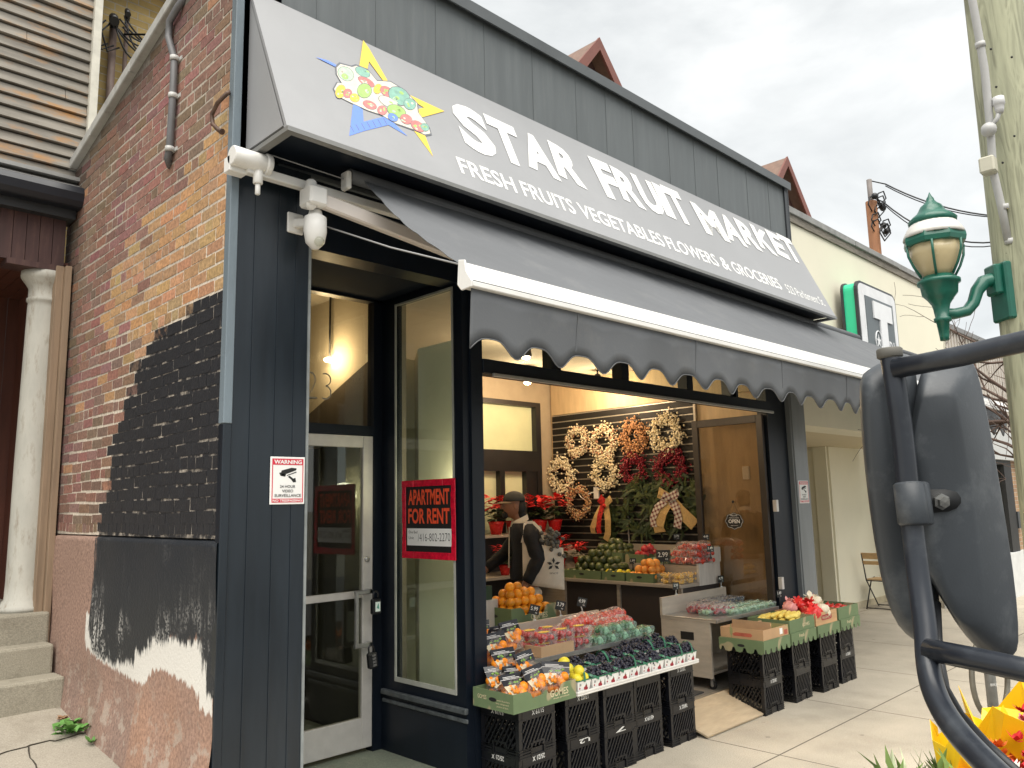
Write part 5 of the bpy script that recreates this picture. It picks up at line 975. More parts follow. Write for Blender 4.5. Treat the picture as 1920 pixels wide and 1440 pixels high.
# ================================================================== PRODUCE DISPLAYS
# ---- milk crates
def crate_mesh():
    mb = MB(); W_, H_, T_ = .165, .285, .008
    for sx_ in (-1, 1):
        for sy_ in (-1, 1): mb.box(*sorted((sx_ * W_, sx_ * (W_ - .03))), *sorted((sy_ * W_, sy_ * (W_ - .03))), 0, H_)
    def side(o, u, n):
        o, u, n = V(o), V(u), V(n)
        def bx(u0, u1, z0, z1, d0=0., d1=T_): mb.obox(o + u * ((u0 + u1) / 2) + ZU * ((z0 + z1) / 2) - n * ((d0 + d1) / 2), u * ((u1 - u0) / 2), ZU * ((z1 - z0) / 2), n * ((d1 - d0) / 2))
        bx(-.135, .135, .228, .284, -.002)
        for z_ in (.222, ): bx(-.165, .165, z_, z_ + .007, -.004)
        for z_ in (.002, .018, .034, .05): bx(-.165, -.058, z_, z_ + .008, -.004); bx(.058, .165, z_, z_ + .008, -.004)
        bx(-.135, .135, .0, .05, .004, .01)
        # hand hole framed by ribs
        bx(-.066, -.052, .0, .085, -.004); bx(.052, .066, .0, .085, -.004); bx(-.052, .052, .078, .090, -.004); bx(-.135, -.066, .052, .06, -.004); bx(.066, .135, .052, .06, -.004)
        for s_, dd, stp, wd in ((1, -.003, .034, .0105), (-1, .006, .068, .007)):
            x_ = -.3
            while x_ < .3:      # slanting bars clipped to the panel
                a, b = x_, x_ + s_ * .105; za, zb = .06, .222; c0, c1 = 0., 1.
                for lim, sg_ in ((-.135, 1), (.135, -1)):
                    fa, fb_ = sg_ * (a - lim), sg_ * (b - lim)
                    if fa < 0 and fb_ < 0: c1 = -1; break
                    if fa < 0: c0 = max(c0, fa / (fa - fb_))
                    elif fb_ < 0: c1 = min(c1, fa / (fa - fb_))
                if c1 - c0 > .12:
                    A = o + u * (a + (b - a) * c0) + ZU * (za + (zb - za) * c0) - n * (dd + .004); B = o + u * (a + (b - a) * c1) + ZU * (za + (zb - za) * c1) - n * (dd + .004)
                    mb.bar(A, B, .012, wd, n.cross(B - A) if False else ZU)
                x_ += stp
    side((0, -W_, 0), XR, -YR); side((0, W_, 0), -XR, YR); side((-W_, 0, 0), -YR, -XR); side((W_, 0, 0), YR, XR)
    for k in range(7): mb.box(-.15, .15, -.14 + k * .045, -.13 + k * .045, .262, .272); mb.box(-.14 + k * .045, -.13 + k * .045, -.15, .15, .262, .272)
    return mb
CRM_ = mat('crate_plastic', (.0045, .005, .007), .28, .35, 7, .05, rnd=.25, dirt=((.012, .012, .014), .4, 9.))
c0 = crate_mesh().build('milk_crate', CRM_); PIT = .268
LX_ = [3.72, 4.165, 4.525, 4.882, 5.31]; RX_ = [6.53, 7.10, 7.62, 8.08]; first = True
words5 = ['leftmost, under the mandarin box', 'second from the left', 'middle', 'second from the right', 'rightmost, next to the plywood ramp']
wr4 = ['nearest the plywood ramp', 'second from the plywood ramp', 'third from the plywood ramp', 'farthest from the plywood ramp']
STAMPS = {(0, 1): '51/19 X', (0, 0): '25/21 X', (1, 1): '13/02 X', (1, 0): 'L2', (4, 1): '28/02 X', (4, 0): '28/02 X', (3, 0): '45/19 X', (2, 0): '7'}
STR = {(0, 0): '28/02 X', (3, 0): '28/02 X'}
WST = mat('worn_white_stamp', (.62, .62, .6), .6, .15, 40)
for side_, xs_c, yc, nm in ((0, LX_, -.175, words5), (1, RX_, -.275, wr4)):
    for i, x in enumerate(xs_c):
        for lv in (1, 0):
            o = c0 if first else c0.copy()
            if not first: COL.objects.link(o)
            first = False; o.location = (x, yc + .012 * math.sin(i * 2.3), lv * PIT); o.rotation_euler = (0, 0, .02 * math.sin(i * 1.9 + lv * 2))
            tag(o, ('upper' if lv else 'lower') + ' black milk crate, stack ' + nm[i] + (', under the grape trays' if not side_ and i else ', under the green box lids' if side_ else ''), 'crate', 'black milk crates stacked under the produce')
            s = (STR if side_ else STAMPS).get((i, lv))
            if s:
                f = MB(); fit(f, s, (.06, -.1685, .272), -XR, -ZU, .11, .028, .02)
                if (side_, i) == (0, 0): fit(f, s, (-.1685, .02 - .06, .272), YR, -ZU, .11, .028, .02)
                st_ = f.build('stamp', WST); st_.parent = o
ZC = PIT + .285 + .001
# ---- cardboard boxes
def boxmat(name, base, patch, amt=.6, sc=4.5):
    m = mat(name, base, .8, .1, 6); t = m.node_tree; b = t.nodes['Principled BSDF']; src = b.inputs['Base Color'].links[0].from_socket
    tcn = t.nodes.new('ShaderNodeTexCoord'); mp_ = t.nodes.new('ShaderNodeMapping'); mp_.inputs['Scale'].default_value = (1, 1, .6); t.links.new(tcn.outputs['Object'], mp_.inputs[0])
    nz = t.nodes.new('ShaderNodeTexNoise'); nz.inputs['Scale'].default_value = sc; nz.inputs['Detail'].default_value = 2; t.links.new(mp_.outputs[0], nz.inputs['Vector'])
    rp = t.nodes.new('ShaderNodeValToRGB'); rp.color_ramp.elements[0].position = amt; rp.color_ramp.elements[1].position = amt + .02; t.links.new(nz.outputs[0], rp.inputs[0])
    mm = t.nodes.new('ShaderNodeMixRGB'); mm.inputs[2].default_value = (*patch, 1); t.links.new(rp.outputs[0], mm.inputs[0]); t.links.new(src, mm.inputs[1]); t.links.new(mm.outputs[0], b.inputs['Base Color']); return m
GBX = boxmat('green_carton', (.13, .185, .09), (.33, .29, .17), .60, 4.2); GBD = mat('dark_green_carton', (.03, .06, .035), .8, .1); CRT = boxmat('printed_carton', (.48, .30, .16), (.3, .3, .13), .62, 7); WBX = mat('woodgrain_carton', (.5, .3, .15), .75, .25, 2, stretch=(1, 1, 9))
TXT = mat('carton_cream_ink', (.55, .48, .3), .7, .1); MAR = mat('maroon_ink', (.3, .02, .03), .6, .05)
def carton(label, x0, x1, y0, y1, z0, h, m, notch=True, texts=(), inv=False, hole=True, group=None, name='produce_box'):
    c = thing(name, label, 'box', ((x0 + x1) / 2, (y0 + y1) / 2, z0), group); T_ = .006; mb = MB()
    def wall(o, u, n, L, nt):          # outline drawn once, then given thickness
        o, u, n = V(o), V(u), V(n); top = h; pts = [(0, 0), (L, 0), (L, top)]
        if nt:
            a, b = L * .30, L * .72; k = .42 * h; pts += [(b + .05, top), (b + .025, top - k * .2), (b, top - k), (b - .03, top - k * 1.1), ((a + b) / 2 + .02, top - k * .9), ((a + b) / 2, top - k * .35), ((a + b) / 2 - .03, top - k * .8), (a, top - k), (a - .02, top - k * .3), (a - .05, top)]
        pts.append((0, top))
        if inv:
            s_ = [(0, h), (L, h), (L, .02)]; nn = max(4, int(L / .09)); 
            for i in range(nn): q0 = L * (1 - i / nn); w = L / nn; s_ += [(q0 - w * .15, .004), (q0 - w * .5, .012), (q0 - w * .62, .045), (q0 - w * .8, .045), (q0 - w * .92, .012)]
            s_ += [(0, .02)]; pts = s_
        mb.prism([o + u * a + ZU * b for a, b in pts], -n * T_)
    wall((x0, y0, z0), XR, -YR, x1 - x0, notch); wall((x1, y1, z0), -XR, YR, x1 - x0, notch); wall((x0, y1 - T_, z0), -YR, -XR, y1 - y0 - 2 * T_, inv); wall((x1, y0 + T_, z0), YR, XR, y1 - y0 - 2 * T_, inv)
    zf = z0 + h - .006 if inv else z0 + .002; mb.box(x0 + T_, x1 - T_, y0 + T_, y1 - T_, zf, zf + .006); mb.build('carton', m, c)
    f = MB()
    for (s, face, a, b, w, hh) in texts:
        if face == 'f': fit(f, s, (x0 + a * (x1 - x0), y0 - .0008, z0 + b * h), XR, ZU, w, hh, .015)
        else: fit(f, s, (x0 - .0008, y1 - a * (y1 - y0), z0 + b * h), -YR, ZU, w, hh, .01)
    if f.v: f.build('lettering', TXT, c)
    if hole:
        hb = MB(); ym = (y0 + y1) / 2; hb.prism([(x0 - .001, ym + .035 * math.cos(a), z0 + h * .55 + .012 * math.sin(a)) for a in [2 * math.pi * i / 14 for i in range(14)]], (.0012, 0, 0)); hb.build('hand_hole', BLACK, c)
    return c
GT = (('GOMES', 'f', .57, .36, .17, .042), ('fresh produce', 'f', .62, .2, .15, .012), ('GOMES', 'l', .12, .48, .08, .025), ('growers & packers', 'l', .55, .5, .13, .012), ('keep refrigerated', 'l', .58, .34, .11, .012), ('product of Spain', 'l', .6, .18, .1, .012))
carton('green box of bagged mandarins on the leftmost crate stack', 3.485, 4.055, -.375, -.015, ZC, .112, GBX, True, GT)
ORA = mat('orange_peel', (.82, .30, .015), .42, .22, 9, .12, bscale=160, rnd=.22, hue=.1); ORB = mat('mandarin_peel', (.85, .26, .01), .4, .12, 6, .08, bscale=120, rnd=.1)
# ---- mandarin bags
def bag_proto(seed):
    q = random.Random(seed); t = thing('fruit_bag', 'x', 'bag of fruit', (0, 0, 0)); f = MB()
    for i in range(9): f.ball((q.uniform(-.07, .07), q.uniform(-.022, .022), .035 + .04 * (i // 3) + q.uniform(-.006, .006)), .031, 10, 7)
    f.build('mandarins', ORB, t)
    n = 14; vs = []; prof_ = [(.088, .045, .005), (.098, .052, .05), (.092, .046, .10), (.085, .02, .14), (.092, .008, .17)]
    for a, b, z in prof_: vs += [(a * math.copysign(abs(math.cos(k)) ** .6, math.cos(k)) + q.uniform(-.004, .004), b * math.copysign(abs(math.sin(k)) ** .8, math.sin(k)) + q.uniform(-.004, .004), z) for k in [2 * math.pi * i / n for i in range(n)]]
    MB().add(vs, [(k * n + i, k * n + (i + 1) % n, (k + 1) * n + (i + 1) % n, (k + 1) * n + i) for k in range(len(prof_) - 1) for i in range(n)], False).build('film', glass('bag_film_%d' % seed, (.995, .985, .97), .9, .16, 1.38, ((.85, .78, .7), .10, 26)), t)
    h = MB(); h.mt(0); h.add([(-.095, -.010, .165), (.095, -.010, .165), (.09, -.024, .128), (-.09, -.024, .128), (-.095, .010, .165), (.095, .010, .165), (.1, 0, .2), (-.1, 0, .2)], [(0, 1, 2, 3), (0, 7, 6, 1), (4, 5, 6, 7)], False)
    h.mt(1).add([(-.09, -.0255, .127), (-.0, -.0255, .129), (-.01, -.050, .085), (-.05, -.053, .06), (-.08, -.045, .09)], [(0, 1, 2, 3, 4)], False)
    h.mt(2)
    for i in range(7): c = (q.uniform(-.075, -.015), -.051 + q.uniform(-.002, .0), q.uniform(.075, .118)); h.ball(c, q.uniform(.008, .014), 7, 4, (1, .25, 1))
    h.mt(3)
    for i in range(4): c = (q.uniform(-.06, .06), -.0195 + 0, .146 + q.uniform(-.008, .008)); h.ball(c, .009, 6, 4, (1.3, .2, .8))
    h.mt(4).box(-.075, .05, -.0118, -.0108, .172, .175).box(-.075, .02, -.0085, -.0075, .18, .183).box(-.098, .098, -.0108, -.0098, .1655, .168)
    h.build('header_label', [mat('label_black', (.01, .01, .014), .25, 0), mat('label_pale', (.62, .55, .38), .35, .2, 60), ORB, mat('label_leaf', (.2, .36, .08), .4, .2), mat('label_white', (.8, .78, .76), .3, 0)], t); return t
bp = [bag_proto(1), bag_proto(2)]
BAGS = [(3.60, -.30, ZC + .012, -.35, -.15), (3.70, -.2, ZC + .03, -.3, .1), (3.77, -.30, ZC + .03, -.18, .12), (3.64, -.12, ZC + .03, -.3, -.4), (3.965, -.27, ZC + .02, -.12, -.5), (3.85, -.15, ZC + .09, -.2, .15), (3.80, .10, .745, -.12, -.1), (3.90, .19, .745, -.1, .2), (3.98, .12, .80, -.2, .1), (4.08, .32, .745, .0, -.2), (3.86, .34, .80, .1, .3), (3.72, -.08, ZC + .12, -.25, -.1)]
for i, (x, y, z, tx, rz) in enumerate(BAGS):
    lab = 'clear bag of mandarins with black header in the green box' if (i < 6 or i == 11) else 'clear bag of mandarins with black header heaped behind the green box'
    o = bp[i] if i < 2 else dup(bp[i % 2], (0, 0, 0)); o.location = (x, y, z); o.rotation_euler = (tx, .1 * math.sin(i * 2.), rz); o['label'] = lab; o['group'] = 'bags of mandarins in the green box' if (i < 6 or i == 11) else 'bags of mandarins behind the green box'
# ---- low steel trays with grape baskets
TRY = mat('white_tray', (.66, .64, .60), .35, .06, 8)
solo(MB().box(4.065, 5.50, -.385, .0, ZC, ZC + .012).box(4.065, 5.50, -.385, -.375, ZC + .012, ZC + .03).box(4.065, 4.075, -.375, .0, ZC + .012, ZC + .03).box(5.49, 5.50, -.375, .0, ZC + .012, ZC + .03).box(4.075, 5.49, -.19, -.01, ZC + .0125, ZC + .05), 'display_tray', TRY, 'long pale tray holding the baskets of grapes on top of the black crates', 'tray', (4.8, -.2, ZC), bevel=.004)
BSK = mat('white_punnet', (.74, .73, .70), .55, .08, 9); GHD = mat('green_handle', (.03, .16, .085), .4, .12, 9); GRP = mat('dark_grape', (.018, .018, .032), .38, .5, 60, rnd=.2, spec=.5)
def basket(fold=0.):
    t = thing('fruit_basket', 'x', 'basket', (0, 0, 0)); mb = MB(); a, b, h = .068, .055, .078
    o_ = [(-a * .82, -b * .82), (a * .82, -b * .82), (a * .82, b * .82), (-a * .82, b * .82)]; p_ = [(-a, -b), (a, -b), (a, b), (-a, b)]
    vs = [(x, y, 0) for x, y in o_] + [(x, y, h) for x, y in p_] + [(x * .95, y * .95, h) for x, y in p_] + [(x * .78, y * .78, .004) for x, y in p_]
    mb.add(vs, [(3, 2, 1, 0)] + [(i, (i + 1) % 4, 4 + (i + 1) % 4, 4 + i) for i in range(4)] + [(4 + i, 4 + (i + 1) % 4, 8 + (i + 1) % 4, 8 + i) for i in range(4)] + [(8 + i, 8 + (i + 1) % 4, 12 + (i + 1) % 4, 12 + i) for i in range(4)] + [(12, 13, 14, 15)], False); mb.build('punnet', BSK, t)
    MB().tube([(-a, -b, h), (a, -b, h), (a, b, h), (-a, b, h)], .0042, 6, closed=True).build('rim', GHD, t)
    pts = [(.075 * math.sin(k) * math.sin(fold), (b + .002) * -math.cos(k), h - .01 + .085 * math.sin(k) * math.cos(fold)) for k in [math.pi * i / 12 for i in range(13)]]; hd = MB()
    for p, q_ in zip(pts, pts[1:]): hd.bar(p, q_, .017, .0025, (0, -1, 0.3))
    hd.build('handle', GHD, t)
    f = MB(); zf = lambda z: -b * (.82 + .18 * z / h) - .0012
    for x, z, r in ((.01, .026, .011), (.028, .022, .012), (.022, .038, .010), (-.042, .03, .006)): f.prism([(x + r * math.cos(k), zf(z), z + r * math.sin(k)) for k in [2 * math.pi * i / 9 for i in range(9)]], (0, .001, 0))
    f.mt(1).box(.019, .023, zf(.045) - .0004, zf(.045), .038, .056).mt(2).box(-.046, -.03, zf(.05) - .0003, zf(.05), .045, .06); f.build('fruit_print', [MAR, GHD, mat('grey_print', (.25, .25, .24), .6, 0)], t); return t
def heap(seed, r, m, n, top=.066, nm='grape_bunch', sq=(1, 1, 1)):
    q = random.Random(seed); mb = MB()
    for i in range(n):
        x, y = q.uniform(-.058, .058), q.uniform(-.046, .046); zz = .064 + top * max(0, 1 - (x / .075) ** 2 - (y / .065) ** 2) * q.uniform(.6, 1.25); mb.ball((x, y, zz), r * q.uniform(.85, 1.12), 8, 5, sq)
    return mb.build(nm, m)
bk0 = basket(.25); bk1 = basket(-1.2); gh = [heap(i, .0108, GRP, 120) for i in range(3)]; QUI = mat('yellow_quince', (.68, .58, .03), .45, .15, 9)
k = 0; xs_b = [4.145 + .1405 * i for i in range(10)]
for row_, (yb_, zb_) in enumerate(((-.318, ZC + .0135), (-.185, ZC + .052), (-.06, ZC + .052))):
    for i, x in enumerate(xs_b):
        if row_ == 2 and i < 6: continue
        quince = i == 0 and row_ < 2
        pos = (x + .005 * math.sin(i * 3 + row_), yb_ + .008 * math.sin(i * 5.3 + row_ * 2), zb_); nm = ['front', 'middle', 'back'][row_]
        lab = ('white basket of yellow quinces in the %s row' % nm) if quince else 'white cherry printed basket of dark grapes in the %s row of the pale tray' % nm
        if k == 0: bk0.location = pos; bk0['label'] = lab; bk0['group'] = 'baskets of fruit on the pale tray'; o = bk0
        elif k == 1: o = bk1; bk1.location = pos; bk1['label'] = lab; bk1['group'] = 'baskets of fruit on the pale tray'
        else: o = dup((bk0, bk1, bk1)[(k * 7 // 3) % 3], pos, lab, 'baskets of fruit on the pale tray', rz=.12 * math.sin(k * 1.7) + (math.pi if k % 4 == 1 and row_ else 0))
        if quince: pass
        else:
            g = gh[k % 3] if k in (1, 2, 3) else gh[k % 3].copy()
            if k not in (1, 2, 3): COL.objects.link(g)
            g.location = pos; g.rotation_euler = (0, 0, (k % 2) * math.pi); tag(g, 'bunch of dark grapes heaped in a white basket of the %s row' % nm, 'grapes', 'grapes in the white baskets')
        k += 1
def scatter(name, proto, pts, label, cat, group, rot=True):
    for i, p in enumerate(pts):
        o = proto if 'label' not in proto else proto.copy()
        if o is not proto: COL.objects.link(o)
        o.location = p; o.rotation_euler = (R.uniform(0, 6), R.uniform(0, 6), R.uniform(0, 6)) if rot else (0, 0, R.uniform(-.3, .3)); tag(o, label, cat, group)
        o.scale = (R.uniform(.88, 1.1), R.uniform(.9, 1.06), R.uniform(.88, 1.1))
qb = MB().ball((0, 0, 0), .036, 14, 9, (1, .95, 1.08)).tube([(0, 0, .036), (.004, 0, .046)], .003, 5).build('quince', QUI)
scatter('quince', qb, [(xs_b[0] + dx, yy + dy, zz + dz) for yy, zz in ((-.318, ZC + .0135), (-.185, ZC + .052)) for dx, dy, dz in ((-.034, -.02, .085), (.034, -.018, .084), (0, .025, .09), (0.006, -.005, .128))], 'yellow quince heaped in a white basket beside the mandarin box', 'quince', 'quinces in the white baskets')
# ---- display carts
def cart(label, x0, x1, y0, y1, zt, bz, hole=True):
    t = thing('display_cart', label, 'display table', ((x0 + x1) / 2, (y0 + y1) / 2, FL)); LAM = mat('pale_laminate', (.46, .41, .34), .5, .12, 3, .03, stretch=(2, 2, 9))
    for xa in (x0, x1 - .025): MB().box(xa, xa + .025, y0 + .05, y1, FL + .1, zt - .03).build('side_panel', LAM, t)
    MB().box(x0 + .025, x1 - .025, y1 - .03, y1, FL + .1, zt - .03).build('back_panel', LAM, t)
    MB().box(x0 + .025, x1 - .025, y0 + .08, y1 - .03, FL + .12, FL + .14).build('shelf', LAM, t)
    MB().box(x0 - .005, x1 + .005, y0 - .02, y1, zt - .03, zt - .006).build('tabletop', LAM, t)
    MB().box(x0 - .012, x1 + .012, y0 - .03, y1 - .025, zt - .006, zt).box(x0 - .012, x1 + .012, y0 - .034, y0 - .03, zt - .03, zt + .004).build('steel_tray', STEEL, t, bevel=.002)
    MB().box(x0 - .01, x1 + .01, y1 - .025, y1, zt - .006, bz).build('backboard', LAM, t)
    if hole: MB().box(x0 - .002, x0 - .0005, y0 + .22, y0 + .36, zt - .2, zt - .13).build('vent_slot', BLACK, t)
    for xa in (x0 + .05, x1 - .08):
        for ya in (y0 + .08, y1 - .06):
            w = MB().mt(0).tube([(xa - .012, ya, FL + .036), (xa + .012, ya, FL + .036)], .036, 14).mt(1).tube([(xa - .014, ya, FL + .036), (xa + .014, ya, FL + .036)], .014, 10).box(xa - .018, xa - .014, ya - .012, ya + .012, FL + .03, FL + .1).box(xa + .014, xa + .018, ya - .012, ya + .012, FL + .03, FL + .1); w.build('caster_wheel', [BLACKP, STEEL], t)
    return t
cart('pale laminate display cart loaded with strawberries and tomatoes behind the grape baskets', 3.73, 5.49, .045, .62, .735, .875)
cart('pale laminate display cart on wheels holding berry packs, right of the plywood ramp', 6.42, 7.56, .03, .60, .735, .892)
# ---- clamshell packs
STB = mat('strawberry', (.50, .018, .022), .35, .25, 40, .2, bscale=150, rnd=.15); GOLD = mat('yellow_label', (.72, .48, .03), .45, .1)
def pack(seed, fm, n, r, w=.085, d=.062, h=.075, lid=True, lblm=None, filmname='clear_plastic'):
    q = random.Random(seed); t = thing('clamshell_pack', 'x', 'punnet', (0, 0, 0)); f = MB()
    for i in range(n): f.mt(i % len(fm)).ball((q.uniform(-w + r, w - r), q.uniform(-d + r, d - r), q.uniform(r, h - r * .7)), r * q.uniform(.85, 1.1), 8, 6, (1, 1, 1.1))
    f.build('fruit', fm, t); b = MB(); vs = [(s * w * k, u * d * k, z) for k, z in ((.9, 0), (1, h * .62), (1.03, h * .64), (1.03, h * .7), (.92, h)) for s, u in ((-1, -1), (1, -1), (1, 1), (-1, 1))]
    b.add(vs, [(k * 4 + i, k * 4 + (i + 1) % 4, k * 4 + 4 + (i + 1) % 4, k * 4 + 4 + i) for k in range(4) for i in range(4)] + [(16, 17, 18, 19)], False); b.build('clear_box', MATS.get(filmname, CLEAR), t)
    if lblm: MB().prism([(w * .62 * math.cos(k), d * .5 * math.sin(k), h + .0008) for k in [2 * math.pi * i / 14 for i in range(14)]], (0, 0, .0008)).build('label', lblm, t)
    return t
glass('mint_plastic', (.86, .97, .91), .95, .14, 1.45, ((.6, .78, .68), .16, 34)); 
def place(proto, spots, label, group, tilt=.0):
    for i, s in enumerate(spots):
        lab = label[i] if isinstance(label, (list, tuple)) else label
        if proto.get('group') is None: o = proto; o.location = s[:3]; o.rotation_euler = (0, 0, s[3] if len(s) > 3 else 0); o['label'] = lab; o['group'] = group
        else: dup(proto, s[:3], lab, group, rz=(s[3] if len(s) > 3 else .05 * math.sin(i * 2.1)))
ZT = .737
sp = pack(1, [STB, mat('strawberry_leaf', (.12, .2, .05), .5, .2)] if False else [STB], 24, .019, lblm=GOLD)
place(sp, [(4.27 + .19 * (i % 3), .10 + .14 * (i // 3 % 3), ZT + .078 * (i // 9)) for i in range(14)] + [(4.10, .50, ZT), (4.10, .5, ZT + .08)], 'clear pack of red strawberries with yellow label on the left cart', 'strawberry packs on the left cart')
TOM = mat('red_tomato', (.58, .045, .02), .25, .15, 6, rnd=.12); MTB = mat('basil_leaf', (.04, .16, .05), .5, .3, 20)
ms = pack(3, [MTB, mat('pale_mint_leaf', (.3, .45, .33), .5, .2)], 16, .017, .075, .06, .06, filmname='mint_plastic')
place(ms, [(4.80 + .155 * i, .075, ZT) for i in range(5)] + [(4.88 + .155 * i, .08, ZT + .062) for i in range(3)], 'mint green plastic tray of herbs on the left cart in front of the tomatoes', 'mint green herb trays on the left cart')
def tombag(seed, m, film, n=18, r=.024, L=.095):
    q = random.Random(seed); t = thing('produce_bag', 'x', 'bag of vegetables', (0, 0, 0)); f = MB()
    for i in range(n): f.ball((q.uniform(-L, L), q.uniform(-.055, .055), r + q.uniform(0, .038)), r * q.uniform(.85, 1.1), 10, 7)
    f.build('tomatoes', m, t); vs = []; nn = 16
    for k, (s_, z_) in enumerate(((.92, .004), (1.1, .035), (.98, .075), (.55, .092), (.15, .096))): vs += [((L + .02) * s_ * math.cos(a) + q.uniform(-.008, .008), .075 * s_ * math.sin(a) + q.uniform(-.008, .008), z_ + q.uniform(-.005, .006)) for a in [2 * math.pi * i / nn for i in range(nn)]]
    MB().add(vs, [(k * nn + i, k * nn + (i + 1) % nn, (k + 1) * nn + (i + 1) % nn, (k + 1) * nn + i) for k in range(4) for i in range(nn)] + [tuple(range(4 * nn, 5 * nn))], False).build('film', film, t); return t
FILM = glass('crinkled_film', (.995, .98, .98), 1., .18, 1.45, ((.85, .8, .78), .15, 34))
tb_ = tombag(4, TOM, FILM)
place(tb_, [(4.72 + .2 * (i % 4), .23 + .13 * (i // 4 % 3), ZT + .01 + .075 * (i // 12) + .04 * (i % 4 > 1), .3 * math.sin(i * 1.3)) for i in range(12)] + [(4.85 + .2 * i, .33 + .06 * (i % 2), ZT + .085, .5 * math.sin(i)) for i in range(4)], 'clear crinkled bag of red tomatoes heaped on the left cart', 'bags of tomatoes on the left cart')
solo(MB().box(4.155, 4.50, .02, .045, ZT, ZT + .07).box(4.155, 4.18, .045, .18, ZT, ZT + .07), 'carton_edge', CARD, 'brown cardboard strip standing in front of the strawberry packs', 'cardboard', (4.3, .03, ZT))
# ---- orange stand
st_t = thing('display_stand', 'whitewashed stepped stand carrying the boxes of oranges inside the doorway', 'stand', (4.65, .95, FL)); WWD = mat('whitewashed_board', (.50, .47, .43), .7, .15, 4, .05, stretch=(5, 5, .7))
MB().box(4.18, 5.12, .72, 1.22, FL, .815).box(4.18, 4.62, .93, 1.22, .815, 1.03).build('carcass', WWD, st_t, bevel=.004)
GT2 = (('GOMES', 'f', .42, .3, .2, .045), ('fresh produce', 'f', .46, .12, .16, .012))
carton('green box of large oranges on the low step of the white stand', 4.575, 5.105, .735, 1.12, .817, .15, GBX, True, GT2)
carton('dark green box of oranges on the higher step of the white stand', 4.2, 4.56, .94, 1.21, 1.032, .11, GBD, False, (('GOMES', 'f', .35, .3, .16, .03),), hole=False)
og = MB().ball((0, 0, 0), .0415, 16, 11).build('orange', ORA); pts = []
for L, (nx_, ny_, z_) in enumerate(((6, 4, .865), (6, 4, .935), (5, 3, 1.0), (4, 2, 1.06), (2, 1, 1.115))):
    for j in range(ny_):
        for i in range(nx_): pts.append((4.625 + .083 * i + .02 * L + R.uniform(-.004, .004), .80 + .08 * j + .02 * L + R.uniform(-.004, .004), z_ + .004 * R.random()))
pts = [p for p in pts if not (p[2] > 1.04 and p[0] > 4.95) and not (p[2] > .99 and p[0] > 5.04)]
scatter('orange', og, pts, 'large orange heaped in the green box inside the doorway', 'orange', 'oranges in the green box on the stand')
o2_ = og.copy(); COL.objects.link(o2_)
for kk in ('label', 'category', 'group'): del o2_[kk]
scatter('orange', o2_, [(4.245 + .083 * i + .02 * L, .99 + .08 * j, 1.12 + .065 * L) for L, (a, b) in enumerate(((4, 3), (3, 2), (2, 1))) for i in range(a) for j in range(b)], 'large orange in the dark green box on the upper step', 'orange', 'oranges in the dark green box')
# ---- long table along the right wall
tbB = thing('display_table', 'long two tier wooden display table with dark panels along the slat wall', 'display table', (7.2, 1.4, FL)); DPN = mat('dark_panel', (.035, .028, .026), .6, .15, 3)
MB().box(6.90, 7.58, .66, 2.24, FL, .93).build('carcass', DPN, tbB)
mb = MB()
for y in (.66, 1.43, 2.2): mb.box(6.875, 6.90, y, y + .04, FL, .93)
mb.build('upright', WOOD, tbB); MB().box(6.83, 7.58, .64, 2.26, .93, .965).build('tabletop', WOOD, tbB, bevel=.004)
MB().box(7.17, 7.58, .66, 2.24, .965, 1.13).build('upper_tier', WOOD, tbB); MB().box(7.565, 7.59, .64, 2.26, 1.13, 1.31).build('backboard', WOOD, tbB); MB().box(7.17, 7.58, .635, .66, .93, 1.15).box(7.4, 7.58, .62, .66, 1.15, 1.3).build('end_panel', WWD, tbB)
carton('green box of avocados farthest back on the lower tier', 6.85, 7.15, 1.66, 2.2, .967, .09, GBX, False, hole=True); carton('green box of avocados and lemons in the middle of the lower tier', 6.85, 7.15, 1.34, 1.64, .967, .09, GBX, False); carton('green box of oranges on the lower tier of the long table', 6.85, 7.15, .98, 1.32, .967, .09, GBX, False)
carton('green box of avocados on the upper tier', 7.19, 7.55, 1.62, 2.1, 1.132, .10, GBX, False, hole=False); carton('green box of pomegranates on the upper tier', 7.19, 7.55, 1.32, 1.58, 1.132, .09, GBX, False, hole=False)
AVO = mat('avocado_skin', (.075, .095, .03), .32, .35, 9, .15, bscale=90, rnd=.35); av = MB().ball((0, 0, 0), .050, 14, 9, (.88, .88, 1.12)).build('avocado', AVO); pts = []
for L, (a, b) in enumerate(((3, 7), (3, 6), (2, 5), (1, 3))):
    for i in range(a):
        for j in range(b): pts.append((6.91 + .092 * i + .03 * L + R.uniform(-.006, .006), 1.46 + .105 * j + .07 * L + R.uniform(-.006, .006), 1.03 + .066 * L + R.uniform(-.006, .006)))
scatter('avocado', av, pts, 'dark green avocado piled on the lower tier', 'avocado', 'avocados on the lower tier')
a2 = av.copy(); COL.objects.link(a2)
for kk in ('label', 'category', 'group'): del a2[kk]
scatter('avocado', a2, [(7.25 + .09 * i + .02 * L, 1.68 + .085 * j + .03 * L, 1.225 + .06 * L) for L, (a, b) in enumerate(((3, 5), (3, 4), (1, 2))) for i in range(a) for j in range(b)], 'dark green avocado piled on the upper tier', 'avocado', 'avocados on the upper tier')
lm = MB().ball((0, 0, 0), .03, 12, 8, (1, 1, 1.25)).build('lemon', mat('lemon_peel', (.75, .62, .03), .4, .1, 6, rnd=.1)); scatter('lemon', lm, [(6.90 + .065 * i, 1.375 + .07 * j, 1.03 + .02 * ((i + j) % 2)) for i in range(2) for j in range(4)], 'yellow lemon beside the avocados', 'lemon', 'lemons on the lower tier')
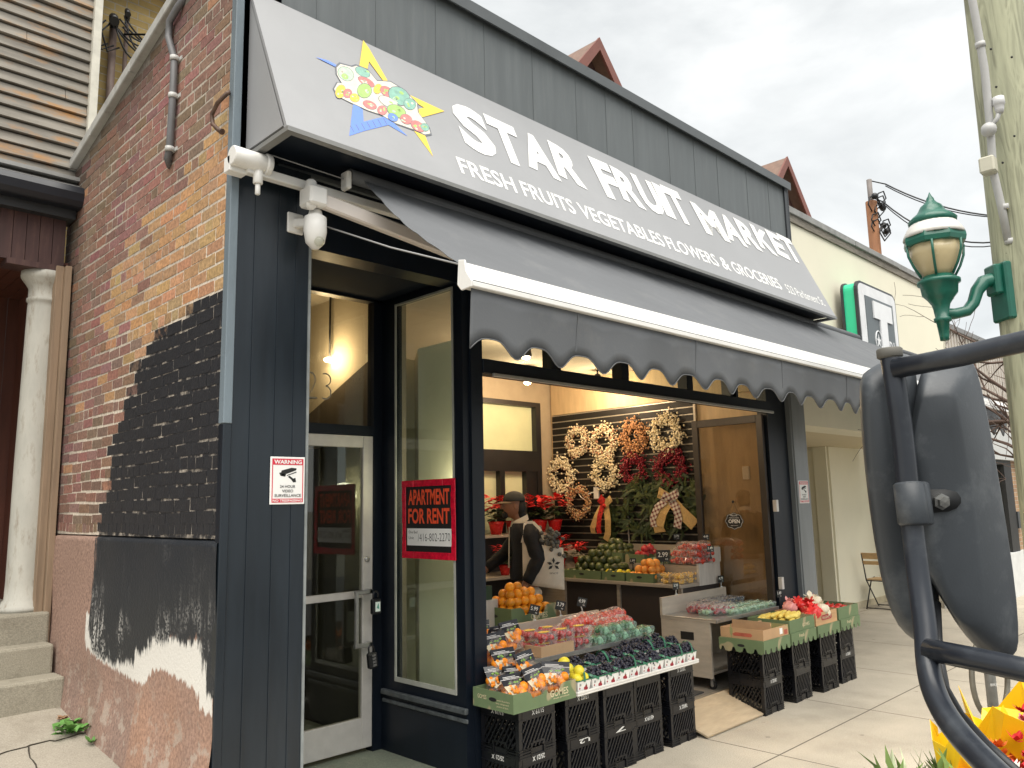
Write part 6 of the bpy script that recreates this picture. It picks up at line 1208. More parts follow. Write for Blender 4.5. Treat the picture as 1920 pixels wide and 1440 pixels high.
o3 = MB().ball((0, 0, 0), .043, 14, 10).build('orange', mat('pale_orange_peel', (.80, .33, .06), .45, .2, 3, .1, bscale=120, rnd=.2)); scatter('orange', o3, [(6.905 + .085 * i + .02 * L, 1.02 + .083 * j + .02 * L, 1.025 + .065 * L) for L, (a, b) in enumerate(((3, 4), (3, 3), (2, 2))) for i in range(a) for j in range(b)], 'orange piled in the green box of the long table', 'orange', 'oranges on the long table')
pm = MB().ball((0, 0, 0), .045, 14, 9, (1, 1, .92)).lathe([(.012, .036), (.014, .05)], (0, 0, 0), 8).build('pomegranate', mat('pomegranate_skin', (.5, .04, .05), .35, .2, 5)); scatter('pomegranate', pm, [(7.26 + .095 * i, 1.36 + .09 * j, 1.22 + .06 * L) for L, (a, b) in enumerate(((3, 2), (2, 1))) for i in range(a) for j in range(b)], 'red pomegranate in the box between avocados and tomatoes', 'pomegranate', 'pomegranates on the upper tier', False)
py_ = pack(7, [mat('physalis', (.78, .47, .08), .45, .15)], 36, .0135, .09, .065, .05); place(py_, [(6.93 + .2 * (i % 2) * .8, .72 + .135 * (i // 2 % 2), .967 + .052 * (i // 4)) for i in range(7)], 'clear punnet of small yellow fruit at the near end of the long table', 'punnets of yellow fruit on the long table')
ms2 = pack(8, [mat('pale_produce', (.45, .5, .42), .4, .3, 30), MTB], 16, .016, .075, .06, .065, filmname='mint_plastic'); place(ms2, [(7.26 + .15 * (i % 2), 1.06 + .13 * (i // 2 % 2), 1.132 + .067 * (i // 4)) for i in range(6)], 'mint green punnet on the upper tier beside the tomatoes', 'mint green punnets on the upper tier')
tb2 = tombag(9, TOM, FILM, 22, .021); place(tb2, [(7.24 + .17 * (i % 2), .72 + .1 * (i // 2 % 3), 1.135 + .07 * (i // 6), .9 + .4 * math.sin(i * 1.9)) for i in range(15)], 'clear bag of small red tomatoes heaped at the near end of the upper tier', 'bags of tomatoes on the upper tier')
# ---- right cart goods
ch = tombag(12, mat('dark_cherry', (.28, .015, .03), .25, .3, 9), FILM, 26, .016, .085); place(ch, [(6.72 + .17 * (i % 2), .16 + .13 * (i // 2), ZT + .0, .3 * math.sin(i * 2)) for i in range(6)], 'clear bag of dark red cherries on the right cart', 'bags of cherries on the right cart')
ms3 = pack(14, [mat('pale_grape', (.42, .5, .4), .4, .3, 30)], 18, .016, .08, .062, .05, filmname='mint_plastic'); place(ms3, [(6.64 + .17 * (i % 6), .08 + (.0 if i < 6 else .14), ZT + .0) for i in range(1, 12)], 'mint green punnet in rows along the right cart', 'mint green punnets on the right cart')
bl = pack(15, [mat('blueberry', (.03, .035, .07), .5, .3, 30)], 40, .010, .085, .062, .045); place(bl, [(7.0 + .18 * (i % 3), .36 + .13 * (i // 3 % 2), ZT + .048 * (i // 6)) for i in range(12)], 'clear pack of blueberries stacked at the back of the right cart', 'blueberry packs on the right cart')
# ---- lids and boxes on the right crates
LZ = ZC - .06
for i, (x0, x1) in enumerate(((6.33, 6.80), (6.83, 7.32), (7.36, 7.83), (7.87, 8.32))):
    carton('upturned green box lid with wavy edge on the crate stack ' + wr4[i], x0, x1, -.485, -.06, LZ, .115, GBX, False, (('fresh', 'f', .3, .6, .1, .03),) if i % 2 else (), inv=True)
BZ_ = LZ + .116
bx1 = carton('empty brown printed carton on the nearest green lid', 6.35, 6.80, -.475, -.07, BZ_, .085, CRT, False, (), hole=False)
MB().box(6.52, 6.526, -.46, -.09, BZ_ + .008, BZ_ + .13).box(6.526, 6.66, -.3, -.294, BZ_ + .008, BZ_ + .12).build('inner_flap', CARD, bx1); MB().prism([(6.3495, -.2 - .16 * a, BZ_ + .02 + .03 * b) for a, b in ((0, 0), (1, 0), (1.1, .5), (1, 1), (.1, 1), (-.1, .5))], (-.0008, 0, 0)).box(6.72, 6.78, -.4765, -.4755, BZ_ + .01, BZ_ + .05).build('print', mat('faded_red_ink', (.42, .1, .06), .7, .2, 20), bx1); MB().box(6.64, 6.69, -.4765, -.4755, BZ_ + .02, BZ_ + .07).build('sticker', WHITE, bx1)
carton('green box of yellow corn second from the ramp', 6.83, 7.32, -.475, -.07, BZ_, .11, GBX, False, (('GOMES', 'f', .5, .3, .14, .03),), hole=False)
wb = carton('woodgrain carton with a maroon label holding filled plastic bags', 7.35, 7.81, -.475, -.07, BZ_, .115, WBX, False, (), hole=False); MB().prism(rrect(7.47, 7.69, BZ_ + .04, BZ_ + .085, .02, -.4765), (0, .001, 0)).build('label', MAR, wb); f = MB(); fit(f, 'REGENCY', (7.49, -.4775, BZ_ + .05), XR, ZU, .18, .024, .01); f.build('lettering', TXT, wb)
carton('green box of red peppers farthest along the right crates', 7.85, 8.32, -.475, -.07, BZ_, .115, GBX, False, ())
CO = mat('corn_yellow', (.72, .55, .12), .5, .25, 30); cn = MB().lathe([(.006, -.095), (.02, -.07), (.024, 0), (.021, .06), (.008, .1)], (0, 0, 0), 10, (1, .2, .1)).build('corn_cob', CO); scatter('corn_cob', cn, [(7.0 + .1 * (i % 2), -.42 + .05 * (i // 2 % 7), BZ_ + .095 + .035 * (i // 14)) for i in range(22)], 'pale yellow cob laid in the green box', 'corn', 'cobs in the green box', False)
def lump(seed, m, s=1.):
    q = random.Random(seed); mb = MB(); ph_ = [q.uniform(0, 6) for _ in range(8)]
    for k in range(4):
        c = (q.uniform(-.045, .045) * s, q.uniform(-.04, .04) * s, (.05 + .015 * k) * s); mb.ball(c, q.uniform(.055, .075) * s, 18, 11, (1, 1, .85))
    mb.v = [(x * (1 + .10 * math.sin(11 * math.atan2(y, x) + ph_[0] + z * 60)), y * (1 + .10 * math.sin(8 * math.atan2(y, x) + ph_[1] - z * 70)), z + .007 * math.sin(70 * x + ph_[2]) + .006 * math.sin(80 * y + ph_[3])) for x, y, z in mb.v]
    for k in range(11):      # the gathered, knotted top
        a = q.uniform(0, 6.28); d = V((math.cos(a), math.sin(a), q.uniform(.6, 1.6))).normalized(); w = d.cross(ZU).normalized() * q.uniform(.012, .026) * s; p = V((0, 0, .115 * s)); e1_ = p + d * q.uniform(.035, .07) * s
        mb.quad(p - w * .25, p + w * .25, e1_ + w, e1_ + d * .015 * s + V((0, 0, q.uniform(-.02, .012))), e1_ - w)
    return mb
RBG = mat('red_plastic_bag', (.66, .03, .03), .3, .4, 14, .3, bscale=25); WBG = mat('cream_plastic_bag', (.74, .66, .5), .4, .15, 12, .3, bscale=25); PBG = mat('pink_plastic_bag', (.75, .32, .3), .4, .2, 12, .3, bscale=25)
for i, (x, y, z, m, s, w) in enumerate([(7.40, -.40, BZ_ + .03, RBG, 1.0, 'orange red plastic bag at the front left of the woodgrain carton'), (7.52, -.34, BZ_ + .06, RBG, 1.05, 'red plastic bag with a standing knot in the middle of the woodgrain carton'), (7.46, -.17, BZ_ + .06, PBG, .95, 'pinkish plastic bag at the back of the woodgrain carton'), (7.62, -.40, BZ_ + .03, WBG, 1.0, 'low cream plastic bag at the front of the woodgrain carton'), (7.73, -.27, BZ_ + .06, WBG, 1.15, 'tall cream plastic bag at the right end of the woodgrain carton'), (7.62, -.18, BZ_ + .07, RBG, .9, 'small red plastic bag behind the cream ones')]):
    mb = lump(i, m, s); o = mb.build('plastic_bag', m); o.location = (x, y, z); o.rotation_euler = (0, 0, i * 1.3); tag(o, w, 'bag')
pp = MB().ball((0, 0, 0), .034, 12, 8, (1, 1, 1.3)).tube([(0, 0, .04), (.01, 0, .058)], .005, 6).build('red_pepper', mat('pepper_skin', (.5, .03, .02), .25, .2, 5)); scatter('red_pepper', pp, [(7.91 + .08 * (i % 5), -.4 + .085 * (i // 5), BZ_ + .06 + .02 * (i % 2)) for i in range(15)], 'red pepper lying in the farthest green box', 'pepper', 'red peppers in the green box')
# ---- plywood ramp at the threshold
rp_ = MB(); rp_.prism([(5.50, -.42, .004), (5.50, -.04, FL + .01), (5.50, -.04, FL + .028), (5.50, -.425, .022)], (1.0, 0, 0)); rr_ = onZ(1335, 1386, .01); o = solo(rp_, 'plywood_ramp', mat('ramp_plywood', (.42, .335, .225), .8, .14, 4, .1, stretch=(1, 5, 1), dirt=((.3, .22, .14), .5, 6.)), 'worn plywood ramp leaning on the shop threshold between the crates', 'ramp', (6.0, -.2, 0), bevel=.003)
MB().box(5.62, 6.3, .1, .5, FL + .001, FL + .012).build('door_mat', mat('grey_mat', (.05, .05, .05), .95, .3, 60), None)
tag(bpy.data.objects['door_mat'], 'dark door mat just inside the threshold', 'mat')
# ---- price tags
TGM = mat('chalk_black', (.014, .018, .016), .5, .1); TGT = mat('chalk_ink', (.75, .78, .72), .7, .1)
def ptag(p, s, label, w=.085, h=.075, rz=0., tilt=0., stem=.06, dark=True, n=1):
    t = thing('price_tag', label, 'price tag', p); x, y, z = p; c_ = V((x, y, z + stem + h / 2)); u = V((math.cos(tilt), 0, math.sin(tilt))); v = V((-math.sin(tilt), 0, math.cos(tilt)))
    MB().obox(c_, u * w / 2, YR * .0015, v * h / 2).build('card', TGM, t); MB().tube([p, (x, y + .004, z + stem * .6), c_ - v * h / 2], .0045, 6).box(x - .012, x + .012, y - .006, y + .006, z - .012, z + .012).build('clip', BLACKP if not dark else mat('clear_clip', (.6, .62, .6), .3, .05), t)
    f = MB(); fit(f, s, c_ - u * w * .38 - v * h * .1 - YR * .0022, u, v, w * .7, h * .42, .015); fit(f, 'ea', c_ + u * w * .12 - v * h * .36 - YR * .0022, u, v, w * .2, h * .14); f.build('lettering', TGT, t); t.rotation_euler = (0, 0, rz); return t
for px, py, s, plane, lab in ((1003, 1180, '5.99', .61, 'price tag reading 5.99 clipped above the strawberries'), (1052, 1168, '3.79', .61, 'price tag reading 3.79 clipped behind the strawberries'), (1092, 1150, '4.99', .61, 'price tag reading 4.99 near the right end of the left cart')):
    p = onY(px, py, plane); p.z = .872; ptag(p, s, lab, .085, .075, -.5, -.25, .05)
for px, py, s, lab in ((1268, 1112, '3.99', 'price tag reading 3.99 at the left end of the right cart backboard'), (1353, 1105, '4.79', 'price tag reading 4.79 beside the end panel of the long table'), (1387, 1098, '2.49', 'price tag reading 2.49 at the right of the right cart backboard')):
    p = onY(px, py, .59); p.z = .89; ptag(p, s, lab, .075, .07, -.3, 0, .05)
p = onX(1246, 1070, 7.16); ptag((7.15, p.y, 1.10), '2.99', 'larger black price tag reading 2.99 on the upper tier', .15, .12, -.75, 0, .06, False)
for px, py, s, x_, z_, lab in ((1187, 1066, '1.99', 7.16, 1.06, 'black price tag standing between avocados and oranges'), (1333, 1050, '3.49', 7.1, 1.22, 'dark price tag standing in front of the bagged tomatoes'), (1270, 1030, '2.79', 7.56, 1.31, 'small black price tag on the table backboard, left one'), (1325, 1030, '4.49', 7.56, 1.31, 'small black price tag on the table backboard, right one')):
    p = onX(px, py, x_); ptag((x_, p.y, z_), s, lab, .07, .06, -.75, 0, .06, False)
p = onY(1463, 1135, -.05); ptag((p.x, -.05, BZ_ + .1), '1.49', 'black price tag standing behind the green corn box', .07, .07, -.3, 0, .12, False)

# ================================================================== INSIDE: wreaths, greenery, plants, lamps
def wreath(seed, cols, tw, rad=.137, thick=.056, n=640):
    q = random.Random(seed); t = thing('berry_wreath', 'x', 'wreath', (0, 0, 0)); b = MB(); w = MB()
    for i in range(n):
        a = q.uniform(0, 6.283); rr = rad + q.gauss(0, thick * .55); d = abs(q.gauss(0, .03)) + .012
        b.mt(q.randrange(len(cols))).ball((-d, rr * math.cos(a), rr * math.sin(a)), q.uniform(.007, .0112), 6, 4)
    for i in range(70):
        a = q.uniform(0, 6.283); a2 = a + q.uniform(.15, .45); r1, r2 = rad + q.gauss(0, .02), rad + q.choice([-1, 1, 1]) * q.uniform(.03, .1); w.tube([(-.012, r1 * math.cos(a), r1 * math.sin(a)), (-.03, r2 * math.cos(a2), r2 * math.sin(a2))], .0022, 4)
    w.tube([(-.018, rad * math.cos(a), rad * math.sin(a)) for a in [2 * math.pi * i / 24 for i in range(24)]], .016, 6, closed=True)
    b.build('berries', cols, t); w.build('twigs', tw, t); return t
TWG = mat('twig_brown', (.07, .04, .022), .8, .2); CR1 = mat('cream_berry', (.68, .58, .36), .35, .1); CR2 = mat('ivory_berry', (.78, .70, .5), .35, .1); PK1 = mat('dusky_berry', (.45, .25, .15), .4, .1); PE1 = mat('peach_berry', (.62, .34, .15), .4, .1); BR1 = mat('tan_berry', (.4, .2, .09), .4, .1); RD1 = mat('crimson_berry', (.25, .008, .022), .3, .1); RD2 = mat('wine_berry', (.14, .006, .016), .35, .1)
wp = {'cream': wreath(1, [CR1, CR2, CR2, PK1], TWG), 'ivory': wreath(2, [CR2, CR2, CR1], TWG), 'tan': wreath(3, [BR1, PE1, BR1], TWG, .125, .066), 'peach': wreath(4, [PE1, PE1, PK1, CR1], TWG, .148, .046), 'red': wreath(5, [RD1, RD1, RD2], TWG, .13, .054)}
for px, py, kind, sc, lab in ((1085, 828, 'cream', .95, 'cream and dusky berry wreath, leftmost of the top row on the slat wall'), (1135, 830, 'cream', 1.12, 'cream berry wreath second from the left in the top row'), (1191, 820, 'tan', 1.05, 'tan brown berry wreath in the top row'), (1252, 812, 'ivory', 1.12, 'ivory berry wreath, rightmost of the top row'), (1056, 892, 'ivory', 1.15, 'ivory berry wreath hanging low at the left by the back window'), (1138, 888, 'ivory', 1.02, 'ivory berry wreath beside the wall socket'), (1191, 880, 'red', .95, 'dark red berry wreath below the tan one'), (1260, 878, 'red', 1.12, 'dark red berry wreath, rightmost, above the bow'), (1088, 942, 'peach', 1.0, 'peach berry wreath lowest on the slat wall')):
    p = onX(px, py, SX - .01); o = wp[kind]
    if o.get('group') is None: o.location = p; o['label'] = lab; o['group'] = 'berry wreaths on the slat wall'; o.scale = (sc, sc * 1.1, sc * 1.14)
    else: o = dup(o, p, lab, 'berry wreaths on the slat wall', rz=0, scale=(sc, sc * R.uniform(1.0, 1.16), sc * R.uniform(1.08, 1.22))); o.rotation_euler = (R.uniform(0, 6), 0, 0)
NDL = mat('fir_needles', (.022, .042, .014), .6, .4, 9); NDL2 = mat('light_fir', (.055, .075, .02), .6, .3)
def spray(label, pts, L, n, seed, name='evergreen_spray', cat='greenery', mt_=NDL):
    q = random.Random(seed); t = thing(name, label, cat, pts[0]); b = MB()
    for i in range(n):
        c = pts[i % len(pts)] + V((q.uniform(-.05, 0), q.gauss(0, .05), q.gauss(0, .05))); a = q.uniform(0, 6.28); d = V((-abs(q.gauss(.15, .12)), math.cos(a), math.sin(a) * .9 - .25)).normalized(); l = L * q.uniform(.5, 1.1); b.mt(i % 2)
        for k in range(11):
            p = c + d * l * k / 11; s_ = (d.cross(V((-1, .2, .1)))).normalized() * (.034 * (1 - k / 14)); w = d * .008; b.quad(p - w, p + w, p + s_ + d * .022); b.quad(p - w, p + w, p - s_ + d * .022)
    b.build('needles', [mt_, NDL2], t); return t
gx = SX - .04
e1 = spray('large evergreen wreath with a plaid and burlap bow, rightmost on the slat wall', [onX(1262 + 42 * math.cos(a), 945 + 36 * math.sin(a), gx) for a in [2 * math.pi * i / 10 for i in range(10)]], .16, 190, 3, 'evergreen_wreath', 'wreath')
e2 = spray('evergreen wreath without bow in the middle of the slat wall', [onX(1205 + 26 * math.cos(a), 952 + 42 * math.sin(a), gx) for a in [2 * math.pi * i / 10 for i in range(10)]], .14, 160, 4, 'evergreen_wreath', 'wreath')
e3 = spray('hanging evergreen spray with a red and burlap bow, left of the wreaths', [onX(1150, 950 + 11 * i, gx) for i in range(8)], .13, 90, 5)
def plaidmat(name, c1, c2, s):
    m = bpy.data.materials.new(name); m.use_nodes = True; t = m.node_tree; b = t.nodes['Principled BSDF']; tcn = t.nodes.new('ShaderNodeTexCoord'); mp_ = t.nodes.new('ShaderNodeMapping'); mp_.inputs['Rotation'].default_value = (.35, 0, 0); t.links.new(tcn.outputs['Object'], mp_.inputs[0]); sx = t.nodes.new('ShaderNodeSeparateXYZ'); t.links.new(mp_.outputs[0], sx.inputs[0]); o_ = []
    for ax in (1, 2):
        a = t.nodes.new('ShaderNodeMath'); a.operation = 'PINGPONG'; a.inputs[1].default_value = s; t.links.new(sx.outputs[ax], a.inputs[0]); g = t.nodes.new('ShaderNodeMath'); g.operation = 'GREATER_THAN'; g.inputs[1].default_value = s * .55; t.links.new(a.outputs[0], g.inputs[0]); o_.append(g)
    ad = t.nodes.new('ShaderNodeMath'); ad.operation = 'ADD'; t.links.new(o_[0].outputs[0], ad.inputs[0]); t.links.new(o_[1].outputs[0], ad.inputs[1]); dv = t.nodes.new('ShaderNodeMath'); dv.operation = 'MULTIPLY'; dv.inputs[1].default_value = .5; t.links.new(ad.outputs[0], dv.inputs[0]); mm = t.nodes.new('ShaderNodeMixRGB'); mm.inputs[1].default_value = (*c1, 1); mm.inputs[2].default_value = (*c2, 1); t.links.new(dv.outputs[0], mm.inputs[0]); t.links.new(mm.outputs[0], b.inputs['Base Color']); b.inputs['Roughness'].default_value = .8; return m
PLD = plaidmat('wine_plaid', (.6, .55, .48), (.13, .015, .02), .022); RPD = plaidmat('red_plaid', (.55, .02, .015), (.3, .01, .01), .02); BUR = mat('burlap', (.50, .34, .14), .9, .2, 60)
def bow(label, c, sc, tails, loops):
    t = thing('ribbon_bow', label, 'bow', onX(*c, gx - .07))
    def strip(pts, w, m, nm):
        P_ = [onX(a, b, gx - .07 - dx) for a, b, dx in pts]; mb = MB(); k = []
        for i, p in enumerate(P_):
            d = (P_[min(i + 1, len(P_) - 1)] - P_[max(i - 1, 0)]).normalized(); s_ = V((-1, 0, 0)).cross(d).normalized() * w / 2; k.append((p - s_, p + s_))
        for (a, b), (c_, d_) in zip(k, k[1:]): mb.quad(a, b, d_, c_)
        o = mb.build(nm, m, t); z_ = o.modifiers.new('t', 'SOLIDIFY'); z_.thickness = .002
    for pts, w, m in tails: strip(pts, w, m, 'tail')
    for pts, w, m in loops: strip(pts, w, m, 'loop')
    MB().ball(onX(*c, gx - .1), .032 * sc, 10, 7, (.8, 1, 1)).build('knot', tails[-1][2], t)
bow('wine plaid and burlap bow on the large evergreen wreath', (1254, 936), 1., [([(1252, 938, 0), (1240, 960, .03), (1234, 985, .02), (1238, 998, 0)], .15, BUR), ([(1258, 938, 0), (1275, 958, .03), (1296, 978, .01), (1303, 985, 0)], .14, BUR), ([(1248, 938, .02), (1232, 952, .04), (1224, 972, .03), (1226, 988, .02)], .085, PLD), ([(1258, 938, .02), (1268, 952, .04), (1272, 972, .03), (1270, 990, .02)], .1, PLD)], [([(1254, 936, .02), (1236, 928, .05), (1236, 920, .06), (1252, 930, .05)], .08, BUR), ([(1254, 936, .03), (1268, 928, .06), (1272, 922, .06), (1256, 932, .05)], .08, PLD), ([(1254, 936, .04), (1242, 934, .07), (1246, 926, .07), (1256, 934, .06)], .06, PLD)])
bow('red plaid and burlap bow on the hanging spray', (1133, 948), .9, [([(1136, 948, 0), (1140, 975, .03), (1140, 1000, .01), (1136, 1013, 0)], .09, BUR), ([(1128, 950, 0), (1118, 970, .03), (1111, 990, .02), (1113, 1000, 0)], .08, BUR), ([(1130, 948, .02), (1124, 968, .04), (1122, 990, .03), (1124, 1000, .02)], .07, RPD)], [([(1133, 946, .02), (1124, 938, .05), (1126, 932, .05), (1134, 942, .04)], .07, RPD), ([(1134, 946, .03), (1142, 938, .06), (1146, 934, .05), (1136, 944, .04)], .08, BUR)])
# shelf with poinsettias at the back, plant table
shf = thing('plant_shelf', 'wooden wall shelf of potted poinsettias below the back window', 'shelf', (6.5, 2.95, FL)); MB().box(5.6, 7.15, 2.72, 3.1, 1.42, 1.45).build('upper_board', WOOD, shf); MB().box(5.4, 7.15, 2.5, 3.1, .98, 1.01).build('lower_board', WOOD, shf); MB().box(5.6, 5.64, 2.75, 3.1, FL, 1.42).box(7.11, 7.15, 2.75, 3.1, FL, 1.42).box(5.64, 7.11, 3.07, 3.1, FL, 1.42).build('upright', DPN, shf)
PTM = mat('poinsettia_red', (.62, .03, .03), .5, .2, 6, rnd=.15); FOIL = mat('red_foil', (.55, .02, .02), .25, .25, 14); DGL = mat('dark_leaf', (.05, .09, .03), .5, .3, 6)
def poin(seed):
    q = random.Random(seed); t = thing('poinsettia', 'x', 'potted plant', (0, 0, 0)); n = 14
    MB().lathe([(.062, 0), (.075, .06), (.088, .12), (.10, .15), (.094, .14), (.08, .12)], (0, 0, 0), 16).build('foil_pot', FOIL, t); a_, b_ = MB(), MB()
    for i in range(130):
        an = q.uniform(0, 6.28); h = q.uniform(.17, .45); rr = .05 + .13 * (h - .1) / .35; c = V((rr * math.cos(an) * q.uniform(.3, 1), rr * math.sin(an) * q.uniform(.3, 1), h)); d = V((math.cos(an), math.sin(an), q.uniform(-.5, .4))).normalized(); w = d.cross(ZU).normalized() * .034; (a_ if h > .31 else b_).quad(c, c + d * .055 + w, c + d * .115, c + d * .055 - w)
    a_.build('bracts', PTM, t); b_.build('leaves', DGL, t); return t
po = poin(1); 
for i, (px, y_, z_, lab, s_) in enumerate(((962, 2.88, 1.45, 'red poinsettia in red foil on the shelf, left of the man', 1.), (930, 2.85, 1.45, 'red poinsettia in red foil partly hidden by the door jamb', 1.), (1012, 2.9, 1.45, 'red poinsettia in red foil behind the man', 1.), (1040, 2.8, 1.45, 'red poinsettia in red foil right of the man', 1.), (945, 2.62, 1.01, 'low red plant on the lower board left of the man', .75))):
    x = onY(px, 960, y_).x
    if i == 0: po.location = (x, y_, z_); po['label'] = lab; po['group'] = 'poinsettias on the plant shelf'
    else: dup(po, (x, y_, z_), lab, 'poinsettias on the plant shelf', rz=i * 1.1, scale=s_)
pt = thing('plant_table', 'slanted wooden stand of foil wrapped plants behind the avocados', 'stand', (6.9, 2.6, FL)); MB().prism([(7.05, 2.32, .95), (7.72, 2.32, .95), (7.72, 2.32, FL), (7.05, 2.32, FL)], (0, .5, 0)).prism([(7.02, 2.30, .95), (7.02, 2.34, 1.0), (7.02, 2.84, 1.28), (7.02, 2.84, 1.22)], (.7, 0, 0)).build('carcass', WOOD, pt)
for i, (x, y_, z_) in enumerate(((7.1, 2.45, 1.06), (7.25, 2.6, 1.15), (7.4, 2.45, 1.06))): dup(po, (x, y_, z_), 'small red wrapped plant on the slanted stand', 'plants on the slanted stand', rz=i, scale=.6)
# ceiling lamps; those over the oranges and behind the jamb are added
def lamp(label, p, power, tilt, vis=True):
    t = thing('shop_or_added_lamp', label, 'lamp', p); x, y, z = p
    MB().tube([(x, y, 3.36), (x, y, z + .06)], .012, 8).lathe([(.03, .09), (.045, .06), (.055, -.03), (.05, -.035)], (x, y, z), 16).build('fitting', BLACKP, t); MB().ball((x, y, z - .035), .042, 12, 8, (1, 1, .6)).build('bulb', mat('lit_bulb', (1, .8, .5), .5, 0, emit=((1, .78, .5), 22.)), t)
    l = bpy.data.lights.new('lamp_light', 'POINT'); l.energy = power; l.color = (1, .76, .5); l.shadow_soft_size = .06; lo = bpy.data.objects.new('lamp_light', l); COL.objects.link(lo); lo.parent = t; lo.location = (0, 0, -.12)
lp = onY(989, 722, 2.3); lamp('lit ceiling spot lamp near the back window', (lp.x, 2.3, 3.2), 17, 0); q_ = onX(1100, 742, 7.2); lamp('lit ceiling spot lamp hidden behind the header, close to the plywood', (7.35, 2.0, 3.22), 13, 0); lamp('added ceiling spot lamp over the oranges, unseen, to light the interior', (5.3, 1.2, 3.2), 17, 0)  # the last one is unseen, added to light the shop interior
hb = onY(618, 675, 1.75); ht = thing('hall_lamp', 'lit bulb on the hall ceiling behind the transom with the house number', 'lamp', (hb.x, 1.75, hb.z)); MB().ball((hb.x, 1.75, hb.z), .036, 14, 9, (1.4, 1, .6)).build('bulb', MATS['lit_bulb'], ht); MB().tube([(hb.x, 1.75, hb.z + .02), (hb.x, 1.75, 3.55)], .01, 6).build('cord', BLACKP, ht)
l = bpy.data.lights.new('lamp_light', 'POINT'); l.energy = 4; l.color = (1, .72, .42); l.shadow_soft_size = .05; lo = bpy.data.objects.new('lamp_light', l); COL.objects.link(lo); lo.parent = ht; lo.location = (-.12, -.1, -.0)
wl = thing('shop_or_added_lamp', 'added lamp hidden behind the jamb to brighten the tall window', 'lamp', (3.6, .17, 1.9)); MB().tube([(3.6, .125, 1.9), (3.6, .15, 1.9)], .03, 12).build('fitting', WHITEM, wl); MB().ball((3.6, .165, 1.9), .03).build('bulb', MATS['lit_bulb'], wl)  # unseen lamp added to brighten the board behind the tall window
l = bpy.data.lights.new('lamp_light', 'POINT'); l.energy = 2.6; l.color = (1, .9, .66); l.shadow_soft_size = .1; lo = bpy.data.objects.new('lamp_light', l); COL.objects.link(lo); lo.parent = wl; lo.location = (.0, .09, 0)
# open sign on the glazed door
oc = onX(1377, 977, fx - .003); os_ = thing('open_sign', 'small black scalloped open sign hanging on the bronze glass door', 'sign', oc); X0 = fx - .004
n = 40; pts = [(X0, oc.y + (.105 + .006 * math.cos(8 * a)) * math.cos(a), oc.z + (.085 + .006 * math.cos(8 * a)) * math.sin(a)) for a in [2 * math.pi * i / n for i in range(n)]]; MB().prism(pts, (-.004, 0, 0)).build('board', BLACK, os_); f = MB()
f.tube([(X0 - .0045, oc.y + (p[1] - oc.y) * .92, oc.z + (p[2] - oc.z) * .92) for p in pts], .0016, 4, closed=True)
fit(f, 'OPEN', (X0 - .0055, oc.y + .065, oc.z - .022), -YR, ZU, .13, .04, .02); fit(f, 'WELCOME', (X0 - .0055, oc.y + .04, oc.z + .05), -YR, ZU, .08, .015); fit(f, "come in we're", (X0 - .0055, oc.y + .055, oc.z + .028), -YR, ZU, .11, .014); fit(f, 'please come in', (X0 - .0055, oc.y + .04, oc.z - .052), -YR, ZU, .08, .012); f.build('lettering', WHITE, os_)
MB().tube([(X0 - .002, oc.y - .06, oc.z + .07), (X0 - .002, oc.y, oc.z + .2), (X0 - .002, oc.y + .06, oc.z + .07)], .0018, 4).ball((X0 - .006, oc.y, oc.z + .2), .014).build('cord', BLACKP, os_)

# ================================================================== THE SHOPPER
hc = onY(982, 935, 1.48); PXs, PYs = hc.x + .03, 1.48; FW = V((-.80, .60, 0)); SD = V((-.60, -.80, 0))     # facing, and the side towards the street
pr = thing('person', 'person in a dark cap and black jacket carrying a white tote bag inside the doorway', 'person', (PXs, PYs, FL))
def L(f, s, z): return V((PXs, PYs, FL)) + FW * f + SD * s + ZU * z
def skin(name, joints, edges, m, sub=2, extra=None):
    me = bpy.data.meshes.new(name); me.from_pydata([j[0] for j in joints], edges, []); o = bpy.data.objects.new(name, me); COL.objects.link(o)
    o.modifiers.new('s', 'SKIN'); sv = me.skin_vertices[0].data
    for i, j in enumerate(joints): r_ = j[1]; sv[i].radius = r_ if isinstance(r_, tuple) else (r_, r_); sv[i].use_root = i == 0
    ss = o.modifiers.new('d', 'SUBSURF'); ss.levels = ss.render_levels = sub
    dg = bpy.context.evaluated_depsgraph_get(); nm = bpy.data.meshes.new_from_object(o.evaluated_get(dg)); mb = MB()
    mb.add([v.co for v in nm.vertices], [tuple(p.vertices) for p in nm.polygons], True)
    if extra: extra(mb)
    bpy.data.objects.remove(o); return mb.build(name, m, pr)
SKN = mat('brown_skin', (.27, .125, .07), .5, .12, 9); JKT = mat('black_jacket', (.004, .0045, .0065), .75, .3, 9, .9, bscale=16); TRS = mat('cream_trousers', (.60, .54, .45), .8, .1, 6, .6, bscale=14); HAR = mat('black_hair', (.012, .011, .010), .7, .3, 40, .4); CAP = mat('grey_cap', (.035, .036, .033), .8, .2, 20)
HC = L(.12, 0, 1.66)
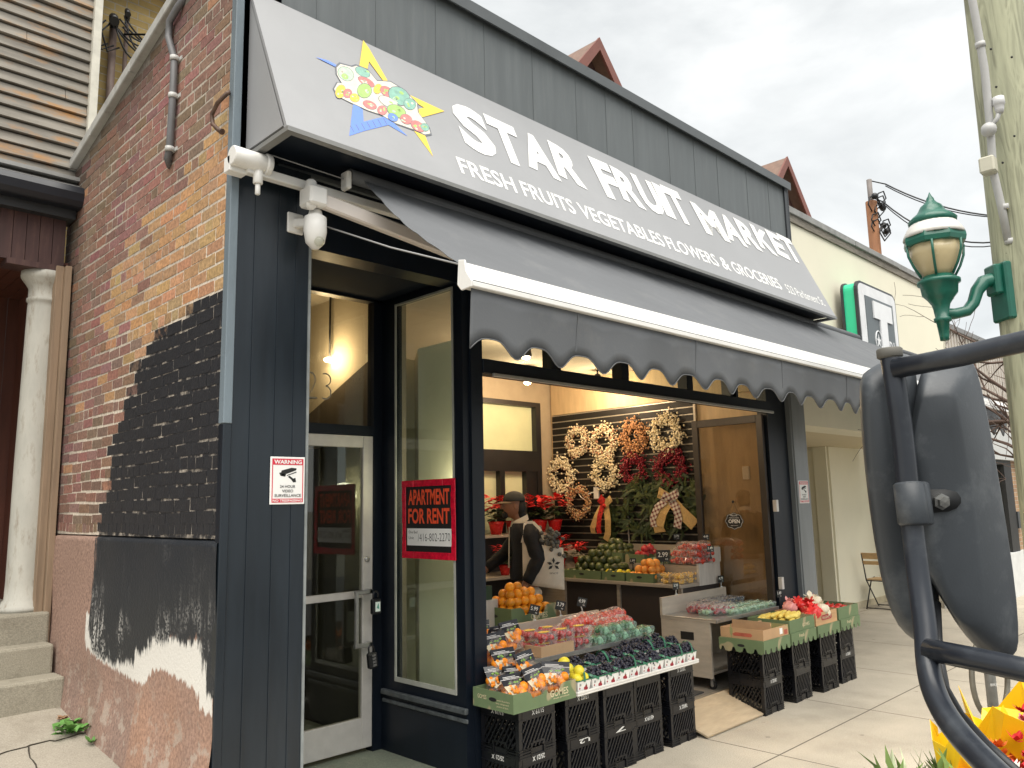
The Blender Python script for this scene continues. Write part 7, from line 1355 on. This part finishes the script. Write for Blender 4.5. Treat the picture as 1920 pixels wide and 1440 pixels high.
def headx(mb):
    k = MB(); rot = Matrix((( FW.x, SD.x, 0), (FW.y, SD.y, 0), (0, 0, 1)))
    k.ball((0, 0, 0), .1, 22, 16); out = []
    for x, y, z in k.v:
        x *= 1.0; y *= .78; z *= 1.22
        if x > .05: x += .012 * math.exp(-((z + .0) / .05) ** 2)
        if z < -.05: x *= 1.06; y *= .9
        out.append(HC + rot @ V((x, y, z)))
    mb.add(out, k.f, True)
    def loc(f, s, z): return HC + rot @ V((f, s, z))
    mb.ball(loc(.112, 0, -.008), .017, 10, 7, (1.2, .8, 1.5), rot).ball(loc(.122, 0, -.022), .013, 8, 6, (1, 1, .8), rot)
    for s in (-1, 1): mb.ball(loc(-.005, s * .078, -.005), .028, 10, 7, (.7, .3, 1.15), rot)
    mb.ball(loc(.098, 0, -.062), .016, 8, 6, (.9, 1.5, .5), rot).ball(loc(.096, 0, -.075), .016, 8, 6, (.9, 1.4, .55), rot)
J = [(L(0, 0, .95), (.11, .09)), (L(.0, 0, 1.15), (.10, .085)), (L(.02, 0, 1.36), (.11, .085)), (L(.06, 0, 1.49), .055), (L(.09, 0, 1.56), .052), (L(.11, 0, 1.62), .06),
     (L(.02, .19, 1.42), .06), (L(-.05, .25, 1.16), .048), (L(.05, .24, .96), .036), (L(.09, .235, .89), .04), (L(.02, -.19, 1.42), .06), (L(.18, -.24, 1.2), .048), (L(.38, -.16, 1.06), .036), (L(.45, -.14, 1.04), .036),
     (L(.0, .09, .88), .09), (L(.05, .1, .5), .06), (L(.0, .1, .09), .04), (L(.1, .1, .04), .035), (L(.0, -.09, .88), .09), (L(-.02, -.1, .5), .06), (L(-.14, -.1, .1), .04), (L(-.05, -.1, .04), .035)]
E_ = [(0, 1), (1, 2), (2, 3), (3, 4), (4, 5), (2, 6), (6, 7), (7, 8), (8, 9), (2, 10), (10, 11), (11, 12), (12, 13), (0, 14), (14, 15), (15, 16), (16, 17), (0, 18), (18, 19), (19, 20), (20, 21)]
def hands(mb):
    headx(mb)
    for base, fd, side, curl in ((L(.09, .235, .89), (FW * .45 - ZU).normalized(), FW, SD * -1), (L(.45, -.14, 1.04), (FW - ZU * .25).normalized(), ZU, SD)):
        for i in range(4):
            b = base + fd * .035 + side * (.026 - .017 * i); ln = (.07, .078, .074, .058)[i]; c_ = curl * (.35 + .1 * i)
            p1 = b + fd * ln * .45 + c_ * .008; p2 = p1 + (fd + c_ * .9).normalized() * ln * .3; p3 = p2 + (fd * .5 + c_ * 1.6).normalized() * ln * .25; mb.tube([b - fd * .03, p1, p2, p3], [.0095, .0088, .008, .006], 8)
        tb = base + side * .03; mb.tube([tb - fd * .01, tb + (side * .8 + fd).normalized() * .03, tb + (side * .4 + fd).normalized() * .06 + curl * .012], [.012, .0105, .007], 8)
skin('body', J, E_, SKN, 2, hands)
jk = MB(); rings = [(.0, .97, .165, .20), (.0, 1.05, .17, .205), (-.01, 1.2, .16, .2), (.0, 1.34, .165, .215), (.02, 1.42, .15, .21), (.045, 1.47, .11, .15), (.06, 1.495, .085, .1)]; nn = 22; vs = []
for k, (f, z, a_, b_) in enumerate(rings): vs += [L(f + a_ * math.cos(t) * (1 + .03 * math.sin(5 * t + z * 20)), b_ * math.sin(t) * (1 + .03 * math.sin(7 * t - z * 15)), z) for t in [2 * math.pi * i / nn for i in range(nn)]]
jk.add(vs, [(k * nn + i, k * nn + (i + 1) % nn, (k + 1) * nn + (i + 1) % nn, (k + 1) * nn + i) for k in range(len(rings) - 1) for i in range(nn)], True)
def sleeve(P_, R_):
    pts = []; rs = []
    for (p, r), (p2, r2) in zip(zip(P_, R_), zip(P_[1:], R_[1:])):
        for k in range(5): t = k / 5; pts.append(p.lerp(p2, t)); rs.append((r + (r2 - r) * t) * (1 + .05 * math.sin(len(pts) * 2.1)))
    jk.tube(pts + [P_[-1]], rs + [R_[-1]], 14)
sleeve([L(.02, .12, 1.445), L(.0, .215, 1.40), L(-.06, .27, 1.17), L(.05, .255, .965)], [.07, .082, .07, .052])
sleeve([L(.02, -.12, 1.445), L(.03, -.21, 1.40), L(.18, -.25, 1.2), L(.38, -.165, 1.065)], [.07, .08, .066, .05])
jk.build('jacket', JKT, pr)
ck = MB(); nn = 18; ck.add([L(.068 + (.078 + .012 * k) * math.cos(t), (.082 + .012 * k) * math.sin(t), 1.545 - .05 * k - .035 * math.cos(t)) for k in (0, 1) for t in [2 * math.pi * i / nn for i in range(nn)]], [(i, (i + 1) % nn, nn + (i + 1) % nn, nn + i) for i in range(nn)], True); ck.build('collar', TRS, pr)
skin('trousers', [(L(0, 0, .93), (.14, .12)), (L(.0, .095, .84), .105), (L(.05, .1, .5), .085), (L(.0, .1, .12), .072), (L(.0, -.095, .84), .105), (L(-.02, -.1, .5), .085), (L(-.13, -.1, .13), .072)], [(0, 1), (1, 2), (2, 3), (0, 4), (4, 5), (5, 6)], TRS)
SHO = mat('dark_shoe', (.02, .02, .02), .5, .1)
for f, s in ((0.05, .1), (-.09, -.1)): MB().ball(L(f, s, .045), .1, 14, 8, (1.35, .48, .45), Matrix(((FW.x, SD.x, 0), (FW.y, SD.y, 0), (0, 0, 1)))).build('shoe', SHO, pr)
rt = Matrix(((FW.x, SD.x, 0), (FW.y, SD.y, 0), (0, 0, 1)))
hb_ = MB(); hb_.ball(HC + rt @ V((-.062, 0, -.015)), .08, 14, 10, (.75, 1.0, 1.2), rt).ball(HC + rt @ V((-.07, 0, -.085)), .06, 10, 8, (.9, 1.1, .9), rt); hb_.build('hair', HAR, pr)
MB().ball(HC + rt @ V((.085, 0, -.085)), .036, 12, 8, (.85, 1.2, 1.0), rt).build('beard', HAR, pr)
cp = MB(); k = MB(); k.ball((0, 0, 0), .108, 22, 12); k.v = [tuple(HC + rt @ V((x * 1.02 - .005, y * .88, max(z, -.01) * .82 + .052))) for x, y, z in k.v]; cp.add(k.v, k.f, True); cp.build('cap', CAP, pr)
pv = []; nn = 13
for r0, r1 in ((.095, .09), (.20, .085)): pv += [HC + rt @ V((.02 + r0 * math.cos(a) * .9, r1 * math.sin(a), .035 - .16 * (r0 - .095) - .0)) for a in [-1.45 + 2.9 * i / (nn - 1) for i in range(nn)]]
pk = MB().add(pv, [(i, i + 1, nn + i + 1, nn + i) for i in range(nn - 1)], True).build('cap_peak', mat('tan_peak', (.2, .14, .085), .8, .1), pr); pk.modifiers.new('t', 'SOLIDIFY').thickness = .006
cl = MB()
for s in (-1, 1): cl.prism([L(.10, s * .03, 1.52), L(.0, s * .085, 1.53), L(.05, s * .12, 1.45), L(.13, s * .05, 1.42)], SD * .012 * s)
cl.prism([L(.165, .02, 1.46), L(.165, -.02, 1.46), L(.178, -.02, 1.08), L(.178, .03, 1.08)], FW * .006).build('shirt', TRS, pr)
# tote bag hung from the shoulder
tt = thing('tote_bag', 'white cotton tote bag with a black leaf emblem hanging from the shoulder of the person', 'bag', L(-.2, .33, .9)); CAN = mat('cotton_canvas', (.66, .60, .50), .85, .08, 20, .1, bscale=300)
def TB(u, v, d): return L(-.02 - u, .20 + d + .03 * math.sin(u * 9), v)
mb = MB(); gu, gv = 9, 9; vs = []
for side_ in (0, 1):
    for j in range(gv + 1):
        for i in range(gu + 1):
            u = -.10 + .38 * i / gu; t = j / gv; v = .93 + .38 * t - .05 * (u / .3) ; b_ = math.sin(math.pi * i / gu) * math.sin(math.pi * min(1, t * .8 + .1)); vs.append(TB(u, v, .045 + (1 if side_ else -1) * .04 * b_))
N_ = (gu + 1) * (gv + 1); fs = []
for s in (0, 1):
    for j in range(gv):
        for i in range(gu): a = s * N_ + j * (gu + 1) + i; fs.append((a, a + 1, a + gu + 2, a + gu + 1))
for i in range(gu): fs.append((i, i + 1, N_ + i + 1, N_ + i))
for j in range(gv): fs += [(j * (gu + 1), (j + 1) * (gu + 1), N_ + (j + 1) * (gu + 1), N_ + j * (gu + 1)), (j * (gu + 1) + gu, (j + 1) * (gu + 1) + gu, N_ + (j + 1) * (gu + 1) + gu, N_ + j * (gu + 1) + gu)]
mb.add(vs, fs, True).build('bag_body', CAN, tt)
def strap(pts): 
    s = MB()
    for a, b in zip(pts, pts[1:]): s.bar(a, b, .026, .004, SD)
    return s
strap([TB(-.1, 1.32, .05), L(.06, .245, 1.40), L(.045, .2, 1.50), L(-.03, .2, 1.505), L(-.09, .23, 1.44), TB(.12, 1.28, .05)]).build('strap', CAN, tt)
f = MB(); ec = TB(.17, 1.12, .095); ru = (-FW).normalized()
for a in (90, 18, 162, -40, 220): f.prism([ec + ru * (r * math.cos(math.radians(a) + o)) + ZU * (r * math.sin(math.radians(a) + o)) + SD * .008 for r, o in ((.01, 0), (.04, .35), (.065, 0), (.04, -.35))], SD * .001)
fit(f, 'SPICE', ec - ru * .04 - ZU * .085 + SD * .008, ru, ZU, .08, .015); f.build('emblem', BLACK, tt)
fw = MB(); q = random.Random(3)
for i in range(60):
    c = TB(.18 + q.gauss(0, .05), 1.34 + q.gauss(0, .06), .05 + q.gauss(0, .03)); fw.ball(c, .02, 6, 4)
solo(fw, 'fur_hat', mat('grey_fur', (.12, .12, .11), .95, .5, 60, .5), 'grey furry bundle sticking out of the white tote bag', 'hat', L(-.3, .28, 1.3))
